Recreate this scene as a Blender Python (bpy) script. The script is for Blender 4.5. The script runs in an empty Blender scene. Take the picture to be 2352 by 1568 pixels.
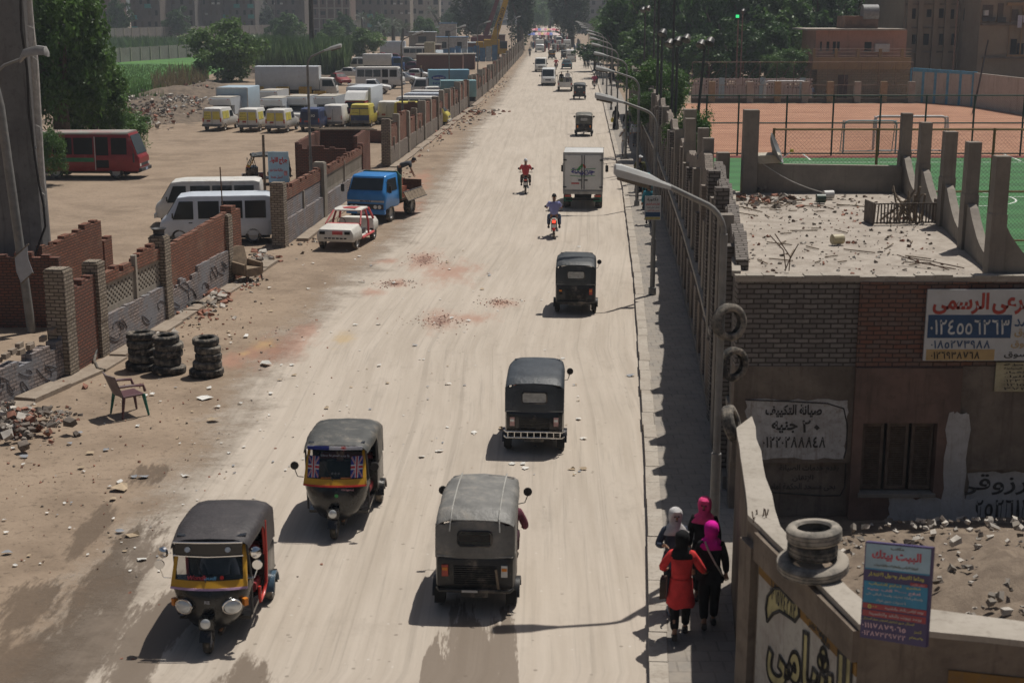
import bpy, bmesh, math, random
import numpy as np
from mathutils import Vector, Matrix
from math import sin, cos, pi, radians, atan2, atan, sqrt
random.seed(11); rng = np.random.default_rng(11)
S = bpy.context.scene
COL = S.collection
# ---------------------------------------------------------------- camera, sun, sky, exposure
H = 9.4; FPX = 3267.0; TILT = atan(769/3267)
cT, sT = cos(TILT), sin(TILT)
cam = bpy.data.cameras.new('camera'); camo = bpy.data.objects.new('camera', cam); COL.objects.link(camo)
camo.location = (0, 0, H); camo.rotation_euler = (pi/2-TILT, 0, 0)
cam.lens = 50; cam.sensor_width = 36; cam.clip_start = .5; cam.clip_end = 4000
cam.dof.use_dof = True; cam.dof.focus_distance = 66; cam.dof.aperture_fstop = 2.2
S.camera = camo
SUN = Vector((.285, .36, 1.0)).normalized()
sl = bpy.data.lights.new('sun', 'SUN'); sl.energy = 5.0; sl.angle = radians(.5); sl.color = (1, .955, .88)
so = bpy.data.objects.new('sun', sl); COL.objects.link(so); so.rotation_euler = SUN.to_track_quat('Z', 'Y').to_euler()
W = bpy.data.worlds.new('World'); S.world = W; W.use_nodes = True
_n = W.node_tree.nodes; _sky = _n.new('ShaderNodeTexSky'); _sky.sky_type = 'NISHITA'; _sky.sun_disc = False
_sky.sun_elevation = atan2(SUN.z, sqrt(SUN.x**2+SUN.y**2)); _sky.sun_rotation = atan2(SUN.x, SUN.y)
_sky.dust_density = 3; _sky.air_density = 1.0
_n['Background'].inputs[1].default_value = .05
W.node_tree.links.new(_sky.outputs[0], _n['Background'].inputs[0])
S.view_settings.view_transform = 'Standard'; S.view_settings.look = 'None'; S.view_settings.gamma = 1
S.view_settings.exposure = -0.33
S.cycles.max_bounces = 6; S.cycles.transparent_max_bounces = 16; S.cycles.volume_bounces = 0
S.cycles.use_denoising = True
# ---------------------------------------------------------------- where a spot of the ground is
def ray(px, py):
    dx = (px-1176)/FPX; dy = (784-py)/FPX
    return Vector((dx, cT+dy*sT, -sT+dy*cT))
def G(px, py, z=0.):
    r = ray(px, py); t = (z-H)/r.z
    return Vector((r.x*t, r.y*t, z))
def AY(px, py, Y):
    r = ray(px, py); t = Y/r.y
    return Vector((r.x*t, Y, H+r.z*t))
# ---------------------------------------------------------------- mesh helper
class MB:
    def __init__(s): s.v = []; s.f = []; s.m = []
    def add(s, vs, fs, m=0):
        o = len(s.v); s.v += [tuple(p) for p in vs]
        s.f += [tuple(i+o for i in q) for q in fs]; s.m += [m]*len(fs); return s
    def bx(s, x0, x1, y0, y1, z0, z1, m=0, M=None):
        vs = [Vector(p) for p in ((x0,y0,z0),(x1,y0,z0),(x1,y1,z0),(x0,y1,z0),(x0,y0,z1),(x1,y0,z1),(x1,y1,z1),(x0,y1,z1))]
        if M is not None: vs = [M @ p for p in vs]
        return s.add(vs, [(0,3,2,1),(4,5,6,7),(0,1,5,4),(1,2,6,5),(2,3,7,6),(3,0,4,7)], m)
    def box(s, c, d, m=0, rz=0., rx=0., ry=0.):
        M = Matrix.Translation(c) @ Matrix.Rotation(rz, 4, 'Z') @ Matrix.Rotation(ry, 4, 'Y') @ Matrix.Rotation(rx, 4, 'X')
        a, b, e = d[0]/2, d[1]/2, d[2]/2
        return s.bx(-a, a, -b, b, -e, e, m, M)
    def tube(s, pts, r, n=8, m=0, closed=False):
        pts = [Vector(p) for p in pts]; k = len(pts)
        rr = r if isinstance(r, (list, tuple)) else [r]*k
        vs = []; up = None
        for i, p in enumerate(pts):
            if closed: d = (pts[(i+1) % k]-pts[i-1])
            else: d = pts[min(i+1, k-1)]-pts[max(i-1, 0)]
            d = d.normalized() if d.length > 1e-9 else Vector((0,0,1))
            if up is None:
                up = Vector((0,0,1)) if abs(d.z) < .9 else Vector((1,0,0))
            a = d.cross(up); a = a.normalized() if a.length > 1e-6 else d.orthogonal().normalized()
            b = a.cross(d).normalized(); up = b
            for j in range(n):
                t = 2*pi*j/n; vs.append(p+(a*cos(t)+b*sin(t))*rr[i])
        fs = []
        for i in range(k if closed else k-1):
            i2 = (i+1) % k
            for j in range(n):
                j2 = (j+1) % n; fs.append((i*n+j, i*n+j2, i2*n+j2, i2*n+j))
        if not closed: fs += [tuple(range(n-1, -1, -1)), tuple((k-1)*n+j for j in range(n))]
        return s.add(vs, fs, m)
    def lathe(s, prof, n=16, m=0, M=None, closed=False):
        vs = []; k = len(prof)
        for (r, h) in prof:
            for j in range(n):
                t = 2*pi*j/n; p = Vector((r*cos(t), r*sin(t), h)); vs.append(M @ p if M is not None else p)
        fs = []
        for i in range(k if closed else k-1):
            i2 = (i+1) % k
            for j in range(n):
                j2 = (j+1) % n; fs.append((i*n+j, i*n+j2, i2*n+j2, i2*n+j))
        if not closed:
            if prof[0][0] > 1e-6: fs.append(tuple(range(n-1, -1, -1)))
            if prof[-1][0] > 1e-6: fs.append(tuple((k-1)*n+j for j in range(n)))
        return s.add(vs, fs, m)
    def loft(s, rings, m=0, caps=True, wrap=True):
        n = len(rings[0]); vs = [p for r in rings for p in r]; fs = []
        for i in range(len(rings)-1):
            for j in range(n if wrap else n-1):
                j2 = (j+1) % n; fs.append((i*n+j, i*n+j2, (i+1)*n+j2, (i+1)*n+j))
        if caps: fs += [tuple(range(n-1, -1, -1)), tuple((len(rings)-1)*n+j for j in range(n))]
        return s.add(vs, fs, m)
    def prism(s, poly, d, m=0):      # poly: list of 3d points, d: extrusion vector
        n = len(poly); d = Vector(d); a = [Vector(p) for p in poly]; b = [p+d for p in a]
        fs = [tuple(range(n-1, -1, -1)), tuple(range(n, 2*n))]+[(i, (i+1) % n, n+(i+1) % n, n+i) for i in range(n)]
        return s.add(a+b, fs, m)
    def wall(s, pts, z0, tops, th, m=0):   # pts: plan polyline, tops: z per point, solid wall centred on line
        k = len(pts); pts = [Vector((p[0], p[1], 0)) for p in pts]; vs = []
        zz = z0 if isinstance(z0, (list, tuple)) else [z0]*k
        for i, p in enumerate(pts):
            d = (pts[min(i+1, k-1)]-pts[max(i-1, 0)]).normalized(); nrm = Vector((-d.y, d.x, 0))*th/2
            a, b = p+nrm, p-nrm
            vs += [(a.x,a.y,zz[i]),(b.x,b.y,zz[i]),(b.x,b.y,tops[i]),(a.x,a.y,tops[i])]
        fs = []
        for i in range(k-1):
            for j in range(4):
                j2 = (j+1) % 4; fs.append((i*4+j, (i+1)*4+j, (i+1)*4+j2, i*4+j2))
        fs += [(0,1,2,3), tuple((k-1)*4+j for j in (3,2,1,0))]
        return s.add(vs, fs, m)
    def build(s, name, mats, parent=None, smooth=0., loc=None, rz=None, uv=True):
        me = bpy.data.meshes.new(name); me.from_pydata(s.v, [], s.f); 
        if not isinstance(mats, (list, tuple)): mats = [mats]
        for q in mats: me.materials.append(q)
        if len(mats) > 1: me.polygons.foreach_set('material_index', s.m)
        bm = bmesh.new(); bm.from_mesh(me); bmesh.ops.recalc_face_normals(bm, faces=bm.faces); bm.to_mesh(me); bm.free()
        if uv: box_uv(me)
        if smooth:
            me.polygons.foreach_set('use_smooth', [True]*len(me.polygons)); me.set_sharp_from_angle(angle=radians(smooth))
        me.update(); o = bpy.data.objects.new(name, me); COL.objects.link(o)
        if parent is not None: o.parent = parent
        if loc is not None: o.location = loc
        if rz is not None: o.rotation_euler = (0, 0, rz)
        return o
def box_uv(me):
    n = len(me.loops)
    if not n: return
    vi = np.empty(n, np.int32); me.loops.foreach_get('vertex_index', vi)
    co = np.empty(len(me.vertices)*3, np.float32); me.vertices.foreach_get('co', co); co = co.reshape(-1, 3)
    nr = np.empty(len(me.polygons)*3, np.float32); me.polygons.foreach_get('normal', nr); nr = nr.reshape(-1, 3)
    lt = np.empty(len(me.polygons), np.int32); me.polygons.foreach_get('loop_total', lt)
    N = np.repeat(nr, lt, axis=0); P = co[vi]
    flat = np.abs(N[:, 2]) > .7
    h = np.hypot(N[:, 0], N[:, 1])+1e-9; tx, ty = -N[:, 1]/h, N[:, 0]/h
    u = np.where(flat, P[:, 0], P[:, 0]*tx+P[:, 1]*ty); v = np.where(flat, P[:, 1], P[:, 2])
    l = me.uv_layers.new(name='UVMap'); l.data.foreach_set('uv', np.stack([u, v], 1).astype(np.float32).ravel())
def tag(o, label, cat, group=None, kind=None):
    o['label'] = label; o['category'] = cat
    if group: o['group'] = group
    if kind: o['kind'] = kind
    return o
def setting(o, kind='structure', label=None):
    o['kind'] = kind
    if label: o['label'] = label
    return o
def thing(name, label, cat, loc=(0,0,0), rz=0., group=None):
    o = bpy.data.objects.new(name, None); COL.objects.link(o); o.empty_display_size = .2
    o.location = loc; o.rotation_euler = (0, 0, rz); return tag(o, label, cat, group)
def dup(root, loc, rz=0., label=None, group=None, scale=None, swap=None):
    r = root.copy(); COL.objects.link(r); r.location = loc; r.rotation_euler = (0, 0, rz)
    if scale: r.scale = (scale,)*3 if not isinstance(scale, tuple) else scale
    if label: r['label'] = label
    if group: r['group'] = group
    def kids(a, b):
        for ch in list(a.children):
            c = ch.copy(); COL.objects.link(c); c.parent = b
            if swap and c.data is not None and c.name.split('.')[0] in swap:
                c.data = c.data.copy(); c.data.materials[0] = swap[c.name.split('.')[0]]
            kids(ch, c)
    if swap and r.data is not None and r.name.split('.')[0] in swap:
        r.data = r.data.copy(); r.data.materials[0] = swap[r.name.split('.')[0]]
    kids(root, r)
    return r
# ---------------------------------------------------------------- materials
def nodes(name):
    m = bpy.data.materials.new(name); m.use_nodes = True; nt = m.node_tree
    b = nt.nodes['Principled BSDF']; return m, nt, b
def L(nt, a, b): nt.links.new(a, b)
def nd(nt, t, **k):
    n = nt.nodes.new(t)
    for q, v in k.items():
        if q.startswith('i_'):
            key = q[2:]; n.inputs[int(key) if key.isdigit() else key.replace('_', ' ')].default_value = v
        else: setattr(n, q, v)
    return n
def mth(nt, op, a, b=None, clamp=False):
    n = nd(nt, 'ShaderNodeMath', operation=op, use_clamp=clamp)
    for i, x in enumerate((a, b)):
        if x is None: continue
        if hasattr(x, 'is_linked'): L(nt, x, n.inputs[i])
        else: n.inputs[i].default_value = x
    return n.outputs[0]
def ramp(nt, x, lo, hi):
    n = nd(nt, 'ShaderNodeMapRange', clamp=True, interpolation_type='SMOOTHSTEP'); L(nt, x, n.inputs[0])
    n.inputs[1].default_value = lo; n.inputs[2].default_value = hi; return n.outputs[0]
def mixc(nt, f, a, b):
    n = nd(nt, 'ShaderNodeMix', data_type='RGBA')
    for s_, x in ((n.inputs[0], f), (n.inputs[6], a), (n.inputs[7], b)):
        if hasattr(x, 'is_linked'): L(nt, x, s_)
        elif isinstance(x, (int, float)): s_.default_value = x
        else: s_.default_value = (*x[:3], 1)
    return n.outputs[2]
def coord(nt, kind='Object', scale=(1,1,1)):
    t = nd(nt, 'ShaderNodeTexCoord'); mp = nd(nt, 'ShaderNodeMapping'); mp.inputs['Scale'].default_value = scale
    L(nt, t.outputs[kind], mp.inputs[0]); return mp.outputs[0]
def noise(nt, vec, scale, detail=4, rough=.6, dist=0.):
    n = nd(nt, 'ShaderNodeTexNoise', i_Scale=scale, i_Detail=detail, i_Roughness=rough, i_Distortion=dist)
    L(nt, vec, n.inputs['Vector']); return n.outputs[0]
def bump(nt, b, h, strength=.3, dist=.02):
    n = nd(nt, 'ShaderNodeBump', i_Strength=strength, i_Distance=dist); L(nt, h, n.inputs['Height']); L(nt, n.outputs[0], b.inputs['Normal'])
DUST = (.36, .30, .235)
_mc = {}
def mat(name, col, rough=.7, var=.18, scale=4., metal=0., bmp=0., spec=.4, dirt=0., dirtcol=DUST, emit=0., alpha=None, streak=0., trans=0.):
    if name in _mc: return _mc[name]
    m, nt, b = nodes(name)
    v = coord(nt)
    n1 = noise(nt, v, scale, 5, .62)
    lo = tuple(c*(1-var) for c in col); hi = tuple(min(1, c*(1+var)) for c in col)
    c = mixc(nt, ramp(nt, n1, .3, .7), lo, hi)
    if dirt:
        n2 = noise(nt, coord(nt, 'Object', (1, 1, .35) if streak else (1, 1, 1)), scale*.6+.9, 6, .68)
        c = mixc(nt, mth(nt, 'MULTIPLY', ramp(nt, n2, .62-.4*dirt, .80-.25*dirt), min(1, dirt+.25)), c, dirtcol)
    L(nt, c, b.inputs['Base Color'])
    b.inputs['Roughness'].default_value = rough; b.inputs['Metallic'].default_value = metal
    b.inputs['Specular IOR Level'].default_value = spec
    if rough < .6:
        L(nt, mth(nt, 'ADD', rough-.06, mth(nt, 'MULTIPLY', n1, .2)), b.inputs['Roughness'])
    if bmp:
        n3 = noise(nt, v, scale*6, 4, .6); bump(nt, b, n3, bmp, .02)
    if emit: b.inputs['Emission Color'].default_value = (*col, 1); b.inputs['Emission Strength'].default_value = emit
    if alpha is not None: b.inputs['Alpha'].default_value = alpha
    if trans: b.inputs['Transmission Weight'].default_value = trans
    _mc[name] = m; return m
def brick(name, c1, c2, mort, bw=.23, bh=.075, ms=.012, grime=.3, gcol=(.16,.13,.11), bmp=.5, rough=.9, paint=None):
    if name in _mc: return _mc[name]
    m, nt, b = nodes(name)
    uv = coord(nt, 'UV')
    wob = nd(nt, 'ShaderNodeVectorMath', operation='SCALE'); nn = nd(nt, 'ShaderNodeTexNoise', i_Scale=3., i_Detail=2.); L(nt, uv, nn.inputs['Vector'])
    L(nt, nn.outputs[1], wob.inputs[0]); wob.inputs['Scale'].default_value = .03
    ad = nd(nt, 'ShaderNodeVectorMath', operation='ADD'); L(nt, uv, ad.inputs[0]); L(nt, wob.outputs[0], ad.inputs[1])
    t = nd(nt, 'ShaderNodeTexBrick', i_Scale=1., i_Mortar_Size=ms, i_Mortar_Smooth=.2, i_Bias=0., i_Brick_Width=bw, i_Row_Height=bh)
    t.inputs['Color1'].default_value = (*c1, 1); t.inputs['Color2'].default_value = (*c2, 1); t.inputs['Mortar'].default_value = (*mort, 1)
    L(nt, ad.outputs[0], t.inputs['Vector'])
    n1 = noise(nt, uv, 1.3, 6, .65); n2 = noise(nt, uv, 9, 3)
    c = mixc(nt, mth(nt, 'MULTIPLY', ramp(nt, n2, .35, .75), .35), t.outputs[0], tuple(x*.55 for x in c1))
    if paint is not None:
        n4 = noise(nt, uv, .9, 5, .7); c = mixc(nt, ramp(nt, n4, .42, .62), c, paint)
    c = mixc(nt, mth(nt, 'MULTIPLY', ramp(nt, n1, .45, .8), grime), c, gcol)
    L(nt, c, b.inputs['Base Color']); b.inputs['Roughness'].default_value = rough; b.inputs['Specular IOR Level'].default_value = .2
    h = mth(nt, 'ADD', mth(nt, 'SUBTRACT', 1., t.outputs[1]), mth(nt, 'MULTIPLY', n2, .5)); bump(nt, b, h, bmp, .015)
    _mc[name] = m; return m
def plaster(name, col, col2, grime=.4, scale=1., bmp=.35, gcol=(.14,.115,.095), drip=.4):
    if name in _mc: return _mc[name]
    m, nt, b = nodes(name); v = coord(nt)
    c = mixc(nt, ramp(nt, noise(nt, v, 1.1*scale, 6, .65, .4), .35, .65), col, col2)
    c = mixc(nt, mth(nt, 'MULTIPLY', ramp(nt, noise(nt, v, 7*scale, 4, .7), .5, .75), grime), c, gcol)
    if drip: c = mixc(nt, mth(nt, 'MULTIPLY', ramp(nt, noise(nt, coord(nt, 'Object', (6, 6, .5)), scale, 4, .7), .52, .72), drip), c, gcol)
    L(nt, c, b.inputs['Base Color']); b.inputs['Roughness'].default_value = .92; b.inputs['Specular IOR Level'].default_value = .15
    bump(nt, b, noise(nt, v, 22, 6, .7), bmp, .02); _mc[name] = m; return m
def glass(name, col=(.02,.025,.03), rough=.08, alpha=1.):
    if name in _mc: return _mc[name]
    m, nt, b = nodes(name); b.inputs['Base Color'].default_value = (*col, 1); b.inputs['Specular IOR Level'].default_value = .6
    n = noise(nt, coord(nt), 5, 4); L(nt, mth(nt, 'ADD', rough, mth(nt, 'MULTIPLY', n, .15)), b.inputs['Roughness'])
    if alpha < 1: b.inputs['Alpha'].default_value = alpha
    _mc[name] = m; return m
# ---------------------------------------------------------------- Arabic and Latin lettering as flat mesh letters
_AR = {'ا':('\ufe8d','\ufe8e',0,0),'أ':('\ufe83','\ufe84',0,0),'إ':('\ufe87','\ufe88',0,0),'ب':('\ufe8f','\ufe90','\ufe91','\ufe92'),'ة':('\ufe93','\ufe94',0,0),
 'ت':('\ufe95','\ufe96','\ufe97','\ufe98'),'ث':('\ufe99','\ufe9a','\ufe9b','\ufe9c'),'ج':('\ufe9d','\ufe9e','\ufe9f','\ufea0'),'ح':('\ufea1','\ufea2','\ufea3','\ufea4'),'خ':('\ufea5','\ufea6','\ufea7','\ufea8'),
 'د':('\ufea9','\ufeaa',0,0),'ذ':('\ufeab','\ufeac',0,0),'ر':('\ufead','\ufeae',0,0),'ز':('\ufeaf','\ufeb0',0,0),'س':('\ufeb1','\ufeb2','\ufeb3','\ufeb4'),'ش':('\ufeb5','\ufeb6','\ufeb7','\ufeb8'),
 'ص':('\ufeb9','\ufeba','\ufebb','\ufebc'),'ض':('\ufebd','\ufebe','\ufebf','\ufec0'),'ط':('\ufec1','\ufec2','\ufec3','\ufec4'),'ظ':('\ufec5','\ufec6','\ufec7','\ufec8'),'ع':('\ufec9','\ufeca','\ufecb','\ufecc'),
 'غ':('\ufecd','\ufece','\ufecf','\ufed0'),'ف':('\ufed1','\ufed2','\ufed3','\ufed4'),'ق':('\ufed5','\ufed6','\ufed7','\ufed8'),'ك':('\ufed9','\ufeda','\ufedb','\ufedc'),'ل':('\ufedd','\ufede','\ufedf','\ufee0'),
 'م':('\ufee1','\ufee2','\ufee3','\ufee4'),'ن':('\ufee5','\ufee6','\ufee7','\ufee8'),'ه':('\ufee9','\ufeea','\ufeeb','\ufeec'),'و':('\ufeed','\ufeee',0,0),'ى':('\ufeef','\ufef0',0,0),'ي':('\ufef1','\ufef2','\ufef3','\ufef4'),'ء':('\ufe80',0,0,0),'ئ':('\ufe89','\ufe8a','\ufe8b','\ufe8c')}
_LA = {'ا':('\ufefb','\ufefc'),'أ':('\ufef7','\ufef8'),'إ':('\ufef9','\ufefa')}
def shape_ar(t):
    out = []; i = 0
    def joins(ch): return ch in _AR and _AR[ch][2]
    prev = False; seq = []
    while i < len(t):
        ch = t[i]
        if ch == 'ل' and i+1 < len(t) and t[i+1] in _LA:
            seq.append(_LA[t[i+1]][1 if prev else 0]); prev = False; i += 2; continue
        if ch in _AR:
            nx = i+1 < len(t) and t[i+1] in _AR and _AR[t[i+1]][1]
            f = _AR[ch]; nx = nx and f[2]
            seq.append((f[3] if nx else f[1]) if (prev and f[1]) else (f[2] if nx else f[0]))
            prev = bool(f[2])
        else: seq.append(ch); prev = False
        i += 1
    # reverse, keep digit runs in order
    res = []; run = []
    for ch in reversed(seq):
        if ch.isdigit(): run.insert(0, ch)
        else:
            res += run; run = []; res.append(ch)
    return ''.join(res+run)
_tc = bpy.data.curves.new('lettering', 'FONT'); _tc.resolution_u = 3; _tc.fill_mode = 'FRONT'
_to = bpy.data.objects.new('lettering', _tc)
def text_mesh(txt, bold=0.):
    _tc.body = shape_ar(txt) if any('\u0600' <= c <= '\u06ff' for c in txt) else txt
    COL.objects.link(_to); me = None; best = -1.
    for off in (bold+.004, bold+.009, bold+.015, max(0, bold-.004)):     # keep the weight whose letters fill without gaps
        _tc.offset = off; dg = bpy.context.evaluated_depsgraph_get()
        q = bpy.data.meshes.new_from_object(_to.evaluated_get(dg)); a = sum(p.area for p in q.polygons)-off*1.0
        if a > best:
            if me is not None: bpy.data.meshes.remove(me)
            me, best = q, a
        else: bpy.data.meshes.remove(q)
    COL.objects.unlink(_to)
    v = np.empty(len(me.vertices)*3, np.float32); me.vertices.foreach_get('co', v); v = v.reshape(-1, 3)
    f = [tuple(p.vertices) for p in me.polygons]; bpy.data.meshes.remove(me); return v, f
def text_any(txt, bold):
    if not (txt.isdigit() and len(txt) > 1): return text_mesh(txt, bold)
    V_, F_, x = [], [], 0.     # figures one at a time, so each keeps its own best weight
    for ch in txt:
        v, f = text_mesh(ch, bold); o_ = sum(len(q) for q in V_); lo, hi = v[:, 0].min(), v[:, 0].max(); v = v.copy(); v[:, 0] += x-lo; x += hi-lo+.10
        V_.append(v); F_ += [tuple(i+o_ for i in q) for q in f]
    return np.concatenate(V_), F_
def letter(mb, txt, o, ux, uy, w, h, m=0, bold=0., fit=True, slant=0., lift=.006, edge=0.):
    """flat letters in the box that starts at o and spans w along ux and h along uy, raised 6 mm off the board"""
    v, f = text_any(txt, bold)
    if not len(v): return
    lo, hi = v.min(0), v.max(0); d = np.maximum(hi-lo, 1e-5)
    sx, sy = w/d[0], h/d[1]
    if not fit: sx = sy = min(sx, sy)
    ox = (w-d[0]*sx)/2; oy = (h-d[1]*sy)/2
    ux, uy = Vector(ux).normalized(), Vector(uy).normalized(); nz = ux.cross(uy)
    o = Vector(o)
    P = [o+ux*float((p[0]-lo[0])*sx+ox+slant*(p[1]-lo[1])*sy)+uy*float((p[1]-lo[1])*sy+oy)+nz*lift for p in v]
    if not edge: mb.add(P, f, m); return
    ct = {}                     # only the outline: a band of the given width along every outer edge of the letters
    for q in f:
        for a, b_ in zip(q, q[1:]+q[:1]): ct[(min(a,b_),max(a,b_))] = ct.get((min(a,b_),max(a,b_)), 0)+1
    for (a, b_), c in ct.items():
        if c == 1 and (P[b_]-P[a]).length > 1e-4: d = (P[b_]-P[a]).normalized(); n_ = nz.cross(d).normalized()*edge/2; d = d*edge*.35; mb.add([P[a]+n_-d, P[b_]+n_+d, P[b_]-n_+d, P[a]-n_-d], [(0,1,2,3)], m)
# ================================================================ THE GROUND
def interp(tab):
    ys = [p.y for p in tab]; xs = [p.x for p in tab]
    return lambda y: float(np.interp(y, ys, xs))
_k = [G(*p) for p in [(1496,1700),(1493,1550),(1487,1225),(1483,1085),(1472,909),(1465,772),(1457,650),(1430,433),(1415,366),(1387,244),(1372,190),(1350,140),(1325,105),(1300,80),(1287,62)]]
kerbx = interp(sorted(_k, key=lambda p: p.y))
_w = [G(*p) for p in [(-60,965),(0,925),(175,850),(530,640),(655,560),(885,385),(1000,300),(1080,240),(1130,200),(1180,145),(1205,118),(1225,95),(1238,75),(1243,62)]]
lwx = interp(sorted(_w, key=lambda p: p.y))
_e = [G(*p) for p in [(-250,1800),(80,1568),(370,1180),(540,960),(640,800),(760,680),(900,560),(1000,440),(1090,300),(1150,220),(1195,150),(1222,110),(1236,80),(1243,62)]]
edgex = interp(sorted(_e, key=lambda p: p.y))
def blobs(nt, pos, lst, nz, amt=.5):
    out = None
    for (x, y, rx, ry) in lst:
        s_ = nd(nt, 'ShaderNodeVectorMath', operation='SUBTRACT'); L(nt, pos, s_.inputs[0]); s_.inputs[1].default_value = (x, y, 0)
        k = nd(nt, 'ShaderNodeVectorMath', operation='MULTIPLY'); L(nt, s_.outputs[0], k.inputs[0]); k.inputs[1].default_value = (1/rx, 1/ry, 0)
        l = nd(nt, 'ShaderNodeVectorMath', operation='LENGTH'); L(nt, k.outputs[0], l.inputs[0])
        v = mth(nt, 'SUBTRACT', 1., l.outputs[1]); out = v if out is None else mth(nt, 'MAXIMUM', out, v)
    return mth(nt, 'ADD', out, mth(nt, 'MULTIPLY', mth(nt, 'SUBTRACT', nz, .5), amt))
def gb(px, py, rx, ry): p = G(px, py); return (p.x, p.y, rx, ry)
RED = [gb(1010,738,.75,2.2), gb(975,597,1.0,3.2), gb(905,652,.8,1.2), gb(640,800,1.4,3.2), gb(1030,625,1.6,3.5), gb(860,670,.6,1.), gb(1150,695,.8,1.2), gb(530,830,.7,1.4), gb(935,480,1.2,5.), gb(880,600,.7,1.), gb(1075,730,1.2,1.2), gb(500,680,1.,1.4), gb(960,420,1.0,8), gb(700,760,.9,2)]
YEL = [gb(605,790,.55,1.3), gb(790,780,.5,1.6), gb(560,812,.3,.6)]
WET = [gb(150,1500,1.5,4.2), gb(265,1330,1.0,3.2), gb(60,1568,2.0,3.2), gb(370,1430,.75,2.8), gb(320,1520,.6,2.4), gb(205,1220,.5,2.0), gb(560,1568,.55,1.4), gb(90,1380,.9,1.6), gb(345,1085,.5,1.),gb(430,1350,.3,1.2)]
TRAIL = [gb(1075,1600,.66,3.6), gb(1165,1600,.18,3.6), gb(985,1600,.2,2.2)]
def road_nodes(nt, b, base, dark, is_road):
    geo = nd(nt, 'ShaderNodeNewGeometry'); pos = geo.outputs['Position']
    mp = lambda sc: (lambda m_: (L(nt, pos, m_.inputs[0]), m_.inputs['Scale'].__setattr__('default_value', sc), m_.outputs[0])[2])(nd(nt, 'ShaderNodeMapping'))
    if is_road:
        uv = coord(nt, 'UV', (1, .05, 1)); st = noise(nt, uv, 3.2, 7, .66); st2 = noise(nt, coord(nt, 'UV', (1, .02, 1)), 11, 5, .7)
        c = mixc(nt, ramp(nt, st, .32, .68), dark, base)
        c = mixc(nt, mth(nt, 'MULTIPLY', ramp(nt, st2, .52, .68), .62), c, tuple(x*.70 for x in base))
        trk = noise(nt, coord(nt, 'UV', (1, .004, 1)), 5., 3, .6, .3); c = mixc(nt, mth(nt, 'MULTIPLY', ramp(nt, trk, .55, .66), .38), c, tuple(x*.72 for x in dark))
        pk = noise(nt, mp((1, .5, 1)), 1.1, 6, .7)
        c = mixc(nt, mth(nt, 'MULTIPLY', ramp(nt, pk, .54, .72), .4), c, tuple(x*.72 for x in dark))
        c = mixc(nt, mth(nt, 'MULTIPLY', ramp(nt, noise(nt, mp((1, .35, 1)), .23, 4), .42, .66), .3), c, tuple(x*1.12 for x in base))
    else:
        c = mixc(nt, ramp(nt, noise(nt, pos, .55, 8, .68), .34, .64), dark, base)
        c = mixc(nt, mth(nt, 'MULTIPLY', ramp(nt, noise(nt, pos, .09, 5, .6), .4, .65), .6), c, tuple(x*1.1 for x in base))
        c = mixc(nt, mth(nt, 'MULTIPLY', ramp(nt, noise(nt, pos, 5.0, 7, .78), .53, .64), .62), c, tuple(x*.55 for x in dark))
    sp = nd(nt, 'ShaderNodeTexVoronoi', i_Scale=5.5 if not is_road else 4.); L(nt, pos, sp.inputs['Vector'])
    pebm = mth(nt, 'MULTIPLY', mth(nt, 'LESS_THAN', sp.outputs[0], .13), ramp(nt, noise(nt, pos, 1.2, 4), .48, .6))
    c = mixc(nt, mth(nt, 'MULTIPLY', pebm, .7), c, tuple(x*.55 for x in dark))
    sp2 = nd(nt, 'ShaderNodeTexVoronoi', i_Scale=2.3); L(nt, pos, sp2.inputs['Vector'])
    c = mixc(nt, mth(nt, 'MULTIPLY', mth(nt, 'LESS_THAN', sp2.outputs[0], .05), .4), c, (.66, .63, .58))
    nz = noise(nt, mp((1, .55, 1)), 1.3, 7, .72); nzs = noise(nt, mp((1, .20, 1)), 2.1, 9, .76)
    r = ramp(nt, blobs(nt, pos, RED, noise(nt, mp((1, .3, 1)), 1.7, 7, .74), 2.4), .05, .95); c = mixc(nt, mth(nt, 'MULTIPLY', r, .62), c, (.36, .185, .13))
    r2 = mth(nt, 'MULTIPLY', ramp(nt, blobs(nt, pos, RED[:3], noise(nt, mp((1, .6, 1)), 9., 6, .8), 2.6), .62, .95), .75); c = mixc(nt, r2, c, (.15, .085, .068))
    c = mixc(nt, mth(nt, 'MULTIPLY', ramp(nt, blobs(nt, pos, YEL, nz, 2.6), .1, 1.1), .5), c, (.47, .33, .15))
    wet = ramp(nt, blobs(nt, pos, WET, nzs, 3.4), .22, .55)
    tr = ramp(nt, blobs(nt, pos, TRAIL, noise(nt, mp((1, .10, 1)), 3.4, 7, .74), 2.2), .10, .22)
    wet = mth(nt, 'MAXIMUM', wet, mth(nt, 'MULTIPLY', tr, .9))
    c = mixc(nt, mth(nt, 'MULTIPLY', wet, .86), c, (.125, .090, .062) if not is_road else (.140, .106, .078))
    L(nt, c, b.inputs['Base Color']); L(nt, mth(nt, 'SUBTRACT', .95, mth(nt, 'MULTIPLY', wet, .33)), b.inputs['Roughness'])
    b.inputs['Specular IOR Level'].default_value = .22
    hh = mth(nt, 'ADD', noise(nt, pos, 9, 6, .7), mth(nt, 'MULTIPLY', noise(nt, pos, 1.4, 5, .6), 2.))
    bump(nt, b, hh, .35 if not is_road else .16, .05)
m, nt, b = nodes('dry_dirt'); road_nodes(nt, b, (.302, .230, .168), (.205, .153, .110), False); M_DIRT = m
m, nt, b = nodes('dusty_road'); road_nodes(nt, b, (.475, .415, .350), (.40, .344, .284), True); M_ROAD = m
uvn = nd(nt, 'ShaderNodeUVMap'); sx = nd(nt, 'ShaderNodeSeparateXYZ'); L(nt, uvn.outputs[0], sx.inputs[0])
geo = nd(nt, 'ShaderNodeNewGeometry')
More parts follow.
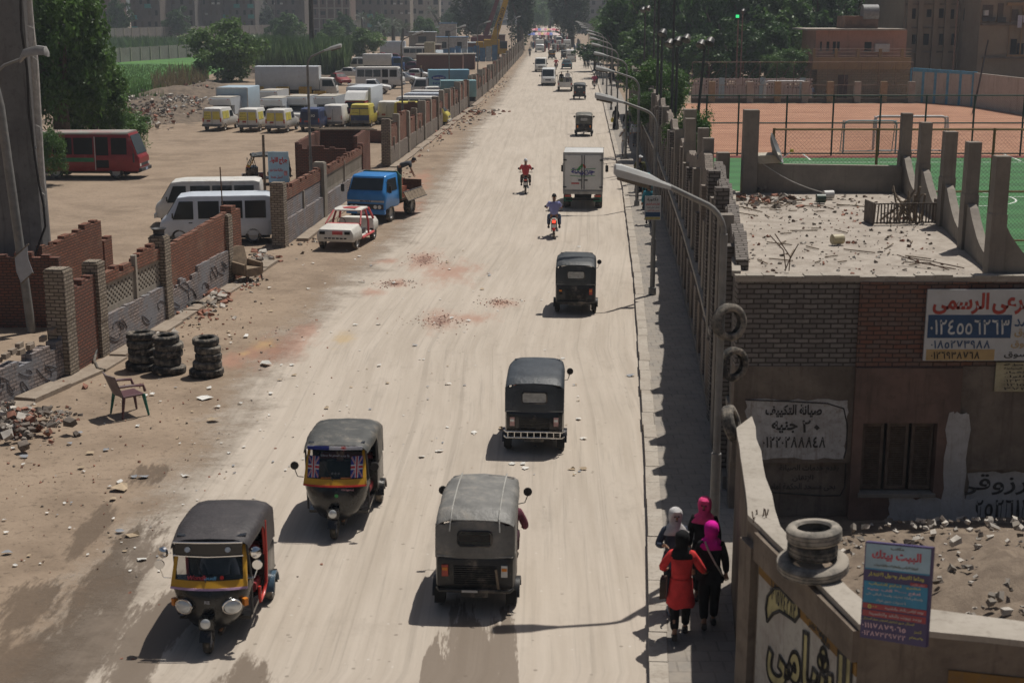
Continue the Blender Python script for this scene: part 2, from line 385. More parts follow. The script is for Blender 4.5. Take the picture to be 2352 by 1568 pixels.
al = mth(nt, 'ADD', mth(nt, 'MULTIPLY', sx.outputs[0], .55), mth(nt, 'MULTIPLY', mth(nt, 'SUBTRACT', noise(nt, geo.outputs['Position'], .55, 9, .78), .5), 2.6))
L(nt, ramp(nt, al, .05, 1.15), b.inputs['Alpha'])
g = MB(); g.add([(-2500,-300,-.012),(2500,-300,-.012),(2500,3600,-.012),(-2500,3600,-.012)], [(0,1,2,3)])
setting(g.build('ground', M_DIRT), label='brown trodden dirt beside and beyond the dusty road')
ys = [2, 8]+list(np.linspace(14, 60, 47))+list(np.linspace(62, 140, 40))+list(np.linspace(145, 300, 32))+list(np.linspace(320, 690, 20))
me = bpy.data.meshes.new('road'); vs = []; uvs = []; nc = 10
for y in ys:
    a, e = edgex(y)-1.1, kerbx(y)+.05
    for j in range(nc+1):
        x = a+(e-a)*j/nc; vs.append((x, y, 0)); uvs.append((x-a, y))
fs = [(i*(nc+1)+j, i*(nc+1)+j+1, (i+1)*(nc+1)+j+1, (i+1)*(nc+1)+j) for i in range(len(ys)-1) for j in range(nc)]
me.from_pydata(vs, [], fs); l = me.uv_layers.new(name='UVMap')
for lp in me.loops: l.data[lp.index].uv = uvs[lp.vertex_index]
me.materials.append(M_ROAD); o = bpy.data.objects.new('road', me); COL.objects.link(o); setting(o, label='wide dusty beige road with tyre tracks and red brick dust')
# pavement and kerb on the right
m, nt, b = nodes('paving'); uv = coord(nt, 'UV')
t = nd(nt, 'ShaderNodeTexBrick', i_Scale=1., i_Mortar_Size=.018, i_Brick_Width=.34, i_Row_Height=.34, i_Mortar_Smooth=.3); L(nt, uv, t.inputs['Vector'])
t.inputs['Color1'].default_value = (.235,.21,.185,1); t.inputs['Color2'].default_value = (.265,.24,.21,1); t.inputs['Mortar'].default_value = (.17,.152,.134,1)
n1 = noise(nt, uv, 1.2, 6, .7); t2 = nd(nt, 'ShaderNodeTexChecker', i_Scale=11.); L(nt, uv, t2.inputs[0])
c = mixc(nt, mth(nt, 'MULTIPLY', t2.outputs[1], .16), t.outputs[0], (.17,.155,.14))
c = mixc(nt, mth(nt, 'MULTIPLY', ramp(nt, n1, .38, .62), .6), c, (.33,.285,.235)); L(nt, c, b.inputs['Base Color']); b.inputs['Roughness'].default_value = .95
bump(nt, b, mth(nt, 'SUBTRACT', 1., t.outputs[1]), .4, .01); M_PAVE = m
M_KERB = plaster('kerb_concrete', (.43,.385,.33), (.36,.315,.265), .35, 1.6, .4)
pav = lambda y: 1.28+.10*min(1, max(0, (y-20)/20))+.25*min(1, max(0, (y-45)/60))
wallx = lambda y: kerbx(y)+.27+pav(y)
yy = [4, 10]+list(np.arange(14, 100, 2.))+list(np.arange(100, 360, 10.))
v = []; f = []
for i, y in enumerate(yy):
    v += [(kerbx(y)+.26, y, .155), (wallx(y)+.3, y, .155)]
    if i: f.append((2*i-2, 2*i-1, 2*i+1, 2*i))
mb = MB(); mb.add(v, f); setting(mb.build('pavement', M_PAVE), label='narrow paved footway along the right side of the road')
mb = MB()
y = 6.
while y < 330:
    ln = 1.0 if y < 110 else 5.; a, e = (kerbx(y)+.13, y), (kerbx(y+ln)+.13, y+ln)
    j = random.uniform(-.012, .012); d = Vector((e[0]-a[0], e[1]-a[1], 0)); 
    ang = -atan2(d.x, d.y)
    mb.box(((a[0]+e[0])/2+j, y+ln/2, .075+random.uniform(-.008,.006)), (.27, ln-.015, .19), rz=ang); y += ln
setting(mb.build('kerb', M_KERB), label='worn pale kerb stones edging the footway')
# low concrete strip at the foot of the wall on the left
mb = MB()
for y0 in list(np.arange(29, 52.5, 1.5))+list(np.arange(58, 150, 3)):
    y1 = y0+(1.5 if y0 < 57 else 3); mb.wall([(lwx(y0)+.55, y0), (lwx(y1)+.55, y1-.03)], -.05, [.07+random.uniform(-.05,.04)]*2, random.uniform(.4,.6))
setting(mb.build('footing', plaster('dusty_footing', (.33,.275,.22), (.26,.21,.165), .4, 2., .5)), label='low broken concrete footing strip under the long wall')
# pitches, fields
m, nt, b = nodes('pitch_turf'); geo = nd(nt, 'ShaderNodeNewGeometry'); sx = nd(nt, 'ShaderNodeSeparateXYZ'); L(nt, geo.outputs[0], sx.inputs[0])
wv = mth(nt, 'SINE', mth(nt, 'MULTIPLY', sx.outputs[1], 2.1)); n1 = noise(nt, geo.outputs[0], 1.3, 6, .7)
c = mixc(nt, ramp(nt, wv, -.4, .4), (.032,.118,.036), (.040,.155,.046)); c = mixc(nt, mth(nt, 'MULTIPLY', ramp(nt, n1, .45, .7), .5), c, (.055,.12,.038))
L(nt, c, b.inputs['Base Color']); b.inputs['Roughness'].default_value = .9; bump(nt, b, noise(nt, geo.outputs[0], 40, 3), .5, .02); M_TURF = m
m, nt, b = nodes('red_clay'); geo = nd(nt, 'ShaderNodeNewGeometry'); mp = nd(nt, 'ShaderNodeMapping'); mp.inputs['Scale'].default_value = (.25, 1, 1); L(nt, geo.outputs[0], mp.inputs[0])
n1 = noise(nt, mp.outputs[0], .8, 7, .7); c = mixc(nt, ramp(nt, n1, .35, .66), (.30,.14,.083), (.43,.228,.142)); L(nt, c, b.inputs['Base Color']); b.inputs['Roughness'].default_value = .95; M_CLAY = m
def sheet(name, pts, z, mt, label): 
    mb = MB(); mb.add([(p[0], p[1], z) for p in pts], [tuple(range(len(pts)))]); return setting(mb.build(name, mt), label=label)
PY0, PY1, CY1 = 50., 92.2, 143.
sheet('turf_pitch', [(9.6,PY0),(48,PY0),(48,PY1-1.2),(12.2,PY1-1.2)], .004, M_TURF, 'green artificial turf football pitch behind the flat roof')
sheet('clay_court', [(13,PY1+.2),(62,PY1+.2),(62,CY1),(17,CY1)], .004, M_CLAY, 'orange clay court between the two fences')
sheet('red_border', [(12.2,PY1-1.2),(48,PY1-1.2),(48,PY1+.2),(12.4,PY1+.2)], .004, mat('red_track', (.19,.045,.04), .9), 'dark red strip along the far edge of the turf')
M_LINE = mat('white_line_paint', (.62,.66,.60), .9, .1)
mb = MB()
def line(a, b_, w=.1):
    a, b_ = Vector((*a, .009)), Vector((*b_, .009)); d = (b_-a).normalized(); n_ = Vector((-d.y, d.x, 0))*w/2; mb.add([a+n_, b_+n_, b_-n_, a-n_], [(0,1,2,3)])
line((17.2,88.3), (38,88.3)); line(tuple(G(1842,352)[:2]), tuple(G(1862,368)[:2])); line(tuple(G(2300,352)[:2]), tuple(G(2345,370)[:2]), .12)
cc = G(2190,455); ci = [(cc.x+3*cos(t), cc.y+3*sin(t)) for t in np.linspace(0, 2*pi, 33)]
for a, e in zip(ci, ci[1:]): line(a, e)
line((14,cc.y+.5), (48,cc.y+.5))
setting(mb.build('pitch_markings', M_LINE), label='white painted lines and centre circle on the turf pitch')
m, nt, b = nodes('crop_field'); geo = nd(nt, 'ShaderNodeNewGeometry'); n1 = noise(nt, geo.outputs[0], .12, 5, .6); n2 = noise(nt, geo.outputs[0], 1.4, 5, .7)
c = mixc(nt, ramp(nt, n1, .4, .6), (.060,.165,.036), (.095,.225,.048)); c = mixc(nt, mth(nt, 'MULTIPLY', ramp(nt, n2, .45, .75), .6), c, (.035,.075,.022)); L(nt, c, b.inputs['Base Color']); b.inputs['Roughness'].default_value = .95
bump(nt, b, noise(nt, geo.outputs[0], 3, 5), .9, .3); M_FIELD = m
sheet('field', [tuple(G(*p)[:2]) for p in [(-120,262),(300,236),(345,205),(470,175),(640,128),(640,100),(180,103),(-120,110)]], .006, M_FIELD, 'bright green crop field beyond the rubble bank')
# ================================================================ RIGHT SIDE: street wall, brick building, lot wall, signs
M_CONC = plaster('grey_concrete', (.265,.235,.20), (.215,.19,.165), .3, 1.2, .3)
M_CONCL = plaster('pale_concrete', (.40,.36,.31), (.33,.295,.25), .3, 1.2, .3)
M_PL = plaster('brown_plaster', (.215,.175,.14), (.14,.112,.09), .5, 1.1, .4, (.10,.08,.065), .7)
M_PLR = plaster('reddish_plaster', (.195,.125,.10), (.135,.092,.075), .5, 1.1, .3, (.10,.075,.06), .7)
M_WHITEPL = plaster('flaking_whitewash', (.50,.485,.47), (.33,.31,.29), .6, 2.2, .3, (.2,.15,.11), .5)
M_BGREY = brick('grey_brick', (.16,.14,.127), (.25,.222,.20), (.062,.054,.047), .26, .092, .016, .35, (.12,.095,.08))
M_BRED = brick('dark_red_brick', (.21,.095,.065), (.17,.125,.105), (.06,.048,.042), .25, .085, .013, .3, (.13,.10,.085))
M_BST = brick('sidewalk_brick', (.21,.175,.15), (.27,.225,.19), (.15,.13,.11), .25, .085, .012, .5, (.20,.17,.14))
M_MURAL = plaster('streaked_paint', (.46,.45,.44), (.20,.26,.33), .6, 3., .2, (.30,.12,.10), .5)
M_BLK = mat('black_paint', (.03,.028,.027), .8, .2); M_INK = mat('faded_black_lettering', (.05,.045,.042), .9, .3)
M_RUST = mat('rusty_iron', (.10,.058,.038), .85, .3, 12)
M_WOOD = mat('grey_weathered_wood', (.20,.155,.11), .85, .3, 8)
M_DKSTEEL = mat('dark_steel', (.045,.045,.048), .6, .2)
def post(mb, base, h, w, d=None, m=0, lean=(0,0)):
    d = d or w; x, y, z = base; a = []
    for (zz, k) in ((z, 0), (z+h, 1)):
        ox, oy = lean[0]*k, lean[1]*k
        a.append([(x-w/2+ox,y-d/2+oy,zz),(x+w/2+ox,y-d/2+oy,zz),(x+w/2+ox,y+d/2+oy,zz),(x-w/2+ox,y+d/2+oy,zz)])
    mb.loft(a, m)
# low street wall with plinth, piers and ledge
sw = thing('street_wall', 'low brown wall with piers and a sloping-looking ledge along the footway', 'wall', (0,0,0))
yr = list(np.arange(26.6, 118, 2.2))
mb = MB(); mb.wall([(wallx(y)+.13, y) for y in yr], .0, [1.78]*len(yr), .18); mb.build('panel', M_MURAL, sw)
mb = MB(); mb.wall([(wallx(y)+.02, y) for y in yr], .0, [.42]*len(yr), .22); mb.build('plinth', M_CONC, sw)
mb = MB(); mb.wall([(wallx(y)+.12, y) for y in yr], 1.78, [1.92]*len(yr), .34); mb.build('ledge', M_CONCL, sw)
for i, y in enumerate(np.arange(28.2, 117, 2.2)):
    mb = MB(); post(mb, (wallx(y)+.07, y, .42), 1.355, .34, .42); mb.build('pier', M_BST if i % 2 else M_PL, sw)
# tall brick wall behind it, ragged top and columns
tw = thing('tall_wall', 'tall rough brick wall with ragged top and concrete columns behind the footway', 'wall', (0,0,0))
twx = lambda y: wallx(y)+float(np.interp(y, [26, 33, 40], [.10, .27, .38]))
ys_ = []; tops = []
y = 37.5
while y < 128:
    k = (y-37.5) % 4.4; base = float(np.interp(y, [37, 45, 52, 75, 130], [4.9, 4.75, 4.0, 4.25, 4.1]))+.1*sin(y*.9)
    ys_.append(y); tops.append(base+.28*(1-k/4.4)+random.uniform(-.05,.05)); y += .55
mb = MB(); mb.wall([(twx(y), y) for y in ys_], 0, tops, .24); mb.build('panel', M_BST, tw)
for i, y in enumerate(np.arange(38, 127, 2.2)):
    mb = MB(); post(mb, (twx(y)-.16, y, 0), 3.7+.3*sin(y)+(.6 if i % 2 else 0), .34, .36); mb.build('pier', (M_CONC, M_BST, M_BGREY)[i % 3], tw)
mb = MB(); mb.wall([(twx(y), y) for y in np.arange(26.2, 37.6, .6)], 0, [4.8+.4*((k*7 % 5)/5)+.02*k for k, _ in enumerate(np.arange(26.2, 37.6, .6))], .24); mb.build('panel', M_BGREY, tw)
for i, y in enumerate((27.3, 29.4, 31.5, 33.6, 35.7)):
    mb = MB(); post(mb, (twx(y)-.2, y, 0), (4.9, 5.2, 5.5, 5.0, 5.4)[i], .3, .34); mb.build('pier', (M_BGREY, M_CONC)[i % 2], tw)
# free standing concrete columns that rise above the wall
CG = 'bare concrete columns rising along the tall wall'
COLS = [(1585,251,372,27,'tallest bare concrete column in front of the street tree'), (1585,272,395,22,'bare concrete column overlapping the tallest one by the tree'), (1616,294,455,24,'bare concrete column beside the turf corner, third from the tree'), (1627,317,500,24,'bare concrete column right of the street tree with a joint halfway'), (1661,350,560,28,'wide bare concrete column standing against the green turf'), (1661,468,700,27,'short concrete column nearest the brown flat roof edge')]
for i, (px, pt, pb, wpx, lab) in enumerate(COLS):
    Y = (58, 53, 46.5, 43.5, 38.3, 31.5)[i]; p = AY(px, pt, Y); w = wpx*Y/FPX
    mb = MB(); post(mb, (p.x-.02, Y, 0), p.z-.9, w*1.12); post(mb, (p.x, Y, p.z-.9), .9, w)
    tag(mb.build('concrete_column', M_CONC), lab, 'column', CG)
# -------- brick building with flat roof
YF, ZR = 25.4, 4.6
FL, FR = AY(1695,640,YF), AY(2275,640,YF); YB = 37.6; BL, BR = AY(1682,441,YB), AY(2066,441,YB)
XR = 13.5
bd = thing('brick_building', 'single storey brown brick building with flat debris covered roof and shuttered window', 'building', (0,0,0))
def fx(px, py=800, Y=YF): return AY(px, py, Y).x
def fz(py, Y=YF): return AY(1176, py, Y).z
xw0, xw1, zw0, zw1 = fx(1990), fx(2163), fz(1128), fz(968)
xa, xb = fx(1967), fx(2212)           # pilaster zone
zbk = fz(840)
mb = MB()   # brick band
mb.bx(FL.x, xa, YF, YF+.3, zbk, ZR-.06)
mb.build('wall', M_BGREY, bd)
mb = MB(); mb.bx(xa, xb, YF-.06, YF+.3, zbk-.02, ZR-.06); mb.bx(xb, XR, YF, YF+.3, zbk, ZR-.06); mb.build('wall', M_BRED, bd)
mb = MB(); mb.bx(FL.x, xa, YF-.02, YF+.3, fz(1062), zbk); mb.bx(FL.x, xa, YF+.1, YF+.3, 0, fz(1062)); mb.bx(xb, XR, YF-.02, YF+.3, fz(1078), zbk); mb.bx(xb, XR, YF+.08, YF+.3, 0, fz(1078)); mb.build('plaster', M_PL, bd)
mb = MB(); mb.bx(xa, xb, YF-.1, YF+.25, zw1, zbk-.02); mb.bx(xa, xw0, YF-.1, YF+.25, 0, zw1); mb.bx(xw1, xb, YF-.1, YF+.25, 0, zw1); mb.bx(xw0, xw1, YF-.1, YF+.25, 0, zw0); mb.build('pilaster', M_PLR, bd)
mb = MB(); mb.bx(xw0-.03, xw1+.03, YF-.16, YF+.1, zw0-.07, zw0+.002); mb.build('sill', M_CONC, bd)
wn = MB(); M_SH = mat('brown_shutter_wood', (.105,.075,.055), .75, .25, 10)
wn.bx(xw0, xw1, YF+.16, YF+.2, zw0, zw1); win = wn.build('window', mat('dark_opening', (.012,.011,.01), .9), bd)
for k in range(3):
    a = xw0+(xw1-xw0)*k/3+.03; e = xw0+(xw1-xw0)*(k+1)/3-.03; mb = MB()
    mb.bx(a, a+.06, YF+.05, YF+.1, zw0+.03, zw1-.03); mb.bx(e-.06, e, YF+.05, YF+.1, zw0+.03, zw1-.03); mb.bx(a+.06, e-.06, YF+.05, YF+.1, zw1-.11, zw1-.03); mb.bx(a+.06, e-.06, YF+.05, YF+.1, zw0+.03, zw0+.11)
    z = zw0+.13
    while z < zw1-.13: mb.box(((a+e)/2, YF+.075, z), (e-a-.12, .012, .045), rx=.6); z += .042
    mb.build('shutter', M_SH, win)
mb = MB(); mb.wall([(FL.x+.12, YF+.3), (BL.x+.1, YB)], 0, [ZR-.06, ZR-.06], .24); mb.wall([(BL.x, YB+.12), (BR.x+.2, YB+.12)], 0, [ZR-.06]*2, .24); mb.build('wall', M_BGREY, bd)
mb = MB()   # roof slab with ragged coping
mb.prism([(FL.x-.05, YF-.04, ZR-.06), (XR, YF-.04, ZR-.06), (XR, YF+.2, ZR-.06), (FR.x+.45, YF+.2, ZR-.06), (BR.x+.25, YB+.25, ZR-.06), (BL.x-.1, YB+.25, ZR-.06)], (0,0,.06))
M_ROOF = plaster('dusty_roof', (.42,.372,.32), (.32,.277,.235), .55, 1.6, .8, (.17,.13,.105), 0)
mb.build('roof', M_ROOF, bd)
mb = MB()
x = FL.x-.05
while x < XR:
    w = random.uniform(.2,.45); mb.bx(x, x+w-.01, YF-.05, YF+random.uniform(.1,.22), ZR+.001, ZR+random.uniform(.03,.07)); x += w
mb.wall([(FL.x, YF+.2), (BL.x, YB)], ZR+.001, [ZR+.1, ZR+.07], .16)
mb.build('coping', M_CONCL, bd)
zb = AY(1880, 379, YB).z
mb = MB(); mb.wall([(AY(1737,440,YB).x, YB), (BR.x, YB)], ZR+.002, [zb+.04, zb-.02], .2); mb.build('parapet', M_CONC, bd)
# back corner column, right hand row of columns with swooping parapet
RC = [(1719,252,441,32)]; RB = [(2062,438,2082,260,23), (2103,475,2123,281,25), (2156,518,2176,302,28), (2205,571,2229,326,30), (2265,631,2291,358,33)]
p = AY(1719, 252, YB); mb = MB(); post(mb, (AY(1718,441,YB).x, YB-.05, ZR), p.z-ZR, .38); mb.build('column', M_CONC, bd)
base = []
for (bx_, by_, tx_, ty_, w) in RB:
    b_ = G(bx_, by_, ZR); t_ = AY(tx_, ty_, b_.y); base.append(b_); ww = w*b_.y/FPX
    mb = MB(); hm = (t_.z-ZR)*.52; post(mb, (b_.x+.12, b_.y, ZR-.3), hm+.3, ww*1.1); post(mb, (b_.x+.12, b_.y, ZR+hm), t_.z-ZR-hm, ww)
    mb.build('column', M_CONC, bd)
base.append(Vector((base[-1].x+.9, YF+.28, ZR)))
for a, e in zip(base, base[1:]):
    tt = np.linspace(.06, .94, 9); prof = np.interp(tt, [0,.15,.3,.55,.8,1], [1.0,.97,.72,.42,.30,.36])
    mb = MB(); mb.wall([(a.x+.14+(e.x-a.x)*t, a.y+(e.y-a.y)*t) for t in tt], ZR-.3, [ZR+float(q)*.95 for q in prof], .17); mb.build('parapet', M_CONC, bd)
mb = MB(); mb.wall([(FR.x+1.15, YF+.28), (FR.x+1.3, YF+.28), (XR, YF+.28)], ZR+.002, [ZR+.62,ZR+.6,ZR+.3], .2); mb.build('parapet', M_CONCL, bd)
# painted panels and lettering on the front of the building
def onwall(px0, py0, px1, py1, Y): 
    pm = (py0+py1)/2; x0, x1 = AY(px0, pm, Y).x, AY(px1, pm, Y).x; z0, z1 = AY(px0, py1, Y).z, AY(px1, py0, Y).z; return Vector((x0, Y, z0)), x1-x0, z1-z0
def flat_letters(mb, txt, px0, py0, px1, py1, Y, m=0, **k):
    o_, w, h = onwall(px0, py0, px1, py1, Y); letter(mb, txt, o_, (1,0,0), (0,0,1), w, h, m, **k)
def patch(mb, px0, py0, px1, py1, Y, th=.008, jit=.03, m=0, n=10):
    a, w, h = onwall(px0, py0, px1, py1, Y); pts = []
    for (u0,v0,u1,v1) in ((0,0,1,0),(1,0,1,1),(1,1,0,1),(0,1,0,0)):
        for k in range(n):
            t = k/n; pts.append((a.x+w*(u0+(u1-u0)*t)+random.uniform(-jit,jit), Y, a.z+h*(v0+(v1-v0)*t)+random.uniform(-jit,jit)))
    mb.prism(pts, (0,-th,0), m)
mb = MB(); patch(mb, 1712, 918, 1944, 1052, YF-.021, .01, .03); wp = mb.build('painted_panel', M_WHITEPL, bd)
mb = MB(); Yt = YF-.033
flat_letters(mb, 'صيانة التكييف', 1758, 928, 1888, 958, Yt, bold=.02); flat_letters(mb, 'جنيه', 1772, 966, 1832, 994, Yt, bold=.02); flat_letters(mb, '٢', 1842, 964, 1862, 993, Yt); flat_letters(mb, '٠', 1869, 975, 1883, 988, Yt); flat_letters(mb, '٠١٢٢٠٢٨٨٨٤٨', 1752, 1002, 1896, 1028, Yt, bold=.015)
a = [AY(*q, Yt) for q in [(1712,918),(1800,921),(1900,926),(1938,938),(1946,975),(1944,1030),(1938,1052)]]
mb.tube(a, .014, 5); mb.build('lettering', M_INK, wp)
mb = MB(); Yt = YF+.085
flat_letters(mb, 'يقدم خدمات الصيانة', 1790, 1066, 1926, 1086, Yt); flat_letters(mb, 'الإتقان', 1820, 1090, 1868, 1106, Yt); flat_letters(mb, 'بحى مسجد الحكمة امام', 1768, 1108, 1918, 1130, Yt)
a = [AY(*q, Yt) for q in [(1942,1064),(1940,1118),(1930,1137),(1890,1138),(1746,1128)]]; mb.tube(a, .014, 5); mb.build('lettering', M_INK, bd)
mb = MB(); patch(mb, 2164, 948, 2216, 1290, YF-.101, .008, .035); patch(mb, 2040, 1142, 2240, 1262, YF-.107, .006, .05); patch(mb, 2214, 1082, 2420, 1290, YF+.079, .006, .05); gp = mb.build('whitewash', plaster('old_whitewash', (.47,.455,.44), (.39,.37,.35), .45, 2.2, .3, (.24,.19,.15), .35), bd)
mb = MB(); Yt = YF+.065
flat_letters(mb, 'مرزوقى', 2192, 1088, 2400, 1136, Yt); flat_letters(mb, '٠١١٢٥٢٦١٧', 2200, 1146, 2372, 1186, Yt); flat_letters(mb, 'بيتيم', 2245, 1186, 2390, 1222, Yt)
for k in range(14): 
    q = AY(2205+k*12, 1150+random.randint(0,20), Yt-.008); mb.box((q.x, q.y, q.z-.16), (.012, .004, random.uniform(.15,.4)))
mb.build('lettering', M_INK, bd)
# big painted board
sg = thing('sign_board', 'large white painted board with red Arabic lettering and blue telephone number band', 'sign', (0,0,0)); YS = YF-.14
a, w, h = onwall(2126, 665, 2480, 828, YS); mb = MB(); M_BOARDW = mat('white_board', (.52,.52,.51), .55, .1, 2, dirt=.15); mb.bx(a.x, a.x+w, YS, YS+.05, a.z, a.z+h); mb.build('board', M_BOARDW, sg)
M_BLUE = mat('blue_sign_paint', (.022,.065,.15), .5, .12); M_RED = mat('red_sign_paint', (.36,.045,.03), .5, .15); M_TAN = mat('tan_sign_paint', (.44,.30,.13), .5, .12)
mb = MB(); a, w, h = onwall(2131, 723, 2323, 776, YS); mb.bx(a.x, a.x+w, YS-.004, YS-.0005, a.z, a.z+h); mb.build('band', M_BLUE, sg)
mb = MB(); a, w, h = onwall(2127, 802, 2284, 827, YS); mb.bx(a.x, a.x+w, YS-.004, YS-.0005, a.z, a.z+h); mb.build('band', M_TAN, sg)
mb = MB(); flat_letters(mb, 'الرسمى', 2143, 672, 2272, 722, YS, bold=.02); flat_letters(mb, 'الشرعى', 2280, 668, 2410, 722, YS, bold=.02); mb.build('lettering', M_RED, sg)
mb = MB(); flat_letters(mb, '٠١٢٤٥٥٦٢٦٣', 2137, 730, 2318, 768, YS-.004); mb.build('lettering', mat('white_lettering', (.55,.55,.53), .6), sg)
mb = MB(); flat_letters(mb, '٠١٨٥٢٧٣٩٨٨', 2138, 780, 2274, 800, YS, bold=.01); flat_letters(mb, 'محمد', 2330, 732, 2400, 750, YS); mb.build('lettering', M_BLUE, sg)
mb = MB(); flat_letters(mb, '٠١٢٦٩٣٨٧٦٨', 2138, 806, 2250, 824, YS-.004, bold=.01); flat_letters(mb, 'السوق', 2306, 806, 2375, 823, YS); mb.build('lettering', M_BLK, sg)
mb = MB(); flat_letters(mb, 'سوق', 2330, 755, 2380, 775, YS); flat_letters(mb, 'سوق', 2322, 782, 2372, 800, YS); mb.build('lettering', M_TAN, sg)
sg = thing('notice_plate', 'small yellowed metal notice plate hanging below the large white board', 'sign', (0,0,0)); YS2 = YF-.06
a, w, h = onwall(2286, 832, 2440, 899, YS2); mb = MB(); mb.bx(a.x, a.x+w, YS2, YS2+.02, a.z, a.z+h); mb.build('board', mat('yellowed_metal', (.36,.32,.20), .4, .3, 3, dirt=.3), sg)
mb = MB()
for k, tx in enumerate(['الخياطة', 'انواع مكينات الخياطة', 'وقطع الغيار', 'ارض اللواء', '٠١٢٣٦٨٢٣٥٨', '٠١٢١٥٣١٣٨٩', '٣٧٣١٦٦٠٢']): flat_letters(mb, tx, 2305, 834+k*9, 2425, 841+k*9, YS2)
mb.build('lettering', M_INK, sg)
# -------- lot wall with painted street face
ZL = 2.9
Lp = [G(1693,982,ZL), G(1718,1182,ZL), G(1975,1432,ZL)]; Rp = [G(1727,955,ZL), G(1788,1206,ZL), G(1979,1376,ZL)]
E0, E1 = G(2124,1490,ZL), G(2352,1514,ZL); F0, F1 = G(2132,1468,ZL), G(2352,1490,ZL)
dirE = (E1-E0).normalized(); C0 = Lp[2]; Cend = C0+dirE*4.2; Cend2 = Rp[2]+dirE*4.3; Cend2 = Vector((Cend.x, Cend.y+.27, ZL))
lw = thing('lot_wall', 'thick angular wall around the rubble lot with pale top and painted street face', 'wall', (0,0,0))
def slabwall(mb, top, z0, z1): mb.prism([(p.x, p.y, z0) for p in top], (0,0,z1-z0))
mb = MB(); slabwall(mb, [Lp[0], Lp[1], Rp[1], Rp[0]], 0, ZL-.07); slabwall(mb, [Lp[1], Lp[2], Rp[2], Rp[1]], 0, ZL-.071); slabwall(mb, [Lp[2], Cend, Cend2, Rp[2]], 0, ZL-.072); mb.build('wall', M_PL, lw)
mb = MB()
def jag(a, b_, n, j): return [a.lerp(b_, t/n)+Vector((random.uniform(-j,j), random.uniform(-j,j), 0)) for t in range(n)]
poly = jag(Lp[0],Lp[1],8,.012)+jag(Lp[1],Lp[2],8,.01)+jag(Lp[2],Cend,10,.01)+[Cend]+jag(Cend2,Rp[2],10,.02)+jag(Rp[2],Rp[1],8,.02)+jag(Rp[1],Rp[0],8,.02)+[Rp[0]]
mb.prism([(p.x, p.y, ZL-.07) for p in poly], (0,0,.07)); mb.build('coping', M_CONCL, lw)
# painted panel between piers on the street face (segment 2)
d2 = (Lp[2]-Lp[1]); ln = d2.length; d2.normalize(); n2 = Vector((d2.y, -d2.x, 0)); n2 = -n2 if n2.y > 0 else n2
def onseg(u, z, off=0.): p = Lp[1]+d2*u+n2*off; return Vector((p.x, p.y, z))
def segbox(mb, u0, u1, z0, z1, o0, o1, m=0):
    vs = [onseg(u0,z0,o0),onseg(u1,z0,o0),onseg(u1,z0,o1),onseg(u0,z0,o1),onseg(u0,z1,o0),onseg(u1,z1,o0),onseg(u1,z1,o1),onseg(u0,z1,o1)]
    mb.add(vs, [(0,3,2,1),(4,5,6,7),(0,1,5,4),(1,2,6,5),(2,3,7,6),(3,0,4,7)], m)
mb = MB(); segbox(mb, 0, .42, 0, ZL-.3, 0, .10); segbox(mb, .42, ln, ZL-.45, ZL-.08, 0, .07); mb.build('pier', M_PL, lw)
M_MUR = plaster('mural_white', (.42,.40,.36), (.34,.31,.28), .4, 1.4, .2); M_OCH = plaster('ochre_paint', (.25,.145,.045), (.19,.11,.04), .4, 1.4, .2)
mb = MB(); segbox(mb, .5, ln, .3, ZL-.62, 0, .012); mu = mb.build('mural', M_MUR, lw)
mb = MB(); segbox(mb, .5, ln, ZL-.62, ZL-.46, 0, .014); mb.build('band', M_OCH, lw)
def seg_letters(mb, txt, u0, u1, z0, z1, off, m=0, **k): letter(mb, txt, onseg(u0, z0, off), d2, (0,0,1), u1-u0, z1-z0, m, lift=0, **k)
def seg_u(px, py):
    r = ray(px, py); q0 = Lp[1]+n2*.02; t = (q0-Vector((0,0,H))).dot(n2)/r.dot(n2); w = Vector((0,0,H))+r*t; return ((w-q0).dot(d2), w.z)
def skew_letters(mb, off, bold, edge=0.):     # the painted word climbs along the wall as in the photograph
    A, B = seg_u(1760,1560), seg_u(1948,1690); hh = seg_u(1915,1478)[1]-seg_u(1915,1662)[1]; a, b_ = onseg(A[0],A[1],off), onseg(B[0],B[1],off)
    letter(mb, 'الشامى', a, b_-a, (0,0,1), (b_-a).length, hh, 0, bold=bold, lift=0, edge=edge)
mb = MB(); skew_letters(mb, .027, .03, .05)
rib = [seg_u(*q) for q in [(1760,1395),(1764,1368),(1778,1350),(1795,1352),(1812,1372),(1824,1383),(1834,1380),(1836,1412),(1826,1426),(1806,1412),(1790,1402),(1776,1408),(1763,1426)]]
mb.tube([onseg(u, z, .018) for u, z in rib], .024, 5, closed=True)
for tx, px0, py0, wu, hz_ in (('عاشر', 1856, 1440, .22, .14), ('الله', 1874, 1452, .3, .3), ('ورشة', 1842, 1408, .2, .16), ('للفه', 1925, 1500, .34, .3), ('سعيد', 1884, 1478, .25, .14)): u_, z_ = seg_u(px0, py0); seg_letters(mb, tx, u_, u_+wu, z_, z_+hz_, .018, bold=.02)
mb.build('lettering', M_BLK, mu)
mb = MB(); skew_letters(mb, .022, .03)
mb.prism([onseg(u, z, .013) for u, z in rib], n2*.003); mb.build('lettering', mat('yellow_spray_paint', (.33,.29,.14), .8, .35, 3), mu)
u0_, z0_ = seg_u(1764,1402); u1_, z1_ = seg_u(1832,1396)
mb = MB(); seg_letters(mb, '٠١٠٦٥٧٤٢٨٢', u0_+.04, u1_-.04, (z0_+z1_)/2-.02, (z0_+z1_)/2+.24, .020, slant=-.1, bold=.01); mb.build('lettering', M_BLK, mu)
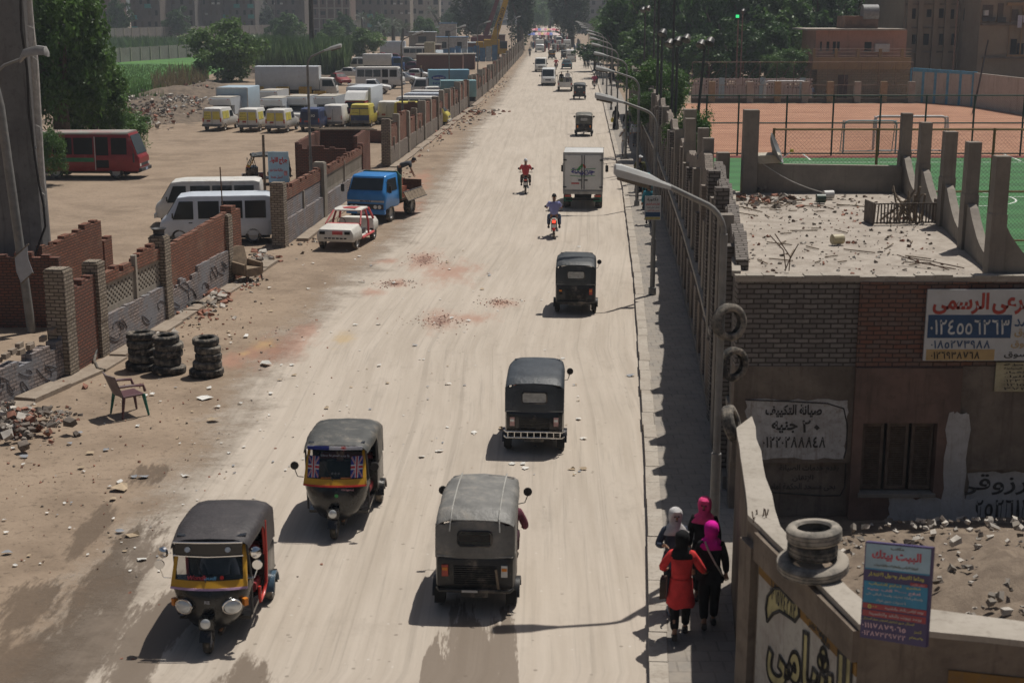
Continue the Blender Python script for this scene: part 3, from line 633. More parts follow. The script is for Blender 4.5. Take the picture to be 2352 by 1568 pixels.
# front face of the near wall: ochre panel and orange notice
nE = Vector((dirE.y, -dirE.x, 0)); 
def onE(u, z, off): p = C0+dirE*u+nE*off; return Vector((p.x, p.y, z))
def Ebox(mb, u0, u1, z0, z1, o0, o1):
    vs = [onE(u0,z0,o0),onE(u1,z0,o0),onE(u1,z0,o1),onE(u0,z0,o1),onE(u0,z1,o0),onE(u1,z1,o0),onE(u1,z1,o1),onE(u0,z1,o1)]
    mb.add(vs, [(0,3,2,1),(4,5,6,7),(0,1,5,4),(1,2,6,5),(2,3,7,6),(3,0,4,7)])
mb = MB(); Ebox(mb, .95, 4., .4, ZL-.42, 0, .02); mb.build('band', M_OCH, lw)
mb = MB(); Ebox(mb, 2.0, 2.9, 1.5, ZL-.45, .021, .035); nb = mb.build('notice', mat('orange_notice', (.40,.16,.05), .6, .2), lw)
mb = MB(); letter(mb, 'محمد سعيد سيد', onE(2.05, ZL-.62, .036), dirE, (0,0,1), .8, .12); mb.build('lettering', M_BLUE, nb)
# poster board standing on the wall corner
PB0, PB1 = AY(1975, 1462, Lp[2].y-.12), AY(2126, 1486, E0.y-.12)
pt = AY(1990, 1246, Lp[2].y-.10); pt2 = AY(2144, 1256, Lp[2].y-.10)
po = thing('poster_board', 'blue and red printed property poster board leaning on the lot wall corner', 'sign', (0,0,0))
ux = Vector((PB1.x-PB0.x, PB1.y-PB0.y, PB1.z-PB0.z)); uy = Vector((pt.x-PB0.x, .06, pt.z-PB0.z)); PW, PH = ux.length, uy.length; ux.normalize(); uy.normalize(); pn = ux.cross(uy)
def pq(mb, u0, v0, u1, v1, off0, off1, m=0):
    P = lambda u, v, o_: PB0+ux*(u*PW)+uy*(v*PH)+pn*o_
    vs = [P(u0,v0,off0),P(u1,v0,off0),P(u1,v1,off0),P(u0,v1,off0),P(u0,v0,off1),P(u1,v0,off1),P(u1,v1,off1),P(u0,v1,off1)]
    mb.add(vs, [(0,3,2,1),(4,5,6,7),(0,1,5,4),(1,2,6,5),(2,3,7,6),(3,0,4,7)], m)
mb = MB(); pq(mb, 0, 0, 1, 1, -.05, 0); mb.build('board', mat('poster_purple', (.06,.045,.13), .45, .1), po)
mb = MB(); pq(mb, .02, .735, .99, .985, .0005, .004); mb.build('panel', mat('poster_pale_blue', (.30,.42,.50), .45, .15, 2), po)
mb = MB(); pq(mb, .02, .375, .98, .60, .0005, .004); pq(mb, .02, .72, .99, .735, .0005, .0045); mb.build('panel', mat('poster_cyan', (.03,.21,.36), .45, .1), po)
mb = MB(); pq(mb, .02, .315, .98, .37, .0005, .004); pq(mb, .02, .235, .98, .30, .0005, .004); pq(mb, .72, .60, .97, .632, .0045, .006); mb.build('panel', mat('poster_red', (.34,.05,.06), .45, .1), po)
def pl(mb, tx, u0, v0, u1, v1, **k): letter(mb, tx, PB0+ux*(u0*PW)+uy*(v0*PH)+pn*.005, ux, uy, (u1-u0)*PW, (v1-v0)*PH, lift=.002, **k)
mb = MB(); pl(mb, 'البيت بيتك', .12, .82, .86, .93, bold=.02); mb.build('lettering', mat('poster_red_ink', (.50,.05,.07), .5), po)
mb = MB(); pl(mb, 'مكتب', .40, .935, .60, .972, bold=.02); pl(mb, 'لتجارة الاراضى والمقاولات والتشطيبات', .16, .755, .82, .79, bold=.01); mb.build('lettering', mat('poster_brown_ink', (.10,.08,.03), .5), po)
mb = MB(); pl(mb, 'وداعا للايجار وطول الانتظار', .08, .648, .92, .70, bold=.015); pl(mb, 'مشروع احلام الشباب', .1, .555, .88, .595, bold=.015); pl(mb, '٥٠٠', .10, .318, .24, .362, bold=.02); pl(mb, 'للحجز', .82, .12, .93, .16); pl(mb, 'والاستعلام', .76, .055, .96, .095); pl(mb, 'المساكن طريق البراجيل العمومى بجوار السنترال', .04, .195, .82, .225); mb.build('lettering', mat('poster_yellow_ink', (.55,.50,.12), .5), po)
mb = MB(); pl(mb, 'ادفع ٣٠٠٠٠ الف جنيه', .08, .498, .88, .545, bold=.02); pl(mb, '٠١١١٧٨٧٩٠٦٥', .03, .115, .70, .17, bold=.02); pl(mb, '٠١٢٨٧٣٢٩٧٢٢', .03, .035, .70, .09, bold=.02); pl(mb, 'عرض خاص', .75, .604, .94, .628); mb.build('lettering', mat('poster_pink_ink', (.62,.42,.46), .5), po)
mb = MB(); pl(mb, 'واستلم شقة تمليك وقسط الباقى على', .06, .45, .92, .487); pl(mb, '٤ سنوات بدون فوائد', .22, .395, .68, .43); pl(mb, 'يوجد اراضى بالنقد والتقسيط', .36, .325, .94, .36); pl(mb, 'يوجد بيوت بالنقد والتقسيط', .12, .247, .92, .288); mb.build('lettering', mat('poster_white_ink', (.55,.55,.55), .5), po)
# -------- inside the lot: rubble mound
def heap(name, cx, cy, rx, ry, h, mt, n=26, z0=0., seed=1, power=1.2):
    r = random.Random(seed); mb = MB(); vs = []; fs = []
    for i in range(n+1):
        for j in range(n+1):
            u, v = i/n*2-1, j/n*2-1; d = max(0, 1-(u*u+v*v)**(power/2)); 
            vs.append((cx+u*rx, cy+v*ry, z0-.03+h*d*(.88+.24*r.random())+.03*r.random()))
    for i in range(n):
        for j in range(n): fs.append((i*(n+1)+j, (i+1)*(n+1)+j, (i+1)*(n+1)+j+1, i*(n+1)+j+1))
    mb.add(vs, fs); return mb.build(name, mt, smooth=40)
M_RUB = plaster('rubble_earth', (.235,.185,.14), (.165,.128,.098), .6, 3., .8, (.13,.10,.08), 0)
setting(heap('rubble_heap', 8.2, 20.6, 5.2, 4.6, 1.25, M_RUB, 34, 0, 3), 'stuff', 'heap of earth and broken rubble inside the walled lot')
def chunks(name, mt, spots, label, seed=5):
    r = random.Random(seed); mb = MB()
    for (x, y, z, s_) in spots:
        a, b_, c_ = s_*r.uniform(.6,1.3), s_*r.uniform(.5,1.1), s_*r.uniform(.3,.8)
        M = Matrix.Translation((x, y, z+c_*.2)) @ Matrix.Rotation(r.uniform(0,6.3), 4, 'Z') @ Matrix.Rotation(r.uniform(-.6,.6), 4, 'X') @ Matrix.Rotation(r.uniform(-.6,.6), 4, 'Y')
        o_ = len(mb.v); mb.bx(-a/2, a/2, -b_/2, b_/2, -c_/2, c_/2, r.randrange(len(mt)) if isinstance(mt, list) else 0, M)
        for k in range(o_, o_+8): q = mb.v[k]; mb.v[k] = (q[0]+r.uniform(-.2,.2)*s_, q[1]+r.uniform(-.2,.2)*s_, q[2]+r.uniform(-.12,.12)*s_)
    o_ = mb.build(name, mt); return setting(o_, 'stuff', label)
def heapz(x, y, cx, cy, rx, ry, h): d = max(0, 1-((x-cx)/rx)**2-((y-cy)/ry)**2); return h*d**1.0
r_ = random.Random(9); sp = []
for k in range(800):
    x, y = r_.uniform(5.0, 12), r_.uniform(16.0, 24.5); 
    sp.append((x, y, heapz(x,y,8.2,20.6,5.2,4.6,1.1), r_.choice([.03,.045,.06,.08,.13])))
M_PALE = mat('pale_rubble', (.46,.42,.37), .9, .25, 5); M_BRK = mat('broken_red_brick', (.27,.125,.085), .9, .3, 6); M_DKR = mat('dark_rubble', (.14,.115,.095), .9, .3, 6)
chunks('rubble', [M_PALE, M_DKR, M_PALE, M_CONC], sp, 'loose stones, paper and planks scattered over the lot heap')
# ================================================================ LEFT SIDE WALLS, PYLON, STREET LAMPS, FENCES
M_BYEL = brick('pale_yellow_brick', (.25,.205,.155), (.36,.305,.245), (.085,.07,.058), .25, .095, .016, .4, (.15,.125,.11))
M_BPNK = brick('graffiti_brick', (.26,.215,.195), (.37,.305,.28), (.085,.072,.068), .25, .095, .016, .5, (.10,.10,.115), paint=(.215,.215,.23))
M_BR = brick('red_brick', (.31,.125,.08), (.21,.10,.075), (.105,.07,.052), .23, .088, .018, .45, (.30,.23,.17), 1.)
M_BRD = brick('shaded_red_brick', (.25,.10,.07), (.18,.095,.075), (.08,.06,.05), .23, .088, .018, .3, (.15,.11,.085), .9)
M_CEM = plaster('cement_render', (.33,.295,.25), (.27,.24,.20), .4, 1.4, .4)
def seg_pt(a, b, t): return (a[0]+(b[0]-a[0])*t, a[1]+(b[1]-a[1])*t)
def pillar(par, p, h, w, d, mt, ang=0., jit=.01):
    mb = MB(); M = Matrix.Translation((p[0], p[1], 0)) @ Matrix.Rotation(ang, 4, 'Z')
    z = 0.
    while z < h-.02:
        dz = min(.5, h-z); j = random.uniform(-jit, jit); mb.bx(-w/2+j, w/2+j, -d/2, d/2, z, z+dz, 0, M); z += dz
    mb.bx(-w/2+.03, w/2-.04, -d/2+.03, d/2-.05, h, h+.045, 0, M)
    return mb.build('pillar', mt, par)
def panel(par, a, b, z0, z1, th, mt, jit=.05, name='panel', slope=0.):
    n = max(3, int(math.hypot(b[0]-a[0], b[1]-a[1])/.24)); pts = [seg_pt(a, b, t) for t in np.linspace(0, 1, n)]
    P2_, tops = [], []
    for i in range(n-1):        # the top steps down and up by whole bricks
        tp = z1+slope*i/(n-1)+(.08*random.choice((0,0,0,-1,1,-2)) if jit > .07 else random.uniform(-.02,.02)); P2_ += [seg_pt(pts[i], pts[i+1], .01), seg_pt(pts[i], pts[i+1], .99)]; tops += [tp, tp]
    mb = MB(); mb.wall(P2_, z0, tops, th); return mb.build(name, mt, par)
def claustra(par, a, b, z0, z1, th=.12):
    """pierced panel: courses of blocks with real gaps between them"""
    ln = math.hypot(b[0]-a[0], b[1]-a[1]); ang = atan2(b[1]-a[1], b[0]-a[0]); M = Matrix.Translation((a[0], a[1], 0)) @ Matrix.Rotation(ang, 4, 'Z'); mb = MB()
    e = .22; mb.bx(0, e, -th/2, th/2, z0, z1, 0, M); mb.bx(ln-e, ln, -th/2, th/2, z0, z1, 0, M)
    zb_, zt = z0+.16, z1-.1; mb.bx(e, ln-e, -th/2, th/2, z0, zb_, 0, M); mb.bx(e, ln-e, -th/2, th/2, zt, z1, 0, M)
    nr = 7; ch = (zt-zb_)/nr; bw = .26
    for r in range(nr):
        x = e+(0 if r % 2 else -.13); z = zb_+r*ch
        while x < ln-e:
            a0, a1 = max(e, x), min(ln-e, x+bw*.56)
            if a1-a0 > .02: mb.bx(a0, a1, -th/2+.004, th/2-.004, z, z+ch, 0, M)
            x += bw
    return mb.build('pierced_panel', M_CEM, par)
def gxy(px, py): p = G(px, py); return (p.x, p.y)
def topz(p, px, py): return AY(px, py, p[1]).z
WA = -radians(7)
# near, broken length
w1 = thing('boundary_wall', 'broken near length of the brick boundary wall with pale pillars and graffiti plinth', 'wall', (0,0,0), group='lengths of the brick boundary wall')
N0, P0, P1, P2, P3 = gxy(-40,945), gxy(150,862), gxy(228,815), gxy(376,731), gxy(522,645)
panel(w1, N0, P0, 0, .86, .3, M_BPNK, .1, 'plinth', .2)
M_STEP = plaster('loose_brick_top', (.30,.25,.20), (.24,.19,.15), .5, 3)
mb = MB(); r_ = random.Random(3)
for k in range(24):
    t = k/24; q = seg_pt(N0, P0, t); 
    if r_.random() < .8: mb.box((q[0]+r_.uniform(-.1,.05), q[1], 1.0+.2*t+r_.choice([0,.12,.0,.24])*t), (.12,.26,.13), rz=WA+r_.uniform(-.1,.1))
mb.build('loose_bricks', M_STEP, w1)
pillar(w1, P0, topz(P0,136,615)-.05, .55, .55, M_BYEL, WA); pillar(w1, P1, topz(P1,205,602), .45, .5, M_BYEL, WA)
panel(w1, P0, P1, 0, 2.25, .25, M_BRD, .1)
panel(w1, P1, P2, 0, 1.06, .36, M_BPNK, .05, 'plinth')
mid = seg_pt(P1, P2, .55)
claustra(w1, seg_pt(P1,P2,.08), mid, 1.06, 1.9); claustra(w1, mid, P2, 1.06, 1.9)
panel(w1, P1, mid, 1.9, 2.2, .2, M_BR, .12); panel(w1, mid, P2, 1.9, 2.32, .2, M_BR, .1, slope=.1)
mb = MB(); post(mb, (mid[0]+.05, mid[1], 1.0), 1.35, .14, .2); mb.build('pillar', M_CEM, w1)
pillar(w1, P2, topz(P2,366,543), .5, .5, M_BYEL, WA)
panel(w1, P2, seg_pt(P2,P3,.45), 0, .95, .34, M_BPNK, .12, 'plinth'); panel(w1, seg_pt(P2,P3,.45), P3, 0, 1.15, .34, M_BPNK, .04, 'plinth')
panel(w1, P2, P3, 0, 2.15, .18, M_BR, .06, slope=.3)
pillar(w1, P3, topz(P3,516,495), .42, .45, M_BYEL, WA)
panel(w1, (P3[0]+.0, P3[1]+.25), (P3[0]+.18, P3[1]+1.0), 0, 2.6, .42, M_BR, .15)
def scribble(par, a, b, z0, z1, off, n, mt, seed):
    r = random.Random(seed); ang = atan2(b[1]-a[1], b[0]-a[0]); nx, ny = sin(ang)*off, -cos(ang)*off; mb = MB()
    for k in range(n):
        t0, zc, w, h = r.uniform(.08,.9), r.uniform(z0+.2,z1-.2), r.uniform(.03,.09), r.uniform(.08,.22); ph = r.uniform(0,6)
        pts = [(a[0]+(b[0]-a[0])*(t0+w*sin(q*1.7+ph))+nx, a[1]+(b[1]-a[1])*(t0+w*sin(q*1.7+ph))+ny, zc+h*cos(q*2.3+ph)) for q in np.linspace(0, 3, 14)]
        mb.tube(pts, .012, 4)
    mb.build('graffiti', mt, par)
M_SPR = mat('spray_graffiti', (.075,.075,.085), .9, .3, 4); scribble(w1, N0, P0, .05, .9, .155, 9, M_SPR, 1); scribble(w1, P2, P3, .1, .95, .178, 9, M_SPR, 2); scribble(w1, P1, P2, .15, 1., .188, 5, M_SPR, 3)
# middle length
w2 = thing('boundary_wall', 'middle length of the boundary wall between the parked white van and the blue truck', 'wall', (0,0,0), group='lengths of the brick boundary wall')
P4, P5, P6 = gxy(644,566), gxy(738,500), gxy(832,432)
def infill(par, a, b, kind, z=(1.0, 1.75, 2.15)):
    panel(par, a, b, 0, z[0], .36, M_BPNK if kind != 'far' else M_BST, .05, 'plinth')
    if kind == 'claustra':
        m_ = seg_pt(a, b, .5); claustra(par, a, m_, z[0], z[1]); claustra(par, m_, b, z[0], z[1])
        mb = MB(); post(mb, (m_[0]+.06, m_[1], z[0]-.05), z[1]-z[0]+.2, .14, .16); mb.build('pillar', M_CEM, par)
        panel(par, a, b, z[1], z[2], .2, M_BR, .1)
    elif kind == 'cement':
        panel(par, a, b, z[0], z[1], .16, M_BPNK, .02); panel(par, a, b, z[1], z[2], .2, M_BR, .1)
        m_ = seg_pt(a, b, .5); mb = MB(); post(mb, (m_[0]+.08, m_[1], z[0]-.05), .8, .14, .16); mb.build('pillar', M_CEM, par)
    else: panel(par, a, b, z[0], z[2], .2, M_BR, .12, slope=random.uniform(-.2,.1))
infill(w2, P4, P5, 'cement', (1.0, 1.75, 2.3)); infill(w2, P5, P6, 'claustra', (1.0, 1.85, 2.2))
pillar(w2, P4, topz(P4,640,421), .55, .5, M_BYEL, WA); pillar(w2, P5, topz(P5,735,374), .5, .5, M_CEM, WA); pillar(w2, P6, topz(P6,830,331), .3, .5, M_BRD, WA)
# long far length
w3 = thing('boundary_wall', 'long far length of the brick boundary wall with many concrete pillars along the road', 'wall', (0,0,0), group='lengths of the brick boundary wall')
ys3 = list(np.arange(86, 300, 4.3)); pts3 = [(lwx(y)-.0, y) for y in ys3]
for i, (a, b) in enumerate(zip(pts3, pts3[1:])):
    far = a[1] > 200; h = 2.25+.3*sin(i*1.9)+(.2 if i % 4 == 1 else 0)
    infill(w3, a, b, 'far', (1.05, 1.7, h))
    if i % 3 == 0 and not far:
        m_ = seg_pt(a, b, .5); mb = MB(); post(mb, (m_[0]+.14, m_[1], .8), .8, .14, .18); mb.build('pillar', M_CEM, w3)
for i, p in enumerate(pts3): pillar(w3, p, 2.55+.25*((i*5) % 3)/2+(.25 if i == 0 else 0), .55 if i % 2 == 0 else .4, .45, M_CEM if i % 3 else M_BYEL, WA*.7)
# brick walls behind the near length
bw_ = thing('brick_enclosure', 'low shaded red brick enclosure around the foot of the concrete pylon', 'wall', (0,0,0))
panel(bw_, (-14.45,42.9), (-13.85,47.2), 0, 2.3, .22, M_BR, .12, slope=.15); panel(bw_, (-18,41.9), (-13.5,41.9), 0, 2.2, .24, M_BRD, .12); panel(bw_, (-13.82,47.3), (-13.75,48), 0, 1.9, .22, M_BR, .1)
# open brick shed and low brick compound in the yard
sh = thing('brick_shed', 'roofless red brick shed behind the middle wall with planks on top', 'shed', (0,0,0))
a = AY(683,372,76); q0, q1 = (a.x, 76), (AY(830,330,84).x, 82)
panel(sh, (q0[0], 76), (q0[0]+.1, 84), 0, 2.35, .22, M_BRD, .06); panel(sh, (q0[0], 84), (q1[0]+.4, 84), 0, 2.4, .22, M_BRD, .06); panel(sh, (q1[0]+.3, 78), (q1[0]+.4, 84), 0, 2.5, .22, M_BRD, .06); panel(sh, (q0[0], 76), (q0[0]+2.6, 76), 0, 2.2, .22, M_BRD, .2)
mb = MB()
for k in range(3): mb.box((q0[0]+1.9, 82.2+k*.6, 2.52), (3.6-k*.5, .22, .07), rz=.03*k)
mb.build('plank', M_WOOD, sh)
cw = thing('brick_compound', 'low unfinished red brick compound wall in the yard by the parked vans', 'wall', (0,0,0))
c0, c1, c2 = gxy(745,305), gxy(1010,300), gxy(1015,262)
p_a = AY(735,287,103); p_b = AY(905,287,103)
panel(cw, (p_a.x, 103), (p_b.x, 101), 0, .85, .22, M_BRD, .12); panel(cw, (p_b.x+.2, 101.2), (lwx(108)-1.2, 108), 0, 1.0, .22, M_BRD, .2, slope=.6); panel(cw, (AY(912,262,112).x, 112), (lwx(113)-.8, 112), 0, 2.2, .22, M_BRD, .2)
# -------- concrete pylon
py_ = thing('concrete_pylon', 'massive stained concrete pylon with cables and torn white wrapping at the left edge', 'pylon', (-15.2,43.5,0))
mb = MB(); mb.lathe([(.93,0),(.90,4),(.86,9),(.80,15)], 14); pyl = mb.build('shaft', plaster('pylon_concrete', (.19,.185,.18), (.145,.14,.137), .45, .8, .35, (.07,.065,.06), .6), py_, smooth=25)
mb = MB(); ex = AY(60,0,43.2).x
def PX(px, py, Y=42.6): v = AY(px, py, Y); return (v.x+15.2, v.y-43.5, v.z)
mb.tube([PX(46,-40), PX(49,70), PX(62,160), PX(66,260), PX(80,360), PX(90,425), PX(100,470), PX(104,520), PX(86,570), PX(74,610)], .035, 6); mb.build('cable', M_BLK, py_, smooth=60)
M_RAG = mat('torn_white_wrapping', (.42,.40,.37), .85, .2, 6)
mb = MB(); mb.tube([PX(66,-30,42.9), PX(72,60,42.9), PX(80,150,42.9), PX(88,280,42.9), PX(97,420,42.9), PX(104,440,42.9)], [.07,.09,.12,.11,.09,.03], 8); mb.build('pipe', M_RAG, py_, smooth=60)
mb = MB()
for (px, y0, y1, w) in ((70,58,120,15), (80,130,200,11), (86,285,330,13), (78,330,350,10), (98,440,500,9)):
    mb.prism([PX(px-w/2,y0,42.7), PX(px+w/2,y0+8,42.7), PX(px+w*.6,(y0+y1)/2,42.62), PX(px+w*.2,y1,42.6), PX(px-w*.4,(y0+y1)/2+6,42.66)], (0,.03,0))
mb.build('rag', M_RAG, py_)
# -------- street lamps
M_POLE = mat('lamp_pole_steel', (.20,.195,.185), .55, .2, 3, .2, dirt=.25); M_HEADT = mat('lamp_head_shell', (.50,.50,.48), .5, .1, 3, dirt=.2); M_HEADU = mat('lamp_head_underside', (.10,.085,.07), .6, .2)
def lamp(loc, h, arm, rise, head, label, group, sgn=-1, rz=0., lean=None, sleeve=False):
    t = thing('street_lamp', label, 'street lamp', loc, rz, group)
    mb = MB(); k = lean or (0, 0)
    mb.tube([(0,0,0), (k[0]*.3,k[1]*.3,h*.3)], .085, 10); mb.tube([(k[0]*.3,k[1]*.3,h*.3-.05), (k[0]*.9,k[1]*.9,h*.88)], .062, 10); mb.tube([(0,0,.0),(0,0,.25)], .13, 10)
    mb.build('pole', M_POLE, t, smooth=50)
    x0, y0 = k[0]*.9, k[1]*.9
    pts = [(x0, y0, h*.86)]+[(x0+sgn*(.55*(1-cos(a))), y0, h*.88+.55*sin(a)) for a in np.linspace(.2, 1.25, 6)]
    e = pts[-1]; pts.append((e[0]+sgn*arm, y0, e[2]+rise)); mb = MB(); mb.tube(pts, .045, 8); am = mb.build('arm', M_POLE, t, smooth=60)
    hx, hz = pts[-1][0], pts[-1][2]; sl_ = rise/max(arm, .1)*.6; L_ = head; rings = []
    for (u, w, zt, zb_) in ((-.05,.05,.04,-.04), (.12,.07,.06,-.05), (.35,.13,.12,-.06), (.85,.15,.14,-.07), (.97,.13,.12,-.07), (1.0,.08,.06,-.05)):
        x = hx+sgn*u*L_; z = hz+u*L_*sl_; rings.append([(x,y0-w,z+zb_),(x,y0-w,z+zt*.35),(x,y0-w*.6,z+zt*.9),(x,y0+w*.6,z+zt*.9),(x,y0+w,z+zt*.35),(x,y0+w,z+zb_)])
    mb = MB(); mb.loft(rings); hd = mb.build('lamp_head', M_HEADT, t, smooth=35)
    rings = []
    for (u, w) in ((.36,.115), (.6,.125), (.94,.115)):
        x = hx+sgn*u*L_; z = hz+u*L_*sl_-.07; rings.append([(x,y0-w,z),(x,y0-w*.7,z-.06),(x,y0+w*.7,z-.06),(x,y0+w,z)])
    mb = MB(); mb.loft(rings); mb.build('lens', M_HEADU, hd, smooth=50); return t
RL = 'street lamps along the footway'
lb = ['nearest street lamp, its pole against the brick building with tyres hung on it', 'street lamp carrying a small printed notice on its pole', 'street lamp beside the man in white on the footway', 'street lamp rising from the street tree, fourth along the footway', 'fifth street lamp along the footway, partly behind the tree', 'sixth street lamp along the footway in the distance', 'seventh street lamp along the footway, very far', 'far street lamp near the hazy end of the footway']
LY = [22.9, 46.0, 67.5, 89, 110.5, 132, 153.5, 175]
for i, Y in enumerate(LY):
    x = AY(1665,480,Y).x if i == 0 else kerbx(Y)+.55
    lamp((x, Y, .15), 6.42 if i == 0 else 6.25, (.55, .72, .8, .8, .8, .8, .8, .8)[i], .26, .88, lb[i], RL)
for i, Y in enumerate((200, 225, 250, 275)):
    lamp((kerbx(Y)+.55, Y, .15), 6.3, 1.2, .28, .9, ('faint street lamp past the tree, before the market', 'faint street lamp close to the market umbrellas', 'hazy street lamp, second last before the market', 'hazy street lamp, last one before the market')[i], RL)
LL = 'tall street lamps behind the left wall'
for i, (px, Y, lab) in enumerate(((711,70,'tall grey street lamp behind the middle wall by the brick shed'), (925,108,'tall street lamp in front of the open dirt yard'), (1033,143,'tall street lamp beside the advert box truck'), (1098,185,'tall street lamp by the blue site fence'), (1143,228,'tall street lamp in front of the yellow crane'), (1175,275,'farthest tall street lamp before the eucalyptus'))):
    x = AY(px, 300, Y).x; lamp((x, Y, 0), 7.5, .5, .22, .8, lab, LL, 1)
# leaning near lamp pole with blank banner
b0 = G(73,762); Yp = b0.y; t0 = AY(-18, 130, Yp)
t = thing('street_lamp', 'leaning lamp pole with a blank banner in front of the concrete pylon', 'street lamp', (b0.x, b0.y, 0))
rel = lambda px, py, dy=0: tuple(AY(px, py, Yp)-Vector((b0.x, b0.y-dy, 0)))
mb = MB(); mb.tube([(0,0,0), rel(19,380), rel(0,245), rel(-14,190)], .13, 10); mb.build('pole', M_POLE, t, smooth=60)
mb = MB(); mb.tube([rel(-14,190), rel(-10,168), rel(10,150), rel(52,134)], .04, 8); mb.build('arm', M_POLE, t, smooth=60)
mb = MB(); rings = []
for (px, zc, hh, w) in ((46,138,4,.07), (56,125,10,.15), (85,120,13,.2), (105,120,11,.18), (111,124,4,.1)):
    c = Vector(rel(px, zc)); s_ = 40/FPX*hh/13*12; rings.append([(c.x,c.y-w,c.z-.08),(c.x,c.y-w,c.z+.05),(c.x,c.y-w*.6,c.z+.014*hh),(c.x,c.y+w*.6,c.z+.014*hh),(c.x,c.y+w,c.z+.05),(c.x,c.y+w,c.z-.08)])
mb.loft(rings); mb.build('lamp_head', mat('grimy_lamp_head', (.30,.29,.275), .6, .2), t, smooth=40)
mb = MB(); A = [rel(39,590), rel(67,558), rel(81,623), rel(54,648)]; off = Vector((.0,-.2,0)); A = [Vector(q)+off for q in A]
m1, m2 = (A[0]+A[3])/2+Vector((-.03,-.08,0)), (A[1]+A[2])/2+Vector((-.03,-.08,0)); mb.prism([A[0], A[1], m2, A[2], A[3], m1], (0,.02,0)); bn = mb.build('banner', mat('faded_banner', (.40,.41,.43), .6, .12), t, smooth=30)
mb = MB(); mb.tube([A[0]-Vector((.05,0,0)), A[1]+Vector((.05,0,0))], .02, 6); mb.tube([A[3], A[2]], .02, 6); mb.build('rod', M_WOOD, bn)
# -------- concrete panel fences across the field
M_FEN = plaster('weathered_panel_concrete', (.29,.27,.25), (.24,.22,.205), .3, .4, .2, (.16,.14,.12), .4)
def panel_fence(a, b, h, n, label):
    t = thing('panel_fence', label, 'fence', (0,0,0)); d = Vector((b[0]-a[0], b[1]-a[1], 0)); ang = atan2(d.y, d.x)
    for i in range(n+1):
        q = seg_pt(a, b, i/n); mb = MB(); mb.box((q[0], q[1], h/2), (.28, .34, h+.15), rz=ang); mb.build('post', M_CONCL, t)
        if i < n: e = seg_pt(a, b, (i+1)/n); mb = MB(); mb.wall([seg_pt(q, e, .04), seg_pt(q, e, .96)], 0, [h]*2, .14); mb.build('panel', M_FEN, t)
panel_fence(gxy(150,152), gxy(640,118), 2.4, 24, 'grey concrete panel fence along the near edge of the green field')
panel_fence(gxy(120,107), gxy(700,86), 4.0, 34, 'taller concrete panel fence behind the reeds below the apartment blocks')
# ================================================================ VEHICLES
M_BLACKP = mat('black_gloss_paint', (.012,.012,.013), .22, .2, 3, spec=.6, dirt=.12); M_BLKD = mat('dusty_black_paint', (.022,.022,.023), .4, .2, 3, dirt=.32)
M_YELP = mat('yellow_gloss_paint', (.56,.30,.025), .3, .1, 3, dirt=.08); M_REDP = mat('red_gloss_paint', (.50,.035,.025), .3, .1)
M_TYRE = mat('tyre_rubber', (.028,.027,.026), .85, .25, 8, dirt=.45); M_RIM = mat('wheel_rim', (.42,.41,.39), .45, .15, 6, .3, dirt=.25); M_CHROME = mat('chrome', (.72,.72,.72), .12, .05, 3, 1.)
M_GLASSD = glass('dark_glass', (.015,.02,.024), .06); M_GLASS = glass('clear_glass', (.03,.045,.05), .05, .30)
M_LAMPG = mat('lamp_glass', (.62,.64,.64), .12, .1, 8, .3); M_TAIL = mat('tail_lamp_red', (.40,.06,.04), .3, .2); M_TAILP = mat('faded_tail_lamp', (.50,.30,.28), .35, .2); M_AMB = mat('amber_lamp', (.62,.20,.02), .3, .1)
M_SEAT = mat('red_vinyl', (.20,.02,.025), .45, .2); M_PLATE = mat('number_plate', (.55,.54,.52), .5, .1); M_UND = mat('dark_underside', (.02,.019,.018), .9, .2)
M_WH = mat('white_vehicle_paint', (.66,.655,.64), .32, .06, 2, dirt=.12); M_WHD = mat('dusty_white_paint', (.60,.585,.55), .45, .08, 2, dirt=.34); M_WHB = mat('bluish_white_paint', (.56,.60,.66), .3, .06, 2, dirt=.08)
def canopy_m(name, col, dirt): return mat(name, col, .5, .25, 2.2, dirt=dirt, bmp=.6, spec=.45)
M_CAN = [canopy_m('brown_black_canopy', (.042,.036,.037), .1), canopy_m('grey_canopy', (.075,.075,.07), .3), canopy_m('pale_grey_canopy', (.175,.17,.158), .3), canopy_m('blue_black_canopy', (.042,.05,.06), .12), canopy_m('dark_canopy', (.035,.04,.044), .2)]
def wheel(par, c, r, w, rim=M_RIM, n=20, hub=True, name='wheel'):
    M = Matrix.Translation(c) @ Matrix.Rotation(pi/2, 4, 'Y'); mb = MB(); h = w/2
    mb.lathe([(r*.58,-h*.75),(r*.70,-h),(r*.90,-h),(r*.98,-h*.72),(r,-h*.3),(r,h*.3),(r*.98,h*.72),(r*.90,h),(r*.70,h),(r*.58,h*.75)], n, 0, M, closed=True)
    o = mb.build(name, M_TYRE, par, smooth=45)
    if rim is not None:
        mb = MB(); mb.lathe([(.0,-h*.35),(r*.25,-h*.45),(r*.3,-h*.3),(r*.52,-h*.3),(r*.60,-h*.78),(r*.60,h*.78),(r*.52,h*.3),(r*.3,h*.3),(r*.25,h*.45),(0,h*.35)], n, 0, M); mb.build('rim', rim, o, smooth=30)
    return o
def rrect(hw, z0, z1, r, y, n=4, zsq=None):
    pts = []
    for (cx, cz, a0) in ((hw-r, z1-r, 0), (-hw+r, z1-r, pi/2), (-hw+r, z0+r, pi), (hw-r, z0+r, 1.5*pi)):
        for k in range(n+1): a = a0+pi/2*k/n; pts.append((cx+r*cos(a), y, cz+r*sin(a)))
    return pts
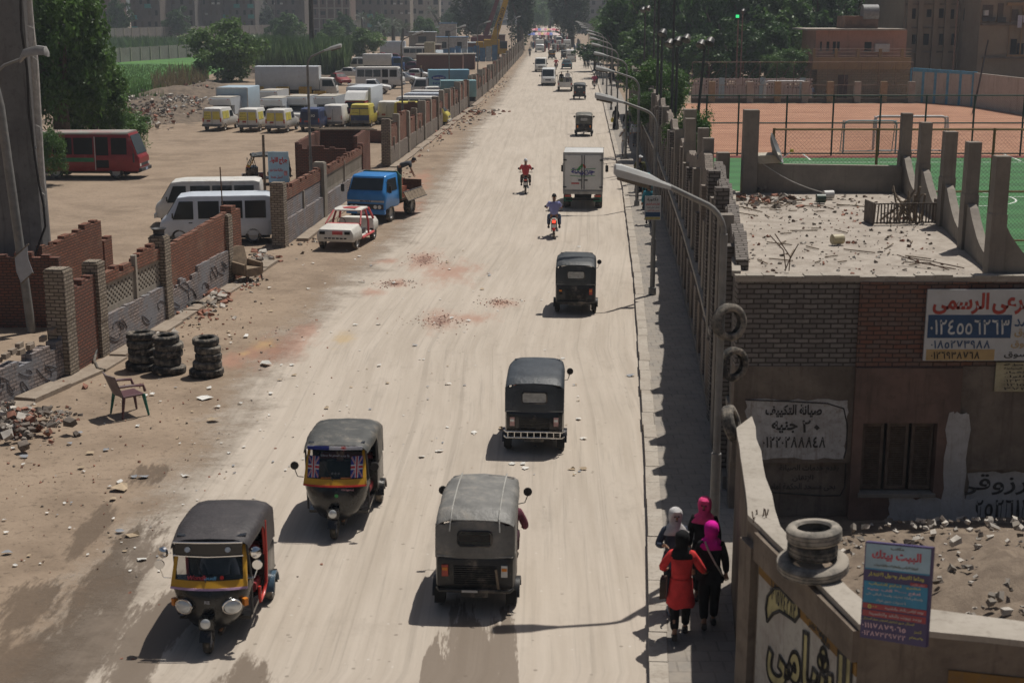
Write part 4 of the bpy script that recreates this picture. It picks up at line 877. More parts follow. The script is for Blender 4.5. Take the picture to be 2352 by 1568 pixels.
def disc(mb, c, nrm, r, th, n=16, sx=1., m=0, dome=0.):
    q = Vector(nrm).to_track_quat('Z', 'Y').to_matrix().to_4x4(); M = Matrix.Translation(c) @ q @ Matrix.Diagonal((sx,1,1,1))
    prof = [(r,0),(r,th)]+([(r*.7,th+dome*.6),(r*.35,th+dome*.92)] if dome else [])+[(0,th+dome)]
    mb.lathe([(0,0)]+prof, n, m, M)
def tuk(label, loc, rz, can, body=M_BLACKP, front=True, trim=M_YELP, tails=(M_TAIL, M_TAIL), bumper='black', mirrors=(1,1), wind='glass', side=None, group='tuk-tuks on the road', winlit=M_GLASS, wrinkle=.012, seed=0, detail=True):
    r_ = random.Random(seed); t = thing('tuk_tuk', label, 'tuk-tuk', loc, rz, group)
    wheel(t, (0,1.17,.205), .205, .11); wheel(t, (-.58,-.82,.205), .205, .13); wheel(t, (.58,-.82,.205), .205, .13)
    # front cowl
    mb = MB(); rings = []
    for (z, hw, yf, ys) in ((.27,.20,1.00,.66),(.33,.34,1.04,.60),(.48,.47,1.10,.55),(.68,.55,1.13,.55),(.86,.59,1.11,.55),(.97,.585,1.06,.55)):
        ring = [(hw*cos(a)*1.0 if abs(cos(a)) < .97 else hw*cos(a), ys+(yf-ys)*(sin(a)**.62 if sin(a) > 0 else 0), z) for a in np.linspace(0, pi, 13)]; rings.append(ring+[(-hw*.98, ys-.04, z), (hw*.98, ys-.04, z)])
    mb.loft(rings); cowl = mb.build('front_cowl', body, t, smooth=50)
    # yellow screen band, frame and screen
    def scr(u, v, off=0.): # u -1..1 across, v 0..1 up
        hw = .575-.05*v; yb = 1.05-.30*v; x = hw*u; return Vector((x, yb-.10*u*u+off, .97+.56*v))
    us = np.linspace(-1, 1, 9)
    mb = MB(); mb.loft([[scr(u,-.02,.012), scr(u,.17,.012), scr(u,.17,-.02), scr(u,-.02,-.02)] for u in us])
    for s_ in (-1, 1): mb.loft([[scr(s_, v, .012), scr(s_*.90, v, .014), scr(s_*.90, v, -.02), scr(s_, v, -.02)] for v in np.linspace(.17, 1., 5)])
    mb.build('screen_frame', trim, t, smooth=40)
    mb = MB(); mb.loft([[scr(u,-.05,.02), scr(u,.0,.02), scr(u,.0,-.02), scr(u,-.05,-.02)] for u in us]); mb.build('trim_strip', mat('pink_trim', (.48,.30,.45), .4) if trim is M_YELP and seed == 1 else M_REDP, t, smooth=40)
    mb = MB(); mb.loft([[scr(u*.9,.17,.006), scr(u*.9,1.,.006), scr(u*.9,1.,-.002), scr(u*.9,.17,-.002)] for u in us]); ws = mb.build('windscreen', M_GLASS, t, smooth=40)
    mb = MB(); mb.tube([scr(.05,.15,.02), scr(.35,.62,.02)], .008, 5); mb.build('wiper', M_BLK, t)
    mb = MB(); mb.loft([[scr(u,1.,.03), scr(u,1.22,.05), scr(u,1.22,-.05), scr(u,1.,-.02)] for u in us]); hdr = mb.build('header_panel', body, t, smooth=40)
    mb = MB(); mb.loft([[scr(u*.86,.55,-.18), scr(u*.86,.0,-.20), scr(u*.86,.0,-.24), scr(u*.86,.55,-.22)] for u in us]) if False else None
    # floor, engine bay, rear body
    mb = MB(); mb.bx(-.55,.55,-.45,.62,.29,.345); mb.bx(-.545,.545,-1.12,-.45,.30,.40); mb.build('floor', body, t)
    mb = MB(); rb = [rrect(.61,.36,.95,.05,-.38), rrect(.63,.36,.97,.06,-.5), rrect(.63,.38,.97,.07,-1.1), rrect(.60,.40,.96,.09,-1.23), rrect(.55,.43,.92,.09,-1.26)]; mb.loft(rb); rear = mb.build('rear_body', body, t, smooth=40)
    mb = MB()
    for k in range(9): mb.box((0, -1.268, .52+k*.036), (.66, .012, .015), rx=.5)
    mb.build('grille', M_BLKD, rear)
    for s_, mt in zip((-1, 1), tails): 
        mb = MB(); mb.box((s_*.47, -1.265, .74), (.10, .045, .19)); tl = mb.build('tail_lamp', mt, rear)
        mb = MB(); mb.box((s_*.47, -1.29, .77), (.085, .012, .05)); mb.build('lens', M_LAMPG if mt is M_TAILP else M_AMB, tl)
    mb = MB(); mb.bx(-.21,.21,-1.30,-1.275,.30,.41); mb.build('number_plate', M_PLATE if seed == 7 else M_BLKD, rear)
    if bumper == 'chrome':
        mb = MB(); 
        for z in (.40,.53): mb.tube([(-.64,-1.22,z),(-.60,-1.33,z),(.60,-1.33,z),(.64,-1.22,z)], .018, 6)
        for k in range(9): mb.tube([(-.56+k*.14,-1.33,.40),(-.56+k*.14,-1.33,.53)], .012, 5)
        mb.build('bumper', M_CHROME, t, smooth=60)
    else:
        mb = MB(); mb.tube([(-.60,-1.2,.42),(-.56,-1.32,.42),(.56,-1.32,.42),(.60,-1.2,.42)], .028, 6); mb.build('bumper', M_BLKD, t, smooth=60)
    for s_ in (-1, 1):
        mb = MB(); mb.box((s_*.57, -1.16, .26), (.17, .015, .24), rx=-.12); mb.build('mud_flap', M_UND, t)
        mb = MB(); mb.loft([[(s_*(.52), -.82+.27*cos(a), .20+.27*sin(a)), (s_*.70, -.82+.27*cos(a), .20+.27*sin(a)), (s_*.70, -.82+.245*cos(a), .20+.245*sin(a)), (s_*.52, -.82+.245*cos(a), .20+.245*sin(a))] for a in np.linspace(.1, pi-.1, 9)]); mb.build('rear_fender', body if side is None else mat('fender_blue', (.06,.10,.14), .25), t, smooth=40)
    # seats
    mb = MB(); mb.loft([rrect(.50,.42,.58,.05,-.10), rrect(.52,.42,.60,.06,-.35), rrect(.52,.42,.60,.06,-.55)]); mb.loft([rrect(.50,.6,1.05,.06,-.52), rrect(.50,.62,1.08,.06,-.62)]); mb.build('passenger_seat', M_SEAT, t, smooth=40)
    mb = MB(); mb.loft([rrect(.30,.45,.60,.05,.42), rrect(.30,.45,.60,.05,.08)]); mb.bx(-.28,.28,.05,.40,.34,.46); mb.build('driver_seat', M_SEAT, t, smooth=40)
    mb = MB(); mb.tube([(-.3,.62,1.0),(-.1,.72,.98),(.1,.72,.98),(.3,.62,1.0)], .016, 6); mb.tube([(0,.72,.98),(0,.95,.55)], .022, 6); mb.build('handlebar', M_DKSTEEL, t)
    # canopy
    ny, na = 15, 17; outer = []; ysn = np.linspace(.80, -1.16, ny)
    for i, y in enumerate(ysn):
        ring = []; f = i/(ny-1); hw = .585+.045*min(1, f*3); top = 1.655+.05*sin(pi*min(1, f*1.15))-(.10*max(0, (f-.86)/.14)**2); low = 1.52 if .06 < f < .56 else 1.53
        low = 1.50-.55*float(np.clip((f-.56)/.06, 0, 1)); dr = .16
        for j in range(na):
            a = j/(na-1); s_ = 1 if a < .5 else -1; k = abs(a-.5)*2  # k 1 at lower edge, 0 at crown
            if k > .45: q = (k-.45)/.55; x = hw; z = (top-dr)-(top-dr-low)*q
            else: q = k/.45*pi/2; x = hw*(sin(q)**.55 if q > 0 else 0); z = top-dr*(1-cos(q)**.75 if q < pi/2 else 1)
            wr = wrinkle*(sin(y*9+seed)+sin(y*17+x*11+seed*2)+.7*sin(y*3+j*1.3))*(.6 if k < .45 else .35)
            ring.append((s_*(x+(wr*.5 if k > .45 else 0)), y, z+(wr if k <= .45 else 0)))
        outer.append(ring)
    mb = MB(); inner = [[(p[0]*.97, p[1], p[2]-.02 if abs(p[0]) < .5 else p[2]) for p in r] for r in outer]
    mb.loft(outer, caps=False, wrap=False); mb.loft(inner, caps=False, wrap=False)
    for R in (0, -1):
        o_ = len(mb.v); mb.v += outer[R]+inner[R]; mb.f += [(o_+j, o_+j+1, o_+na+j+1, o_+na+j) for j in range(na-1)]; mb.m += [0]*(na-1)
    cano = mb.build('canopy', can, t, smooth=50)
    # rear curtain with window
    e = outer[-1]; topz_ = max(p[2] for p in e); mb = MB()
    back = lambda z: -1.17-.08*min(1, (topz_-z)/.5)
    hwc = lambda z: .63-.05*max(0, (z-1.4)/.3)**2
    wz0, wz1, wx = 1.14, 1.37, .265
    zs = [.93, 1.03, wz0, wz1, 1.46, 1.54, topz_-.02]
    xs_ = [-1, -.75, -wx/.63, 0, wx/.63, .75, 1]
    def cp(u, z, off=0.): return (u*hwc(z), back(z)+off+(.05*abs(u)**6), z if z < topz_-.03 else topz_-.02-.13*abs(u)**4)
    for off in (0., .02):
        for i in range(len(zs)-1):
            for j in range(len(xs_)-1):
                if i == 2 and j in (2, 3): continue
                mb.add([cp(xs_[j],zs[i],off), cp(xs_[j+1],zs[i],off), cp(xs_[j+1],zs[i+1],off), cp(xs_[j],zs[i+1],off)], [(0,1,2,3)])
    cur = mb.build('rear_curtain', can, t, smooth=50)
    mb = MB(); fr = [(x, back(z)-.008, z) for (x, z) in [(-wx,wz0+.04),(-wx+.04,wz0),(wx-.04,wz0),(wx,wz0+.04),(wx,wz1-.04),(wx-.04,wz1),(-wx+.04,wz1),(-wx,wz1-.04)]]
    mb.prism(fr, (0,.012,0)); rw = mb.build('rear_window', winlit, cur)
    mb = MB(); mb.tube(fr, .016, 5, closed=True); mb.build('window_frame', M_BLKD, rw, smooth=60)
    mb = MB(); mb.tube([(-.63,-1.0,.96),(-.60,-1.24,.965),(.60,-1.24,.965),(.63,-1.0,.96)], .009, 4); mb.build('piping', mat('pale_piping', (.40,.39,.36), .7), cur)
    # posts
    for s_ in (-1, 1):
        mb = MB(); mb.tube([(s_*.60,-.36,.96),(s_*.60,-.30,1.52)], .02, 6); mb.build('side_post', M_DKSTEEL if side is None else side, t, smooth=60); mb = MB(); mb.tube([(s_*.56,.60,.36),(s_*.57,.62,.98),(s_*.55,.76,1.55)], .02, 6)
        if side is not None: mb.build('side_post', M_DKSTEEL, t, smooth=60); mb = MB(); mb.tube([(s_*.62,-.40,1.5),(s_*.63,-.36,1.0),(s_*.62,-.34,.5),(s_*.60,-.2,.36),(s_*.60,.12,.36),(s_*.60,.14,.62)], .026, 6)
        mb.build('side_post', M_DKSTEEL if side is None else side, t, smooth=60)
    # mirrors
    for s_, on in zip((-1, 1), mirrors):
        if not on: continue
        mb = MB(); mb.tube([(s_*.57,.92,1.08),(s_*.68,.94,1.10),(s_*.73,.93,1.24)], .009, 5); disc(mb, (s_*.73,.94,1.30), (0,-1,0), .075, .03, 14); mb.build('mirror', M_CHROME if seed == 1 else M_BLK, t, smooth=40)
    # front fender with lamp, fork
    mb = MB(); mb.loft([[(-.085, 1.17+.25*cos(a), .205+.25*sin(a)), (.085, 1.17+.25*cos(a), .205+.25*sin(a)), (.07, 1.17+.235*cos(a), .205+.235*sin(a)), (-.07, 1.17+.235*cos(a), .205+.235*sin(a))] for a in np.linspace(.25, 2.6, 9)])
    mb.box((0, 1.20, .50), (.20, .22, .16)); mb.tube([(.075,1.17,.2),(.07,1.12,.55)], .02, 6); mb.tube([(-.075,1.17,.2),(-.07,1.12,.55)], .02, 6); fd = mb.build('front_fender', body, t, smooth=35)
    mb = MB(); disc(mb, (0,1.31,.52), (0,1,.05), .075, .02, 16, dome=.02); mb.build('headlight', M_LAMPG, fd, smooth=50)
    if front and seed == 1:
        for s_ in (-1, 1):
            mb = MB(); disc(mb, (s_*.36,1.065,.70), (s_*.42,1,.12), .105, .03, 20, sx=1.25, dome=.03); hl = mb.build('headlight', M_LAMPG, t, smooth=40)
            mb = MB(); q = [(s_*.36+.13*cos(a)*1., 1.10+.0*sin(a)-.055*s_*cos(a), .70+.108*sin(a)) for a in np.linspace(0, 2*pi, 20)[:-1]]; mb.tube(q, .012, 5, closed=True); mb.build('bezel', M_CHROME, hl, smooth=60)
            mb = MB(); mb.box((s_*.53, .95, .72), (.07, .07, .11), rz=-s_*.8); mb.build('indicator', M_AMB, t)
    return t
def at(px, py, back=True): return G(px, py)
def tuk_at(px, py, label, phi, away=True, **k):
    p = G(px, py); off = .82+.1 if away else 1.25   # rear tyre contact or front tyre contact
    d = Vector((sin(phi), cos(phi), 0)); q = p+d*off
    return tuk(label, (q.x, q.y, .004), -phi if away else pi-phi, **k)
TA = tuk_at(478,1503,'black and yellow tuk-tuk with headlights and red side rails, nearest on the road', .0, False, can=M_CAN[0], seed=1, side=M_REDP, wrinkle=.003)
TB = tuk_at(767,1240,'black and yellow tuk-tuk with union flag stickers on its windscreen', .03, False, can=M_CAN[1], seed=2, wrinkle=.010)
TC = tuk_at(1095,1390,'black tuk-tuk with pale grey wrinkled canopy, seen from behind', .06, True, can=M_CAN[2], body=M_BLKD, seed=3, trim=M_BLKD, tails=(M_TAIL, M_LAMPG), wrinkle=.014)
for x in (-.38,.38):
    mb = MB(); mb.tube([(x, y, 1.655+.05*sin(pi*min(1,f*1.15))-(.10*max(0,(f-.86)/.14)**2)+.004) for f, y in zip(np.linspace(0,1,12), np.linspace(.8,-1.16,12))]+[(x*1.02,-1.2,1.50),(x*1.04,-1.25,1.38)], .011, 4); mb.build('seam', mat('pale_piping', (.40,.39,.36), .7), TC)
TD = tuk_at(1228,1033,'black tuk-tuk with glossy canopy and chrome ladder bumper', .055, True, can=M_CAN[3], seed=4, bumper='chrome', tails=(M_TAILP, M_TAILP), mirrors=(0,1), wrinkle=.006, winlit=mat('milky_window', (.42,.41,.38), .4, .2, 9))
TE = tuk_at(1322,718,'dark tuk-tuk with one red tail lamp driving behind the motorcycle', .06, True, can=M_CAN[4], body=M_BLKD, seed=5, trim=M_BLKD, tails=(M_UND, M_TAIL), mirrors=(0,1), winlit=mat('milky_window', (.42,.41,.38), .4))
TF = tuk_at(1341,313,'olive dusty tuk-tuk ahead of the white box truck', .05, True, can=canopy_m('olive_canopy', (.11,.105,.085), .35), body=M_BLKD, seed=7, trim=M_BLKD, tails=(M_AMB, M_AMB), winlit=mat('milky_window', (.42,.41,.38), .4))
TG = tuk_at(1331,229,'black tuk-tuk with white writing across its rear curtain', .05, True, can=M_CAN[4], body=M_BLKD, seed=8, trim=M_BLKD)
# stickers, flags and writing on the two tuk-tuks that face us
def flag(par, x0, x1, z0, z1, y, yt):
    M_FB, M_FW, M_FR = mat('flag_blue', (.025,.035,.22), .4), mat('flag_white', (.60,.60,.60), .4), mat('flag_red', (.50,.03,.04), .4)
    P = lambda u, v, o_: Vector((x0+(x1-x0)*u, y+(yt-y)*v-.10*(((x0+(x1-x0)*u)/.55)**2)+o_, z0+(z1-z0)*v))
    def strip(mb, a, b_, w, o_, m):
        d = Vector((b_[0]-a[0], b_[1]-a[1])); d.normalize(); n_ = Vector((-d.y, d.x))*w/2
        c = [(a[0]+n_.x,a[1]+n_.y),(b_[0]+n_.x,b_[1]+n_.y),(b_[0]-n_.x,b_[1]-n_.y),(a[0]-n_.x,a[1]-n_.y)]
        mb.add([P(min(1,max(0,u)), min(1,max(0,v)), o_) for u, v in c], [(0,1,2,3)], m)
    mb = MB(); mb.add([P(0,0,.012),P(1,0,.012),P(1,1,.012),P(0,1,.012)], [(0,1,2,3)], 0)
    for w, o_, m in ((.20,.0145,1),(.09,.017,2)): strip(mb,(0,0),(1,1),w,o_,m); strip(mb,(0,1),(1,0),w,o_+.0005,m); strip(mb,(.5,0),(.5,1),w*1.4,o_+.001,m); strip(mb,(0,.5),(1,.5),w*1.2,o_+.0012,m)
    return mb.build('flag_sticker', [M_FB, M_FW, M_FR], par)
flag(TB, -.50,-.29,1.09,1.44,1.00,.815); flag(TB, .29,.50,1.09,1.44,1.00,.815)
M_SILV = mat('silver_sticker', (.42,.42,.45), .4)
def fl(mb, tx, x0, x1, z0, z1, y, yt=None, **k):   # lettering on the front of a tuk-tuk that faces the camera (local +y)
    yt = y if yt is None else yt; letter(mb, tx, (x1, y, z0), (-1,0,0), (0, yt-y, z1-z0), x1-x0, z1-z0, **k)
mb = MB(); fl(mb, 'يا رب استرها معانا', -.26,.26,1.44,1.49,.845,.82, lift=.012); mb.build('lettering', M_SILV, TB)
mb = MB(); mb.loft([[(u, .80-.1*u*u+.075, 1.585), (u, .78-.1*u*u+.075, 1.64), (u, .78-.1*u*u+.06, 1.64), (u, .80-.1*u*u+.06, 1.585)] for u in np.linspace(-.5, .1, 5)]); mb.build('sticker', mat('white_sticker', (.60,.58,.60), .4), TB)
mb = MB(); mb.loft([[(u, .80-.1*u*u+.075, 1.585), (u, .78-.1*u*u+.075, 1.64), (u, .78-.1*u*u+.06, 1.64), (u, .80-.1*u*u+.06, 1.585)] for u in np.linspace(.105, .5, 5)]); mb.build('sticker', mat('flag_blue', (.025,.035,.22), .4), TB)
mb = MB()
for k in range(4): a = k*pi/4; mb.box((-.16+0, .865, 1.612), (.10, .004, .012), ry=a)
mb.build('star_sticker', M_REDP, TB)
mb = MB(); fl(mb, 'Original', -.36,-.14,.885,.925,1.10, lift=.014); mb.build('lettering', mat('pink_sticker', (.50,.25,.28), .4), TB)
mb = MB(); fl(mb, 'MAZAGY', -.30,-.12,1.085,1.11,1.005, lift=.012); fl(mb, 'MAZAGY', .06,.24,1.085,1.11,1.005, lift=.012); mb.build('lettering', M_AMB, TB)
mb = MB(); disc(mb, (-.05,1.135,.80), (0,1,0), .035, .006, 10, sx=1.); mb.build('green_sticker', mat('green_sticker', (.04,.25,.07), .4), TB)
mb = MB()
for k in range(3): disc(mb, (-.07+.06*k, .90, 1.15), (0,1,0), .02, .03, 8)
mb.build('ornament', M_SILV, TB)
mb = MB(); fl(mb, 'Wondk', .02,.32,1.085,1.155,1.01,.98, lift=.014, slant=.2); mb.build('lettering', mat('red_blue_sticker', (.48,.05,.06), .4), TA)
mb = MB(); fl(mb, 'oudi', -.12,.06,1.085,1.14,1.01,.985, lift=.0145, slant=.2); mb.build('lettering', mat('blue_sticker', (.15,.35,.55), .4), TA)
mb = MB(); disc(mb, (-.21,1.005,1.12), (0,1,.5), .03, .012, 12); mb.build('round_sticker', M_REDP, TA)
mb = MB(); fl(mb, 'RE', -.04,.04,.76,.81,1.135, lift=.012); mb.build('lettering', M_SILV, TA)
mb = MB(); mb.loft([[(u, .885-.1*u*u+.03, 1.42+.03*abs(u)), (u, .80-.1*u*u+.10, 1.635), (u, .80-.1*u*u+.07, 1.635), (u, .885-.1*u*u+.015, 1.42+.03*abs(u))] for u in np.linspace(-.5, .5, 9)]); vz = mb.build('visor', M_BLACKP, TA, smooth=40)
mb = MB(); mb.tube([(u, .90-.1*u*u+.03, 1.42+.03*abs(u)) for u in np.linspace(-.52, .52, 9)], .012, 5); mb.tube([(u, .88-.1*u*u+.05, 1.64) for u in np.linspace(-.52, .52, 9)], .012, 5); mb.build('chrome_strip', M_CHROME, vz, smooth=60)
for s_ in (-1, 1): mb = MB(); disc(mb, (s_*.30, .915, 1.53), (0,1,.35), .04, .03, 14); mb.build('lamp', M_LAMPG, vz, smooth=50)
for s_ in (-1, 1):
    mb = MB(); disc(mb, (s_*.68,.80,1.45), (s_*.6,1,0), .085, .05, 14, dome=.03); mb.tube([(s_*.58,.78,1.42),(s_*.68,.8,1.44)], .012, 5); mb.build('mirror', M_CHROME, TA, smooth=50)
mb = MB(); fl(mb, 'السلطان', -.30,.30,.60,.72,0) if False else None
mb = MB(); letter(mb, 'الصقر', (-.30,-1.20,1.18), (1,0,0), (0,0,1), .6, .18, lift=.03); mb.build('lettering', M_PLATE, TG)
mb = MB(); mb.box((.36,-1.30,.60), (.035,.03,.36), ry=-.12); mb.build('stick', M_WOOD, TC); mb = MB(); mb.bx(-.20,.05,-1.355,-1.35,.405,.44); mb.bx(.0,.0,-1.35,-1.35,.4,.4) if False else None; mb.build('sticker', M_PLATE, TC)
# a loft-built vehicle body -----------------------------------------------------------------------------------------------
def vring(y, z0, zb, z1, w, wt, r=.07):
    r = min(r, (z1-zb)*.45); R = [(w*.94, z0), (w, z0+.08), (w, zb-.02), (w*.985, zb+.03), (wt, z1-r), (wt-r*.35, z1-r*.3), (wt-r, z1)]
    return [(x, y, z) for x, z in R]+[(-x, y, z) for x, z in reversed(R)]
def vbody(par, st, mt, name='body'):
    mb = MB(); mb.loft([vring(*s) for s in st]); return mb.build(name, mt, par, smooth=38)
def sidepane(par, y0, y1, z0, z1, w, wt, zb, ztop, mt=None, name='window', sides=(-1,1), inset=0.):
    for s_ in sides:
        X = lambda z: s_*(w+(wt-w)*max(0, min(1, (z-zb)/(ztop-zb)))+.004)
        P = [(X(z), y, z) for y, z in ((y0,z0),(y1,z0),(y1-inset,z1),(y0,z1))]
        mb = MB(); mb.prism(P, (s_*.008,0,0)); o = mb.build(name, mt or M_GLASSD, par)
def endpane(par, P, mt=None, name='windscreen', th=.012, face=1):
    mb = MB(); a = [Vector(p) for p in P]; n_ = (a[1]-a[0]).cross(a[2]-a[0]).normalized(); 
    if n_.y*face < 0: n_ = -n_
    mb.prism([p+n_*.004 for p in a], n_*th); return mb.build(name, mt or M_GLASSD, par)
def boxpart(par, name, mt, *bs, smooth=0):
    mb = MB()
    for b_ in bs: mb.bx(*b_)
    return mb.build(name, mt, par, smooth=smooth)
# microbus (Y+ is its front)
def microbus(label, loc, rz, mt=M_WH, L_=4.5, w=.84, h=1.95, group=None, cab=True, spare=False, n_win=3):
    t = thing('microbus', label, 'van', loc, rz, group); f, b_ = L_/2, -L_/2; zb = .98
    vbody(t, [(b_,.42,zb-.1,h-.28,w*.95,w*.84),(b_+.06,.36,zb,h-.06,w,w*.90),(b_+.3,.34,zb,h,w,w*.92),(f-1.2,.34,zb,h,w,w*.92),(f-.75,.34,zb,h-.06,w,w*.86),(f-.28,.36,zb,zb+.18,w*.98,w*.86),(f-.06,.38,zb-.12,zb+.02,w*.94,w*.84),(f,.44,.75,.86,w*.88,w*.8)], mt)
    endpane(t, [(-w*.80,f-.265,zb+.18),(w*.80,f-.265,zb+.18),(w*.78,f-.70,h-.12),(-w*.78,f-.70,h-.12)])
    sidepane(t, f-1.35, f-.52, zb+.06, h-.22, w, w*.92, zb, h, inset=.28)
    n = n_win; y1 = f-1.5; ln = (y1-(b_+.25))/n
    for k in range(n): sidepane(t, b_+.25+k*ln+.06, b_+.25+(k+1)*ln-.04, zb+.08, h-.22, w, w*.92, zb, h)
    endpane(t, [(w*.78,b_+.005,zb+.12),(-w*.78,b_+.005,zb+.12),(-w*.74,b_+.05,h-.28),(w*.74,b_+.05,h-.28)], name='rear_window', face=-1)
    for y in (f-.75, b_+.85):
        for s_ in (-1, 1): wheel(t, (s_*(w-.1), y, .33), .33, .2)
    boxpart(t, 'bumper', M_WHD if mt is not M_WHB else mt, (-w,w,f-.04,f+.07,.38,.55)); boxpart(t, 'bumper', M_WHD if mt is not M_WHB else mt, (-w,w,b_-.08,b_+.04,.38,.55))
    for s_ in (-1, 1):
        boxpart(t, 'headlight', M_LAMPG, (s_*w*.62-.14,s_*w*.62+.14,f-.02,f+.02,.66,.80)); boxpart(t, 'tail_lamp', M_TAIL, (s_*w*.86-.06,s_*w*.86+.06,b_-.02,b_+.02,.65,.92))
        mb = MB(); mb.tube([(s_*w*.95,f-.6,zb+.15),(s_*(w+.16),f-.55,zb+.2)], .015, 5); mb.box((s_*(w+.17),f-.54,zb+.24), (.12,.05,.2)); mb.build('mirror', M_BLK, t)
        boxpart(t, 'door_handle', M_DKSTEEL, (s_*w-.008,s_*w+.02,f-1.3,f-1.15,zb-.1,zb-.06))
    boxpart(t, 'grille', M_BLK, (-w*.4,w*.4,f-.01,f+.012,.66,.8))
    boxpart(t, 'underside', M_UND, (-w*.8,w*.8,b_+.2,f-.2,.22,.4))
    return t
def gz(px, py, dx=0, dy=0): p = G(px, py); return (p.x+dx, p.y+dy, 0)
PV = 'white vans parked beside the gap in the wall'
microbus('clean white van parked closest to the gap in the brick wall', gz(500,562,-.1,.9), radians(97), M_WHB, 4.55, .85, 1.98, PV)
microbus('second white van half hidden behind the clean white van', gz(480,520,-.1,1.0), radians(96), M_WHD, 4.6, .85, 1.98, PV)
# truck cab (Y+ front), origin at ground under front axle
def truck_cab(t, mt, w=.9, h=2.15, L_=1.55, glass=M_GLASSD, grille=None, z0=.55):
    zb = z0+.72
    b = vbody(t, [(-L_*.62,z0,zb,h,w,w*.9),(.18,z0,zb,h,w,w*.9),(.38,z0,zb,h-.05,w,w*.87),(.70,z0-.05,zb,zb+.12,w,w*.9),(.78,z0-.1,zb-.15,zb,w*.98,w*.92),(.80,z0-.05,zb-.3,zb-.12,w*.96,w*.9)], mt, 'cab')
    endpane(t, [(-w*.84,.712,zb+.13),(w*.84,.712,zb+.13),(w*.79,.432,h-.13),(-w*.79,.432,h-.13)], glass)
    sidepane(t, -L_*.45, .58, zb+.04, h-.18, w, w*.9, zb, h, glass, 'side_window', inset=.27)
    for s_ in (-1, 1):
        mb = MB(); mb.tube([(s_*w*.97,.6,zb+.5),(s_*(w+.2),.72,zb+.45),(s_*(w+.2),.72,zb)], .014, 5); mb.box((s_*(w+.21),.72,zb+.2), (.15,.05,.32)); mb.build('mirror', M_BLK, t)
        mb = MB(); disc(mb, (s_*w*.72,.80,z0+.12), (0,1,0), .085, .03, 14); disc(mb, (s_*w*.50,.80,z0+.12), (0,1,0), .085, .03, 14); mb.build('headlight', M_LAMPG, t, smooth=40)
    boxpart(t, 'bumper', grille or mt, (-w,w,.72,.86,z0-.2,z0-.02)); boxpart(t, 'grille', M_DKSTEEL, (-w*.92,w*.92,.78,.815,z0+.02,z0+.24))
    return b
def box_body(t, mt, y0, y1, z0, z1, hw, name='cargo_box', edge=None):
    mb = MB(); mb.loft([rrect(hw, z0, z1, .04, y0, 2), rrect(hw, z0, z1, .04, y1, 2)]); b = mb.build(name, mt, t, smooth=35)
    if edge:
        mb = MB(); e = .035
        for (x0,x1,zz0,zz1) in ((-hw-.01,hw+.01,z1-.09,z1+.012),(-hw-.01,hw+.01,z0-.012,z0+.07),(-hw-.01,-hw+.08,z0+.07,z1-.09),(hw-.08,hw+.01,z0+.07,z1-.09)):
            for y in (y0, y1): mb.bx(x0, x1, y-.012, y+.012, zz0, zz1)
        mb.build('box_frame', edge, b)
    return b
# blue flatbed truck with bricks
p = G(897,508); bt = thing('flatbed_truck', 'bright blue flatbed truck loaded with red bricks beside the wall', 'truck', (p.x-.80, p.y+.15, 0), pi-radians(17)); M_BLUEP = mat('bright_blue_paint', (.035,.20,.50), .28, .1, 2, dirt=.06)
cabb = truck_cab(bt, M_BLUEP, .92, 2.1, 1.5, M_GLASSD, M_BLUEP, .62)
mb = MB(); mb.bx(-.88,.88,.80,.83,.95,1.03); pn_ = mb.build('name_band', mat('grey_band', (.40,.40,.39), .5), bt); mb = MB(); letter(mb, 'ISUZU', (.26,.832,.957), (-1,0,0), (0,0,1), .52, .062, lift=.004, bold=.03); mb.build('lettering', M_BLK, pn_)
boxpart(bt, 'number_plate', M_PLATE, (-.02,.38,.865,.875,.44,.60)); boxpart(bt, 'plate_band', M_REDP, (-.02,.38,.876,.88,.55,.60))
for s_ in (-1, 1): wheel(bt, (s_*.80,.0,.39), .39, .22); wheel(bt, (s_*.78,-2.55,.39), .39, .34)
boxpart(bt, 'chassis', M_UND, (-.4,.4,-3.4,.3,.5,.75)); boxpart(bt, 'bed', M_RUST, (-.98,.98,-3.55,-1.1,.80,.90))
M_GRN = mat('dark_green_board', (.03,.11,.075), .6, .2)
mb = MB(); mb.prism([(-1.0,-1.06,.9),(1.0,-1.06,.9),(1.0,-1.06,1.95),(.9,-1.06,2.02),(.8,-1.06,2.15),(-.8,-1.06,2.15),(-.9,-1.06,2.02),(-1.0,-1.06,1.95)], (0,.07,0)); mb.build('headboard', M_GRN, bt)
mb = MB()
for k in range(6): mb.box((-1.16, -3.32+k*.4, .98), (.04, .37, .42), ry=.55)
sd = mb.build('side_board', M_WOOD, bt); mb = MB(); mb.tube([(-1.05,-3.52,1.17),(-1.05,-1.1,1.17)], .03, 5); mb.tube([(-1.28,-3.52,.79),(-1.28,-1.1,.79)], .025, 5); mb.build('rail', M_DKSTEEL, sd)
boxpart(bt, 'side_board', M_RUST, (.97,1.02,-3.5,-1.1,.92,1.35)); boxpart(bt, 'tail_board', M_RUST, (-1.0,1.0,-3.6,-3.55,.92,1.5))
M_NB = brick('new_red_bricks', (.42,.14,.085), (.36,.12,.075), (.25,.09,.06), .22, .10, .02, .15)
bl = MB(); r_ = random.Random(4)
for k, (x0,x1,y0,y1,z1) in enumerate(((-.9,.9,-1.95,-1.15,1.42),(-.6,.9,-2.5,-1.95,1.34),(-.3,.9,-3.0,-2.5,1.62),(-.9,-.6,-2.3,-1.95,1.16),(0,.9,-3.4,-3.0,1.45))): bl.bx(x0,x1-.002*k,y0,y1-.003,.905,z1+.001*k)
